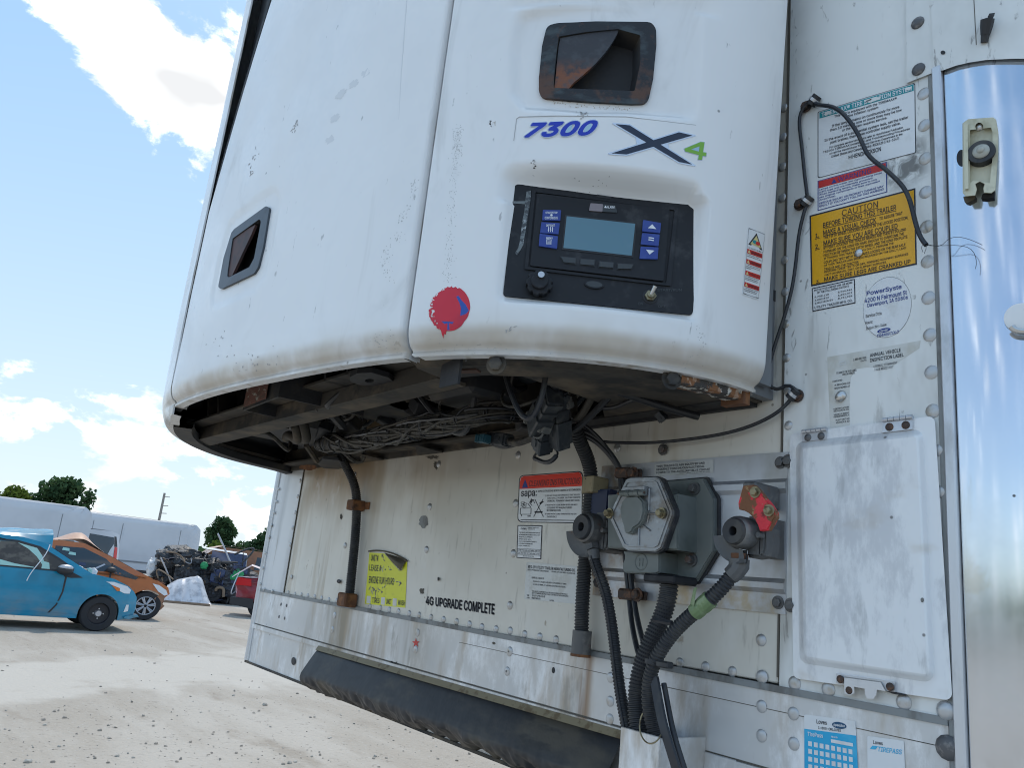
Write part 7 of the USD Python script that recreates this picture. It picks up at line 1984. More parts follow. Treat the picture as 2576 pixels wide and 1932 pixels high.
carpaint('paint_teal_blue', (0.002, 0.190, 0.310))
carpaint('paint_orange', (0.36, 0.105, 0.028))
mk('paint_van', (0.46, 0.475, 0.50), 0.35, layers=[dict(col=(0.42, 0.435, 0.46), sc=(0.6, 0.6, 0.6), lo=0.4, hi=0.6)])
carpaint('paint_maroon', (0.20, 0.008, 0.018), 0.35)
carpaint('paint_brown', (0.22, 0.085, 0.030), 0.5)
mk('glass_dark', (0.018, 0.026, 0.032), 0.08, spec=0.7)
mk('glass_interior', (0.035, 0.030, 0.026), 0.5, layers=[dict(col=(0.09, 0.08, 0.065), sc=(4, 4, 6), lo=0.45, hi=0.6)])
mk('airbag', (0.30, 0.50, 0.46), 0.7)
mk('tyre', (0.016, 0.016, 0.018), 0.85)
mk('wheel_black', (0.012, 0.012, 0.016), 0.5)
mk('wheel_alloy', (0.42, 0.42, 0.44), 0.35, 0.7)
mk('headlight', (0.60, 0.62, 0.64), 0.12)
mk('amber_lens', (0.55, 0.14, 0.02), 0.25)
mk('tail_red', (0.45, 0.010, 0.015), 0.25)
mk('trim_black', (0.018, 0.018, 0.02), 0.55)
mk('scrap_black', (0.010, 0.011, 0.013), 0.45, layers=[dict(col=(0.035, 0.038, 0.046), sc=(9, 9, 9), lo=0.5, hi=0.62), dict(col=(0.13, 0.13, 0.13), sc=(14, 14, 14), lo=0.66, hi=0.70), dict(col=(0.09, 0.06, 0.035), sc=(6, 6, 6), lo=0.58, hi=0.68)], bump=(14, 0.8, 0.06))
mk('scrap_gloss', (0.016, 0.018, 0.024), 0.2)
mk('scrap_green', (0.010, 0.22, 0.075), 0.5)
mk('scrap_blue', (0.028, 0.040, 0.090), 0.4)
mk('scrap_white', (0.60, 0.61, 0.62), 0.5, layers=[dict(col=(0.40, 0.41, 0.43), sc=(4, 4, 4), lo=0.45, hi=0.65)])
mk('plastic_sheet', (0.55, 0.56, 0.59), 0.35, layers=[dict(col=(0.36, 0.37, 0.40), sc=(4, 4, 4), lo=0.45, hi=0.62)])
mk('plank', (0.20, 0.145, 0.10), 0.9)
mk('bark', (0.085, 0.070, 0.055), 0.9)
mk('pole_wood', (0.22, 0.20, 0.18), 0.9)
FWD = np.array([cf[0], cf[1], 0]) / np.hypot(cf[0], cf[1])


def at(px, dist):
    """The point of the lot under a picture column, dist metres away."""
    y = 1315 + (px + 303) * 0.1039
    d = ray(px, y)
    q = d[:2] / np.hypot(*d[:2])
    return np.array([q[0] * dist, q[1] * dist, 0.0])


class Car:
    """A vehicle built along local x (nose at +x), y to its left, z up, then turned and set down."""

    def __init__(self, t, loc, ang, W_, belt, top, nose, tail, tumble=0.20):
        self.t, self.loc, self.ang = t, np.asarray(loc, float), ang
        self.round = False
        self.zscale = 1.0
        self.W, self.belt, self.top, self.nose, self.tail, self.tumble = W_, belt, top, nose, tail, tumble

    def g(self, x, z):
        k = 1 - self.tumble * np.clip((z - self.belt) / (self.top - self.belt), 0, 1.2) ** 1.2
        k = k * (1 - 0.06 * np.clip((0.45 - z) / 0.3, 0, 1)) * (1 - 0.015 * np.clip((z - 0.62) / 0.3, 0, 1))
        k = k * (1 - 0.30 * np.clip((x - (self.nose - 0.75)) / 0.75, 0, 1) ** 2.2)
        if self.round:
            k = k * (1 - 0.16 * np.clip((z - (self.top - 0.28)) / 0.28, 0, 1) ** 2.5)
        return k * (1 - 0.22 * np.clip(((self.tail + 0.6) - x) / 0.6, 0, 1) ** 2.2)

    def put(self, v):
        v = np.asarray(v, float)
        v = v * [1, 1, self.zscale]
        c, s = math.cos(self.ang), math.sin(self.ang)
        return np.stack([self.loc[0] + c * v[..., 0] - s * v[..., 1], self.loc[1] + s * v[..., 0] + c * v[..., 1], self.loc[2] + v[..., 2]], -1)

    def add(self, name, m, mat, parent=None, smooth=35, label=None):
        mm = trimesh.Trimesh(self.put(m.vertices), m.faces, process=False)
        return obj(name, mm, mat, parent or self.t, smooth=smooth, label=label)

    def body(self, name, poly, mat, edge=0.14, label=None, crumple=0.0):
        m = trimesh.creation.extrude_polygon(poly, 1.0)
        v, f = trimesh.remesh.subdivide_to_size(np.array(m.vertices), np.array(m.faces), edge)
        y = (v[:, 2] - 0.5) * self.W * self.g(v[:, 0], v[:, 1])
        P = np.stack([v[:, 0], y, v[:, 1]], 1)
        if crumple:
            P = P + crumple * (np.stack([meshkit.fbm(P * 2.3, 3, k) for k in (1, 2, 3)], 1) - 0.5)
        return self.add(name, trimesh.Trimesh(P, f, process=True), mat, smooth=38, label=label)

    def side(self, name, pts, mat, off=0.004, side=-1, parent=None, thick=0.008, label=None, both=False):
        poly = pts if isinstance(pts, Polygon) else Polygon(pts)
        out = []
        for s_ in ((-1, 1) if both else (side,)):
            m = trimesh.creation.extrude_polygon(poly, 1.0)
            v, f = trimesh.remesh.subdivide_to_size(np.array(m.vertices), np.array(m.faces), 0.2)
            y = s_ * (self.W / 2 * self.g(v[:, 0], v[:, 1]) + off - thick * (1 - v[:, 2]))
            out.append(trimesh.Trimesh(np.stack([v[:, 0], y, v[:, 1]], 1), f, process=False))
        return self.add(name, trimesh.util.concatenate(out), mat, parent, smooth=30, label=label)

    def over(self, name, prof, mat, w0, w1, off=0.006, label=None, parent=None):
        """A panel across the vehicle following profile points (x, z)."""
        rows = []
        P = np.asarray(prof, float)
        d = np.gradient(P, axis=0)
        nr = np.stack([-d[:, 1], d[:, 0]], 1)
        nr /= np.linalg.norm(nr, axis=1, keepdims=True)
        nr = np.where(nr[:, 1:] < 0, -nr, nr)
        for i, (x, z) in enumerate(P):
            ww = self.W * self.g(np.array(x), np.array(z)) * (w0 + (w1 - w0) * i / max(1, len(P) - 1))
            rows.append([(x + nr[i, 0] * off, y, z + nr[i, 1] * off) for y in np.linspace(-ww / 2, ww / 2, 7)])
        return self.add(name, grid(np.array(rows)), mat, parent, smooth=40, label=label)

    def wheel(self, x, r, w, side, mat, spokes=0, name='wheel'):
        y = side * (self.W / 2 - w / 2 - 0.01)
        th_ = np.linspace(0, 2 * np.pi, 37)
        pr = [(r * 0.62, -w / 2), (r * 0.93, -w / 2), (r, -w / 2 + 0.03), (r, w / 2 - 0.03), (r * 0.93, w / 2), (r * 0.62, w / 2)]
        ty = grid(np.array([[(x + q * math.cos(a), y + side * d, r + q * math.sin(a)) for a in th_] for q, d in pr]))
        wt = self.add(name, ty, 'tyre', smooth=30)
        rim = grid(np.array([[(x + q * math.cos(a), y + side * d, r + q * math.sin(a)) for a in th_] for q, d in [(r * 0.66, w / 2 - 0.004), (r * 0.60, w / 2 - 0.014), (r * 0.56, w / 2 - 0.06), (0.001, w / 2 - 0.06)]]))
        self.add('rim', rim, mat if not spokes else 'wheel_black', wt, smooth=30)
        if spokes:
            out = []
            for k in range(spokes):
                a = 2 * math.pi * k / spokes + 0.2
                for da in (-0.11, 0.11):
                    p0 = np.array([x + 0.10 * r * math.cos(a), y + side * (w / 2 - 0.015), r + 0.10 * r * math.sin(a)])
                    p1 = np.array([x + 0.63 * r * math.cos(a + da), y + side * (w / 2 - 0.012), r + 0.63 * r * math.sin(a + da)])
                    out.append(cyl(p0, p1, 0.020, 0.016, 6))
            rg = sweep([(x + r * 0.62 * math.cos(a), y + side * (w / 2 - 0.01), r + r * 0.62 * math.sin(a)) for a in th_], 0.014, 6, caps=False)
            self.add('rim', trimesh.util.concatenate(out + [rg]), mat, wt)
        else:
            self.add('hub', trimesh.util.concatenate([cyl((x, y + side * (w / 2 - 0.065), r), (x, y + side * (w / 2 - 0.03), r), r * 0.22, r * 0.16, 16)] + [cyl((x + 0.27 * r * math.cos(a), y + side * (w / 2 - 0.06), r + 0.27 * r * math.sin(a)), (x + 0.27 * r * math.cos(a), y + side * (w / 2 - 0.045), r + 0.27 * r * math.sin(a)), 0.012, n=8) for a in np.linspace(0, 6.28, 5)[:-1]]), 'wheel_alloy', wt)
        return wt


def arch(poly, x, r):
    q = poly.difference(Point(x, r * 0.98).buffer(r * 1.13, quad_segs=10)).difference(sbox(x - r * 1.13, -0.1, x + r * 1.13, r * 0.9))
    return max(getattr(q, 'geoms', [q]), key=lambda g: g.area)


def view_angle(p, extra):
    """Heading whose nose points to the right of the picture, turned away from the eye by extra degrees."""
    d = p[:2] / np.hypot(*p[:2])
    rgt = np.array([d[1], -d[0]])
    if rgt @ np.array([cr[0], cr[1]]) < 0:
        rgt = -rgt
    e = math.radians(extra)
    v = rgt * math.cos(e) + d * math.sin(e)
    return math.atan2(v[1], v[0])


# ---- blue hatchback, roof peeled
wf = G(236, 1588)
ang = view_angle(wf, 12)
L1 = np.array([math.cos(ang), math.sin(ang), 0])
lft = np.array([-L1[1], L1[0], 0])
r1 = 0.298
wx = 1.16
loc = wf - L1 * wx + lft * (1.60 / 2 - 0.10)
blue = thing('blue_hatchback', 'wrecked teal blue hatchback with a torn open roof, nearest car at the left edge', 'car', loc)
c = Car(blue, loc, ang, 1.60, 0.92, 1.44, 1.80, -1.85)
low = Polygon([(-1.83, 0.30), (-1.85, 0.62), (-1.80, 0.90), (-1.70, 1.02), (0.52, 0.97), (0.95, 0.955), (1.30, 0.90), (1.58, 0.79), (1.70, 0.70), (1.78, 0.60), (1.80, 0.42), (1.78, 0.24), (1.50, 0.20), (-1.60, 0.22)])
low = arch(arch(low, wx, r1), -1.20, r1)
c.body('body', low, 'paint_teal_blue')
c.body('cabin', Polygon([(-1.70, 1.0), (-1.62, 1.20), (-1.40, 1.42), (-0.9, 1.47), (-0.25, 1.46), (0.10, 1.40), (0.50, 1.18), (0.92, 0.955), (0.88, 0.94), (-1.7, 0.98)]), 'paint_teal_blue')
c.side('window', [(-0.80, 0.97), (-0.78, 1.36), (-0.30, 1.37), (0.02, 1.31), (0.32, 1.17), (0.56, 1.03), (0.56, 0.96)], 'glass_interior', label='open front window with airbags inside')
c.side('curtain_airbag', [(-0.78, 0.98), (-0.77, 1.35), (-0.55, 1.355), (-0.62, 1.22), (-0.57, 1.08), (-0.28, 1.02), (0.0, 0.99), (0.02, 0.97)], 'airbag', 0.007, label='pale green deployed curtain airbag')
c.side('curtain_airbag', [(-0.30, 1.36), (0.0, 1.30), (0.10, 1.18), (0.16, 1.05), (0.13, 1.03), (0.02, 1.16), (-0.12, 1.27)], 'airbag', 0.007)
c.side('curtain_airbag', [(0.12, 1.10), (0.22, 1.08), (0.25, 0.97), (0.12, 0.97)], 'airbag', 0.008)
c.side('window', [(-1.45, 1.00), (-1.36, 1.34), (-0.98, 1.38), (-0.97, 0.98)], 'glass_dark')
c.side('pillar', [(-0.965, 0.97), (-0.96, 1.38), (-0.81, 1.375), (-0.82, 0.97)], 'trim_black')
c.side('mirror_base', [(0.48, 0.96), (0.49, 1.02), (0.62, 0.95), (0.78, 0.88), (0.60, 0.86), (0.48, 0.88)], 'trim_black', 0.006)
for pts in ([(-0.90, 0.22), (-0.87, 0.45), (-0.83, 0.70), (-0.83, 0.95), (-0.81, 0.95), (-0.81, 0.70), (-0.85, 0.44), (-0.88, 0.22)], [(0.50, 0.94), (0.535, 0.86), (0.53, 0.62), (0.48, 0.40), (0.38, 0.24), (0.355, 0.25), (0.455, 0.41), (0.505, 0.62), (0.505, 0.86), (0.47, 0.94)]):
    c.side('door_gap', pts, 'trim_black', 0.003)
c.side('belt_trim', [(-1.5, 0.965), (-1.5, 0.985), (0.60, 0.975), (0.62, 0.950)], 'trim_black', 0.008)
c.side('window_trim', Polygon([(-1.50, 0.985), (-1.38, 1.36), (-0.98, 1.405), (-0.30, 1.40), (0.04, 1.335), (0.36, 1.175), (0.62, 1.02), (0.62, 0.97)]).difference(Polygon([(-1.45, 1.00), (-1.36, 1.335), (-0.98, 1.38), (-0.30, 1.37), (0.02, 1.31), (0.32, 1.16), (0.56, 1.03), (0.56, 0.98)])), 'trim_black', 0.006)
c.side('door_handle', [(-0.62, 0.80), (-0.60, 0.84), (-0.45, 0.835), (-0.42, 0.80), (-0.50, 0.775)], 'paint_teal_blue', 0.022, thick=0.03)
c.side('sill', [(-0.9, 0.20), (-0.9, 0.26), (0.78, 0.27), (0.82, 0.20)], 'paint_teal_blue', 0.012, thick=0.02)
hm = trimesh.creation.icosphere(2, 1.0)
hm.vertices = np.array(hm.vertices) * [0.13, 0.10, 0.085] + [0.46, -0.90, 0.985]
mir = c.add('mirror', hm, 'trim_black', smooth=True)
hm2 = trimesh.creation.icosphere(2, 1.0)
hm2.vertices = np.array(hm2.vertices) * [0.12, 0.095, 0.055] + [0.465, -0.90, 1.025]
c.add('mirror_cap', hm2, 'wheel_alloy', mir, smooth=True)
c.side('headlight', [(1.16, 0.845), (1.22, 0.825), (1.40, 0.71), (1.52, 0.665), (1.62, 0.665), (1.63, 0.73), (1.55, 0.79), (1.30, 0.85)], 'headlight', 0.006)
c.side('indicator', [(1.26, 0.80), (1.42, 0.75), (1.43, 0.70), (1.38, 0.70)], 'amber_lens', 0.009)
c.side('fog_light', [(1.58, 0.34), (1.60, 0.47), (1.65, 0.47), (1.66, 0.36)], 'headlight', 0.006)
c.side('splitter', [(1.60, 0.24), (1.62, 0.27), (1.84, 0.31), (1.88, 0.27), (1.70, 0.22)], 'paint_teal_blue', 0.04, thick=0.2)
c.over('windscreen', [(0.14, 1.39), (0.50, 1.185), (0.86, 0.985)], 'glass_dark', 0.80, 0.86)
for s_ in (-1, 1):
    c.wheel(wx, r1, 0.19, s_, 'wheel_black')
    c.wheel(-1.20, r1, 0.19, s_, 'wheel_black')
# peeled roof sheet lifted over the cabin
rows = []
for x in np.linspace(-1.5, 0.24, 26):
    row_ = []
    for y in np.linspace(-0.68, 0.62, 14):
        f = np.clip((x + 0.9) / 1.1, 0, 1)
        z = 1.475 + 0.17 * np.exp(-((y + 0.10) / 0.5) ** 2) * (0.4 + 0.6 * f) - 0.10 * f * max(0, -y - 0.25) / 0.4 + 0.05 * (meshkit.fbm([[x * 3, y * 3, 0]], 3, 6)[0] - 0.5) + (0.05 if y > 0.2 else 0) * f
        if y < -0.5:
            z -= 0.10 * (0.3 + f)
        row_.append((x, y * (1 - 0.06 * f), z))
    rows.append(row_)
pr_ = grid(np.array(rows))
c.add('roof', pr_, 'paint_teal_blue', smooth=25, label='peeled and crumpled roof sheet')
edge_ = np.array(rows)[-1]
c.add('roof_end', grid(np.array([edge_, edge_ + [-0.02, 0, -0.02], edge_ * [1, 1, 0] + [-0.06, 0, 1.36]])), 'paint_teal_blue', smooth=20)
c.add('dangling_strip', sweep(spline([(0.16, -0.80, 1.38), (0.10, -0.83, 1.15), (0.0, -0.85, 0.95), (-0.06, -0.86, 0.76)], 0.05), 0.008, 5), 'headlight')
rs = np.random.default_rng(2)
for k_ in range(4):
    ctr = np.array([0.78 + 0.08 * k_, -0.30 + 0.05 * k_, 0.99 - 0.01 * k_])
    sm = trimesh.creation.icosphere(1, 0.07)
    sm.vertices = np.array(sm.vertices) * rs.uniform(0.6, 1.4, 3) + rs.normal(0, 0.012, (len(sm.vertices), 3)) + ctr
    c.add('debris', sm, ['scrap_white', 'trim_black', 'airbag', 'scrap_white'][k_], smooth=False)

# ---- orange hatchback behind it
wf = G(356, 1560)
ang = view_angle(wf, 12)
L1 = np.array([math.cos(ang), math.sin(ang), 0])
lft = np.array([-L1[1], L1[0], 0])
r2, wx = 0.32, 1.25
loc = wf - L1 * wx + lft * (1.69 / 2 - 0.10)
org = thing('orange_hatchback', 'wrecked orange hatchback with a missing front bumper behind the blue car', 'car', loc)
c = Car(org, loc, ang, 1.69, 0.98, 1.55, 1.95, -2.0)
c.zscale = 0.93
low = Polygon([(-1.98, 0.32), (-2.0, 0.7), (-1.9, 1.0), (0.5, 1.0), (1.05, 0.96), (1.40, 0.90), (1.66, 0.76), (1.72, 0.62), (1.62, 0.52), (1.60, 0.34), (1.66, 0.24), (-1.8, 0.24)])
low = arch(arch(low, wx, r2), -1.25, r2)
c.body('body', low, 'paint_orange')
c.body('cabin', Polygon([(-1.9, 0.99), (-1.75, 1.30), (-1.4, 1.52), (-0.6, 1.585), (-0.15, 1.57), (0.35, 1.36), (0.85, 1.12), (1.30, 0.93), (1.2, 0.90), (-1.9, 0.96)]), 'paint_orange')
c.side('window', [(-0.70, 1.02), (-0.68, 1.46), (-0.15, 1.47), (0.30, 1.28), (0.42, 1.18), (0.42, 1.00)], 'glass_dark', label='front side window')
c.side('quarter_glass', [(0.46, 0.99), (0.46, 1.17), (0.72, 1.05), (1.0, 0.93), (0.95, 0.88), (0.7, 0.92)], 'glass_dark')
c.side('door_gap', [(0.42, 0.3), (0.42, 1.2), (0.455, 1.2), (0.455, 0.3)], 'trim_black', 0.003)
c.side('steering_column', [(0.05, 1.02), (0.28, 1.17), (0.31, 1.15), (0.10, 1.01)], 'wheel_alloy', 0.008)
for q in ((-0.62, 1.18), (-0.55, 1.38), (-0.42, 1.30), (-0.2, 1.10), (-0.35, 1.05)):
    c.side('interior_scrap', [(q[0], q[1]), (q[0] + 0.14, q[1] - 0.01), (q[0] + 0.13, q[1] + 0.05), (q[0] + 0.01, q[1] + 0.06)], 'airbag' if q[1] > 1.25 else 'scrap_blue', 0.007)
hm = trimesh.creation.icosphere(2, 1.0)
hm.vertices = np.array(hm.vertices) * [0.10, 0.09, 0.07] + [0.42, -0.93, 1.05]
c.add('mirror', hm, 'trim_black', smooth=True)
c.side('headlight', [(1.30, 0.83), (1.45, 0.80), (1.62, 0.70), (1.68, 0.60), (1.60, 0.575), (1.45, 0.66)], 'headlight', 0.006)
c.side('bumper_stub', [(1.46, 0.26), (1.40, 0.50), (1.50, 0.60), (1.62, 0.56), (1.58, 0.40), (1.66, 0.34), (1.58, 0.24)], 'paint_brown', 0.010)
c.over('windscreen', [(-0.10, 1.56), (0.40, 1.345), (0.95, 1.085)], 'glass_dark', 0.78, 0.84)
for s_ in (-1, 1):
    c.wheel(wx, r2, 0.20, s_, 'wheel_alloy', 7)
    c.wheel(-1.25, r2, 0.20, s_, 'wheel_alloy', 7)
rows = [[(x, y, float(np.interp(x, [-0.9, -0.15, 0.35], [1.57, 1.585, 1.37])) + 0.22 * np.exp(-((x + 0.22) / 0.34) ** 2) * (1 - (y / 0.75) ** 2) + 0.02 * (meshkit.fbm([[x * 4, y * 4, 1]], 3, 2)[0] - 0.5)) for y in np.linspace(-0.60, 0.7, 10)] for x in np.linspace(-0.9, 0.30, 16)]
mk('roof_peach', (0.52, 0.30, 0.19), 0.4)
c.add('roof', grid(np.array(rows)), 'roof_peach', smooth=30, label='buckled pale orange roof')
c.over('bonnet_edge', [(1.05, 0.99), (1.35, 0.945), (1.62, 0.82)], 'roof_peach', 0.9, 0.8, 0.012)
c.add('visor', bx(-0.66, -0.34, -0.62, -0.50, 1.46, 1.60, 0.02), 'plank')


# ---- white vans
def van(lab, px_right, dist, L_, Hh, extra, nose_r=0.35, back=False, name='white_van'):
    p = at(px_right, dist)
    an = view_angle(p, extra)
    ax = np.array([math.cos(an), math.sin(an), 0])
    loc = p - ax * L_ / 2
    t = thing(name, lab, 'van', loc)
    c = Car(t, loc, an, 2.0, 1.1, Hh, L_ / 2, -L_ / 2, 0.06)
    c.round = True
    poly = Polygon([(-L_ / 2, 0.45), (-L_ / 2, Hh - 0.25), (-L_ / 2 + 0.25, Hh), (L_ / 2 - 0.30, Hh - 0.02), (L_ / 2 - 0.06, Hh - 0.22), (L_ / 2, Hh - 0.7), (L_ / 2, 0.45)]).buffer(-0.1).buffer(0.1)
    poly = arch(arch(poly, L_ / 2 - 1.2, 0.36), -L_ / 2 + 1.3, 0.36)
    c.body("body", poly, "paint_van", 0.4)
    c.side('side_panel', [(-L_ / 2 + 0.5, 1.2), (-L_ / 2 + 0.5, Hh - 0.55), (-0.3, Hh - 0.55), (-0.3, 1.2)], 'paint_van', 0.006, thick=0.01)
    c.side('side_panel', [(-0.1, 1.2), (-0.1, Hh - 0.55), (L_ / 2 - 0.6, Hh - 0.55), (L_ / 2 - 0.6, 1.2)], 'paint_van', 0.006, thick=0.01)
    for x_ in (-L_ / 2 + 1.9, -0.2, L_ / 2 - 1.0):
        c.side('door_gap', [(x_, 0.6), (x_, Hh - 0.35), (x_ + 0.025, Hh - 0.35), (x_ + 0.025, 0.6)], 'seal_grey', 0.008)
    c.side('rub_strip', [(-L_ / 2 + 0.1, 0.86), (-L_ / 2 + 0.1, 0.93), (L_ / 2 - 0.1, 0.93), (L_ / 2 - 0.1, 0.86)], 'seal_grey', 0.014)
    c.side('lower_trim', [(-L_ / 2 + 0.05, 0.42), (-L_ / 2 + 0.05, 0.56), (L_ / 2 - 0.05, 0.56), (L_ / 2 - 0.05, 0.42)], 'trim_black', 0.01)
    c.over('roof_skin', [(-L_ / 2 + 0.25, Hh), (0, Hh), (L_ / 2 - 0.32, Hh - 0.02)], 'paint_van', 0.90, 0.90, 0.008)
    for s_ in (-1, 1):
        c.wheel(L_ / 2 - 1.2, 0.35, 0.22, s_, 'wheel_alloy')
        c.wheel(-L_ / 2 + 1.3, 0.35, 0.22, s_, 'wheel_alloy')
    return c


van('long windowless white van at the left edge, behind the blue car', 214, 33, 6.0, 2.72, 6)
van('long windowless white van with a rounded end behind the wrecked pile', 486, 42, 6.6, 2.85, 14)
# small white van seen from behind between them
p = at(268, 36)
t = thing('small_van', 'small white van with a dark rear window and red tail lamp between the long vans', 'van', p)
an = view_angle(p, 35)
c = Car(t, p - np.array([math.cos(an), math.sin(an), 0]) * 1.7, an, 1.9, 1.1, 2.05, 1.9, -1.9, 0.12)
c.body('body', arch(arch(Polygon([(-1.85, 0.4), (-1.85, 1.9), (-1.6, 2.02), (1.2, 2.02), (1.62, 1.92), (1.80, 1.1), (1.82, 0.4)]), 1.1, 0.34), -1.1, 0.34), 'paint_van', 0.3)
c.side('window', [(0.15, 1.20), (0.15, 1.86), (1.35, 1.80), (1.38, 1.55), (1.25, 1.35), (1.12, 1.05), (0.98, 1.25)], 'glass_dark')
c.side('tail_lamp', [(1.46, 0.98), (1.44, 1.45), (1.60, 1.43), (1.66, 0.98)], 'tail_red', 0.010)
c.side('lamp_trim', [(1.42, 1.46), (1.36, 1.84), (1.46, 1.84), (1.58, 1.45)], 'trim_black', 0.010)
c.over('roof_skin', [(-1.5, 2.03), (0, 2.03), (1.25, 2.02)], 'scrap_white', 0.95, 0.95, 0.015)
for s_ in (-1, 1):
    c.wheel(1.1, 0.33, 0.2, s_, 'wheel_alloy')
    c.wheel(-1.1, 0.33, 0.2, s_, 'wheel_alloy')


# ---- crushed black wreck and what lies round it
def loc_frame(p):
    d = p[:2] / np.hypot(*p[:2])
    r_ = np.array([d[1], -d[0]])
    if r_ @ np.array([cr[0], cr[1]]) < 0:
        r_ = -r_
    return np.array([*r_, 0]), np.array([*d, 0])


def crumpled(ctr, size, seed, amp=0.5, n=3):
    m = trimesh.creation.icosphere(n, 1.0)
    v = np.array(m.vertices)
    v = np.sign(v) * np.abs(v) ** 0.7
    dsp = np.stack([meshkit.fbm(v * 2.2 + 5, 4, seed + k) for k in range(3)], 1) - 0.5
    v = (v + amp * 1.6 * dsp) * size
    return v + ctr, m.faces


pW = at(530, 29.5)
R3, D3 = loc_frame(pW)
wreck = thing('crushed_wreck', 'crushed black car wreck with green scraps and a torn nose, behind the orange car', 'wreck', pW)


def wk(pts):
    pts = np.asarray(pts, float)
    return pW + pts[..., :1] * R3 + pts[..., 1:2] * D3 + pts[..., 2:3] * np.array([0, 0, 1.0])


for ctr, size, seed, mat in (((-0.95, 0, 1.15), (0.75, 0.8, 0.55), 3, 'scrap_black'), ((-0.25, 0, 0.75), (0.8, 0.9, 0.75), 8, 'scrap_black'), ((0.75, 0.1, 0.62), (0.95, 0.9, 0.62), 14, 'scrap_black'), ((-1.15, -0.1, 0.75), (0.55, 0.6, 0.4), 19, 'scrap_black')):
    v, f = crumpled(np.array(ctr), np.array(size), seed)
    obj('crumpled_body', trimesh.Trimesh(wk(v), f, process=False), mat, wreck, smooth=20)
rs = np.random.default_rng(21)
for k_ in range(190):
    c0_ = np.array([rs.uniform(-1.5, 1.4), rs.uniform(-1.0, -0.4), 0])
    c0_[2] = rs.uniform(0.1, 1.55 - 0.35 * abs(c0_[0] + 0.6))
    a_, b_ = rs.normal(0, 0.15, 3), rs.normal(0, 0.13, 3)
    tri_ = np.array([c0_ - a_, c0_ + a_, c0_ + b_, c0_ + b_ * 0.6 + a_ * 0.5])
    mt = rs.choice(['scrap_black', 'trim_black', 'scrap_blue', 'scrap_white', 'plank'], p=[0.45, 0.28, 0.12, 0.07, 0.08])
    obj('torn_sheet', hull(wk(np.vstack([tri_, tri_ + [0.01, 0.02, 0.01]]))), str(mt), wreck, smooth=False)
for k_ in range(16):                              # bent tubes and hoses sticking out of the heap
    q0 = np.array([rs.uniform(-1.5, 1.3), rs.uniform(-1.05, -0.7), rs.uniform(0.2, 1.4)])
    q1, q2 = q0 + rs.normal(0, 0.22, 3), q0 + rs.normal(0, 0.40, 3)
    q1[1], q2[1], q2[2] = min(q1[1], -0.8), min(q2[1], -0.8), max(q2[2], 0.1)
    obj('bent_tube', sweep(spline(wk([q0, q1, q2]), 0.04), rs.uniform(0.012, 0.035), 6), str(rs.choice(['trim_black', 'scrap_black', 'wheel_alloy', 'plank'])), wreck)
for k_ in range(9):                               # larger crumpled skins
    c0_ = np.array([rs.uniform(-1.2, 1.1), -0.92, rs.uniform(0.35, 1.15)])
    w_, h_ = rs.uniform(0.2, 0.42), rs.uniform(0.15, 0.32)
    sk = [[wk(c0_ + [a_ * w_, 0.22 * (meshkit.fbm([[a_ * 2.2 + k_, b_ * 2.2, 0.4]], 3, k_)[0] - 0.5) - 0.05, b_ * h_]) for a_ in np.linspace(-1, 1, 12)] for b_ in np.linspace(-1, 1, 9)]
    obj('crumpled_skin', grid(np.array(sk)), ['scrap_gloss', 'scrap_black', 'scrap_gloss', 'scrap_blue'][k_ % 4], wreck, smooth=20)
th_ = np.linspace(0, 2 * np.pi, 28)
obj('wheel', grid(wk(np.array([[(0.25 + q * math.cos(a), -1.02 + d, 0.36 + q * math.sin(a)) for a in th_] for q, d in ((0.02, 0.05), (0.18, 0.04), (0.20, 0), (0.29, 0), (0.31, 0.04), (0.31, 0.18))]))), 'tyre', wreck)
for c0_, s0 in (((-0.15, -0.98, 1.16), 0.11), ((0.95, -0.98, 1.0), 0.16), ((0.80, -1.0, 0.88), 0.09)):
    v, f = crumpled(np.array(c0_), np.array([s0, 0.05, s0]), 31, 0.5, 1)
    obj('green_scrap', trimesh.Trimesh(wk(v), f, process=False), 'scrap_green', wreck, smooth=False, label='bright green scrap')
rows = [[wk([x, -0.55 + 0.25 * z_, 1.30 + 0.36 * z_ - 0.06 * (x - 0.2) + 0.03 * math.sin(5 * x + 3 * z_)]) for x in np.linspace(0.02, 1.15, 14)] for z_ in np.linspace(0, 1, 6)]
obj('folded_panel', grid(np.array(rows)), 'scrap_blue', wreck, smooth=30, label='dark navy folded roof panel')
rows = [[wk([x, -0.25 + 0.6 * z_, 1.68 + 0.06 * z_ - 0.05 * (x - 0.2)]) for x in np.linspace(-0.3, 1.15, 14)] for z_ in np.linspace(0, 1, 4)]
obj('folded_panel', grid(np.array(rows)), 'scrap_white', wreck, smooth=30, label='pale roof edge')
v, f = crumpled(np.array([-1.72, -0.3, 0.92]), np.array([0.16, 0.2, 0.30]), 44, 0.6, 2)
obj('bent_bumper', trimesh.Trimesh(wk(v), f, process=False), 'scrap_white', wreck, smooth=25, label='white bent bumper corner')
obj('axle_hook', sweep(spline(wk([(0.35, -1.0, 0.42), (0.42, -1.05, 0.52), (0.55, -1.05, 0.50), (0.60, -1.05, 0.35), (0.62, -1.05, 0.24)]), 0.03), 0.05, 8), 'plank', wreck)
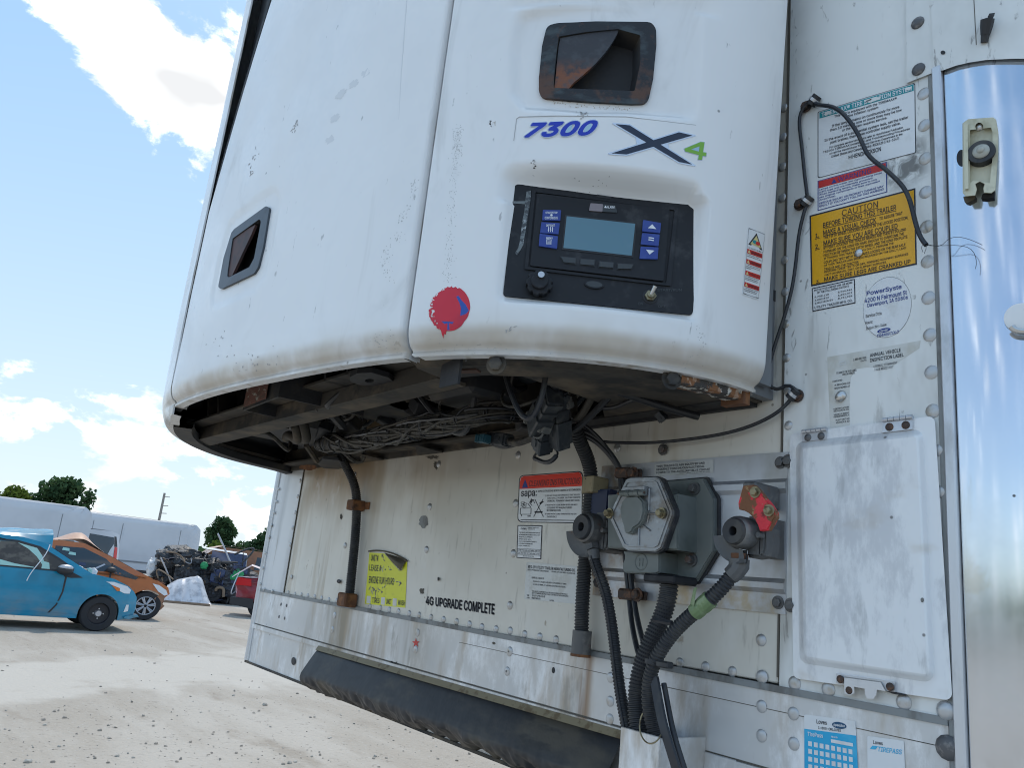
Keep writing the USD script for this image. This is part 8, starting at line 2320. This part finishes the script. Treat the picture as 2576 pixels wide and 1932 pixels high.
# brown estate car behind the wreck
pB = at(590, 31)
t = thing('brown_estate', 'brown estate car with a dented pale roof behind the crushed wreck', 'car', pB)
an = view_angle(pB, 10)
c = Car(t, pB, an, 1.8, 1.1, 1.82, 2.3, -2.3, 0.12)
c.body('body', Polygon([(-2.3, 0.4), (-2.3, 0.9), (-1.6, 1.1), (-0.9, 1.70), (-0.6, 1.82), (1.6, 1.78), (2.1, 1.55), (2.28, 1.1), (2.3, 0.4)]), 'paint_brown', 0.3)
c.side('window', [(-0.3, 1.16), (-0.3, 1.62), (0.28, 1.62), (0.28, 1.16)], 'scrap_white')
c.side('window', [(0.55, 1.16), (0.62, 1.60), (1.10, 1.58), (1.10, 1.16)], 'glass_dark')
c.side('window', [(1.25, 1.16), (1.25, 1.58), (1.75, 1.50), (1.85, 1.16)], 'glass_dark')
c.over('roof_skin', [(-0.9, 1.74), (-0.5, 1.86), (0.5, 1.86), (1.6, 1.80), (2.0, 1.64)], 'roof_peach', 0.95, 0.95, 0.02, label='pale dented roof')
for s_ in (-1, 1):
    c.wheel(1.4, 0.34, 0.2, s_, 'wheel_alloy')
    c.wheel(-1.4, 0.34, 0.2, s_, 'wheel_alloy')
# maroon wreck at the trailer's edge
pM = at(645, 24)
R4, D4 = loc_frame(pM)
t = thing('maroon_wreck', 'maroon wrecked car tail with a bent boot lid at the trailer edge', 'wreck', pM)
mm_ = lambda P: pM + np.asarray(P, float)[..., :1] * R4 + np.asarray(P, float)[..., 1:2] * D4 + np.asarray(P, float)[..., 2:3] * np.array([0, 0, 1.0])
tail = hull([(-0.35, -0.7, 0.42), (-0.42, -0.7, 0.85), (-0.35, -0.6, 1.02), (0.9, -0.85, 0.40), (0.9, -0.85, 1.05), (-0.35, 0.7, 0.45), (-0.4, 0.7, 1.0), (0.9, 0.8, 0.42), (0.9, 0.8, 1.05)])
v, f = trimesh.remesh.subdivide_to_size(np.array(tail.vertices), np.array(tail.faces), 0.15)
v = v + 0.10 * (np.stack([meshkit.fbm(v * 3, 3, k) for k in (5, 6, 7)], 1) - 0.5)
obj('body', trimesh.Trimesh(mm_(v), f, process=False), 'paint_maroon', t, smooth=30)
obj('tail_lamp', hull(mm_(np.array([(-0.43, -0.72, 0.80), (-0.40, -0.74, 1.0), (-0.05, -0.80, 0.98), (-0.02, -0.80, 0.80), (-0.2, -0.6, 0.9)]))), 'tail_red', t)
mk('pink_sheet', (0.42, 0.33, 0.34), 0.4)
obj('boot_lid', [hull(mm_(np.array([(-0.55, -0.75, 0.98), (-0.10, -0.85, 1.32), (-0.10, -0.80, 1.35), (-0.55, -0.70, 1.0), (-0.1, 0.3, 1.36), (-0.5, 0.3, 1.05)]))), hull(mm_(np.array([(-0.10, -0.85, 1.33), (0.65, -0.9, 1.12), (0.65, -0.85, 1.16), (-0.1, 0.3, 1.37), (0.6, 0.3, 1.2), (-0.10, -0.80, 1.36)])))], 'pink_sheet', t, smooth=False, label='bent pale maroon boot lid')
th_ = np.linspace(0, 2 * np.pi, 30)
obj('wheel', grid(mm_(np.array([[(0.30 + q * math.cos(a), -0.72 + d, 0.32 + q * math.sin(a)) for a in th_] for q, d in ((0.02, -0.02), (0.2, 0), (0.31, 0), (0.33, 0.04), (0.33, 0.18), (0.2, 0.2))]))), 'tyre', t)
obj('bumper', hull(mm_(np.array([(-0.5, -0.78, 0.30), (-0.5, -0.78, 0.48), (0.1, -0.86, 0.48), (0.1, -0.86, 0.22), (-0.3, -0.5, 0.30), (-0.3, -0.5, 0.5), (0.0, -0.5, 0.35)]))), 'trim_black', t)
# crumpled plastic sheet lying on planks in front of the wreck
pS = G(475, 1520)
R5, D5 = loc_frame(pS)
sh_ = thing('plastic_sheet', 'crumpled silvery plastic sheet over a plank in front of the crushed wreck', 'sheet', pS)
rows = []
for x in np.linspace(-0.72, 0.52, 34):
    row_ = []
    for q in np.linspace(0, 1, 16):
        top = np.interp(x, [-0.72, -0.45, -0.15, 0.12, 0.24, 0.52], [0.42, 0.62, 0.72, 0.78, 0.70, 0.10])
        fold = 0.10 * (meshkit.fbm([[x * 5, q * 2.2, 0.3]], 4, 8)[0] - 0.5) + 0.05 * abs(math.sin(x * 13 + q * 2))
        z = top * math.sin(q * math.pi * 0.5) ** 0.8 if q < 0.99 else top
        row_.append(pS + R5 * (x + 0.12 * (1 - q) * (x > 0)) + D5 * (-0.35 + 0.7 * q + fold) + np.array([0, 0, 0.06 + z + 0.08 * (meshkit.fbm([[x * 6, q * 4, 2.3]], 3, 9)[0] - 0.5)]))
    rows.append(row_)
obj('sheet', grid(np.array(rows)), 'plastic_sheet', sh_, smooth=20)
plk = thing('plank', 'grey brown plank lying on the gravel under the plastic sheet', 'plank', pS)
a_, b_ = pS - R5 * 0.95 - D5 * 0.30, pS + R5 * 0.60 - D5 * 0.45
dd_ = (b_ - a_) / np.linalg.norm(b_ - a_)
obj('board', hull([q + o for q in (a_, b_) for o in (np.array([0, 0, 0.0]), D5 * 0.14, np.array([0, 0, 0.07]), D5 * 0.14 + [0, 0, 0.07])]), 'plank', plk, smooth=False)

# ---- trees and pole
mk('leaf_dark', (0.030, 0.062, 0.026), 0.6, layers=[dict(col=(0.055, 0.10, 0.035), sc=(0.6, 0.6, 0.6), lo=0.42, hi=0.62)])
mk('leaf_light', (0.085, 0.125, 0.030), 0.6, layers=[dict(col=(0.060, 0.095, 0.028), sc=(0.6, 0.6, 0.6), lo=0.42, hi=0.62)])


def leaf_mat(name, c1, c2):
    n = {'g': ('geometry', {}), 'no': ('noise_texture', {'scale': 0.7, 'detail': 3.0}), 'r': ('map_range', {'from_min': 0.4, 'from_max': 0.62, 'clamp': True}), 'm': ('mix', {'mix_type': 'mix', 'color1': c1, 'color2': c2}),
         'd': ('diffuse_bsdf', {}), 't': ('translucent_bsdf', {}), 'x': ('mix_closure', {'fac': 0.35})}
    l = [('g.position', 'no.vector'), ('no.fac', 'r.value'), ('r.result', 'm.fac'), ('m.color', 'd.color'), ('m.color', 't.color'), ('d.BSDF', 'x.closure1'), ('t.BSDF', 'x.closure2')]
    MATS[name] = usdkit.material(stage, '/World/Looks/' + name, n, l, surface='x.closure')


leaf_mat('foliage_dark', (0.040, 0.080, 0.040), (0.080, 0.135, 0.058))
leaf_mat('foliage_light', (0.105, 0.150, 0.030), (0.075, 0.115, 0.030))


def tree(lab, px, dist, width, height, blobs, mat, seed, n=2600, leaf=0.22, trunk=True):
    """blobs: (x, y, z, radius x, radius z) in parts of the width and height."""
    p = at(px, dist)
    r_, d_ = loc_frame(p)
    rs = np.random.default_rng(seed)
    t = thing('tree', lab, 'tree', p)
    V, F = [], []
    wts = np.array([b[3] * b[3] * b[4] for b in blobs])
    pick = rs.choice(len(blobs), n, p=wts / wts.sum())
    k = 0
    for i in pick:
        bxx, byy, bzz, brx, brz = blobs[i]
        v = rs.normal(0, 1, 3)
        v /= np.linalg.norm(v)
        q = rs.random() ** 0.45
        lump = 0.72 + 0.5 * meshkit.noise([v * 2.6 + seed + i])[0]
        c0_ = p + r_ * (bxx + v[0] * brx * q * lump) * width + d_ * (byy + v[1] * brx * q * lump) * width + np.array([0, 0, (bzz + v[2] * brz * q * lump) * height])
        s_ = leaf * rs.uniform(0.6, 1.4)
        a, b = rs.normal(0, 1, 3), rs.normal(0, 1, 3)
        a /= np.linalg.norm(a)
        b -= a * (a @ b)
        b /= np.linalg.norm(b)
        V.append([c0_ - a * s_ - b * s_ * 0.3, c0_ + a * s_ * 0.2 - b * s_ * 0.7, c0_ + a * s_, c0_ - a * s_ * 0.1 + b * s_ * 0.8])
        F += [[k, k + 1, k + 2], [k, k + 2, k + 3]]
        k += 4
    obj('crown', trimesh.Trimesh(np.array(V).reshape(-1, 3), np.array(F), process=False), mat, t, smooth=False)
    up = np.array([0, 0, 1.0])
    br_ = [sweep(spline([p, p + up * height * 0.25 + r_ * 0.05, p + up * height * 0.5 - r_ * 0.05, p + up * height * 0.75], 0.3), np.interp(np.linspace(0, 1, len(spline([p, p + up * height * 0.25 + r_ * 0.05, p + up * height * 0.5 - r_ * 0.05, p + up * height * 0.75], 0.3))), [0, 1], [0.03 * height, 0.008 * height]), 8)]
    for b in blobs:
        e_ = p + r_ * b[0] * width + d_ * b[1] * width + up * b[2] * height
        br_.append(sweep([p + up * height * 0.3, (p + up * height * 0.42 + e_) / 2, e_], [0.014 * height, 0.009 * height, 0.004 * height], 6))
    obj('trunk', br_, 'bark', t)


tree('light green round tree at the left edge behind the vans', 10, 75, 3.3, 5.6, [(0, 0, 0.70, 0.42, 0.24), (-0.32, 0, 0.58, 0.26, 0.20), (0.30, 0, 0.60, 0.30, 0.22), (0.05, 0.1, 0.84, 0.26, 0.13)], 'foliage_light', 1, 2600, 0.15)
tree('large dark green tree with an open right side behind the vans', 126, 78, 5.4, 7.0, [(-0.05, 0, 0.78, 0.28, 0.17), (0.12, 0.05, 0.85, 0.22, 0.14), (-0.32, 0, 0.60, 0.24, 0.14), (0.10, -0.05, 0.58, 0.28, 0.16), (0.40, 0, 0.73, 0.12, 0.15), (0.36, 0, 0.56, 0.14, 0.10), (-0.15, 0.1, 0.52, 0.3, 0.12)], 'foliage_dark', 2, 4200, 0.17)
tree('tall dark green tree with a ragged crown right of the long vans', 545, 85, 3.4, 5.6, [(0, 0, 0.84, 0.30, 0.14), (0.16, 0, 0.70, 0.32, 0.15), (-0.18, 0, 0.66, 0.32, 0.16), (0.0, 0, 0.52, 0.4, 0.14)], 'foliage_dark', 3, 2800, 0.15)
tree('light green bush in front of the ragged tree', 538, 80, 1.9, 3.1, [(0, 0, 0.60, 0.46, 0.36), (-0.25, 0, 0.5, 0.3, 0.3)], 'foliage_light', 4, 1200, 0.13)
tree('dark bushy tree by the trailer edge', 655, 80, 3.0, 4.9, [(0.1, 0, 0.68, 0.34, 0.26), (-0.24, 0, 0.5, 0.3, 0.22), (0.3, 0, 0.5, 0.3, 0.3)], 'foliage_dark', 5, 2200, 0.15)
tree('low dark tree between the ragged tree and the trailer edge', 605, 84, 4.2, 3.5, [(0, 0, 0.70, 0.25, 0.24), (-0.3, 0, 0.55, 0.3, 0.25), (0.3, 0, 0.55, 0.3, 0.25)], 'foliage_dark', 6, 2000, 0.15)
tree('dark tree tip showing between the two long vans', 226, 90, 1.6, 4.3, [(0, 0, 0.80, 0.34, 0.15), (0.1, 0, 0.6, 0.4, 0.2)], 'foliage_dark', 8, 700, 0.14)
# far hedge line that closes the lot; the half behind the camera is added for reflections
V, F, k = [], [], 0
rs = np.random.default_rng(17)
for i in range(14000):
    px = rs.uniform(-900, 900)
    if i < 7000:
        p = at(px, rs.uniform(95, 110))
    else:
        a_ = math.atan2(-FWD[1], -FWD[0]) + rs.uniform(-1.9, 1.9)
        p = np.array([math.cos(a_), math.sin(a_), 0]) * rs.uniform(100, 115)
    hmax = (1.2 if i < 7000 else 3.5) + (1.5 if i < 7000 else 5.0) * meshkit.fbm([[p[0] * 0.07, p[1] * 0.07, 0]], 3, 4)[0]
    c0_ = p + [0, 0, hmax * rs.random() ** 0.6]
    s_ = (0.3 if i < 7000 else 1.0) * rs.uniform(0.6, 1.4)
    a, b = rs.normal(0, 1, 3), rs.normal(0, 1, 3)
    a /= np.linalg.norm(a)
    b -= a * (a @ b)
    b /= np.linalg.norm(b)
    V.append([c0_ - a * s_, c0_ - b * s_ * 0.7, c0_ + a * s_, c0_ + b * s_ * 0.8])
    F += [[k, k + 1, k + 2], [k, k + 2, k + 3]]
    k += 4
tag(obj('hedge', trimesh.Trimesh(np.array(V).reshape(-1, 3), np.array(F), process=False), 'foliage_dark', smooth=False), 'far low green hedge line along the horizon behind the lot, with an unseen taller half added behind the camera for reflections', 'hedge', kind='stuff')
p = at(384, 70)
pole = thing('utility_pole', 'thin grey wooden utility pole behind the long white van', 'pole', p)
obj('post', sweep([p, p + [0, 0, 6.0]], [0.13, 0.09], 8), 'pole_wood', pole)
r_, d_ = loc_frame(p)
obj('crossarm', [bx(-0.05, 0.05, -0.05, 0.05, 0, 0.1)], 'pole_wood', pole) if False else obj('step_bolt', [sweep([p + np.array([0, 0, z]), p + np.array([0, 0, z + 0.03]) + r_ * 0.45], 0.03, 6) for z in (4.4, 5.0, 5.7)], 'pole_wood', pole)
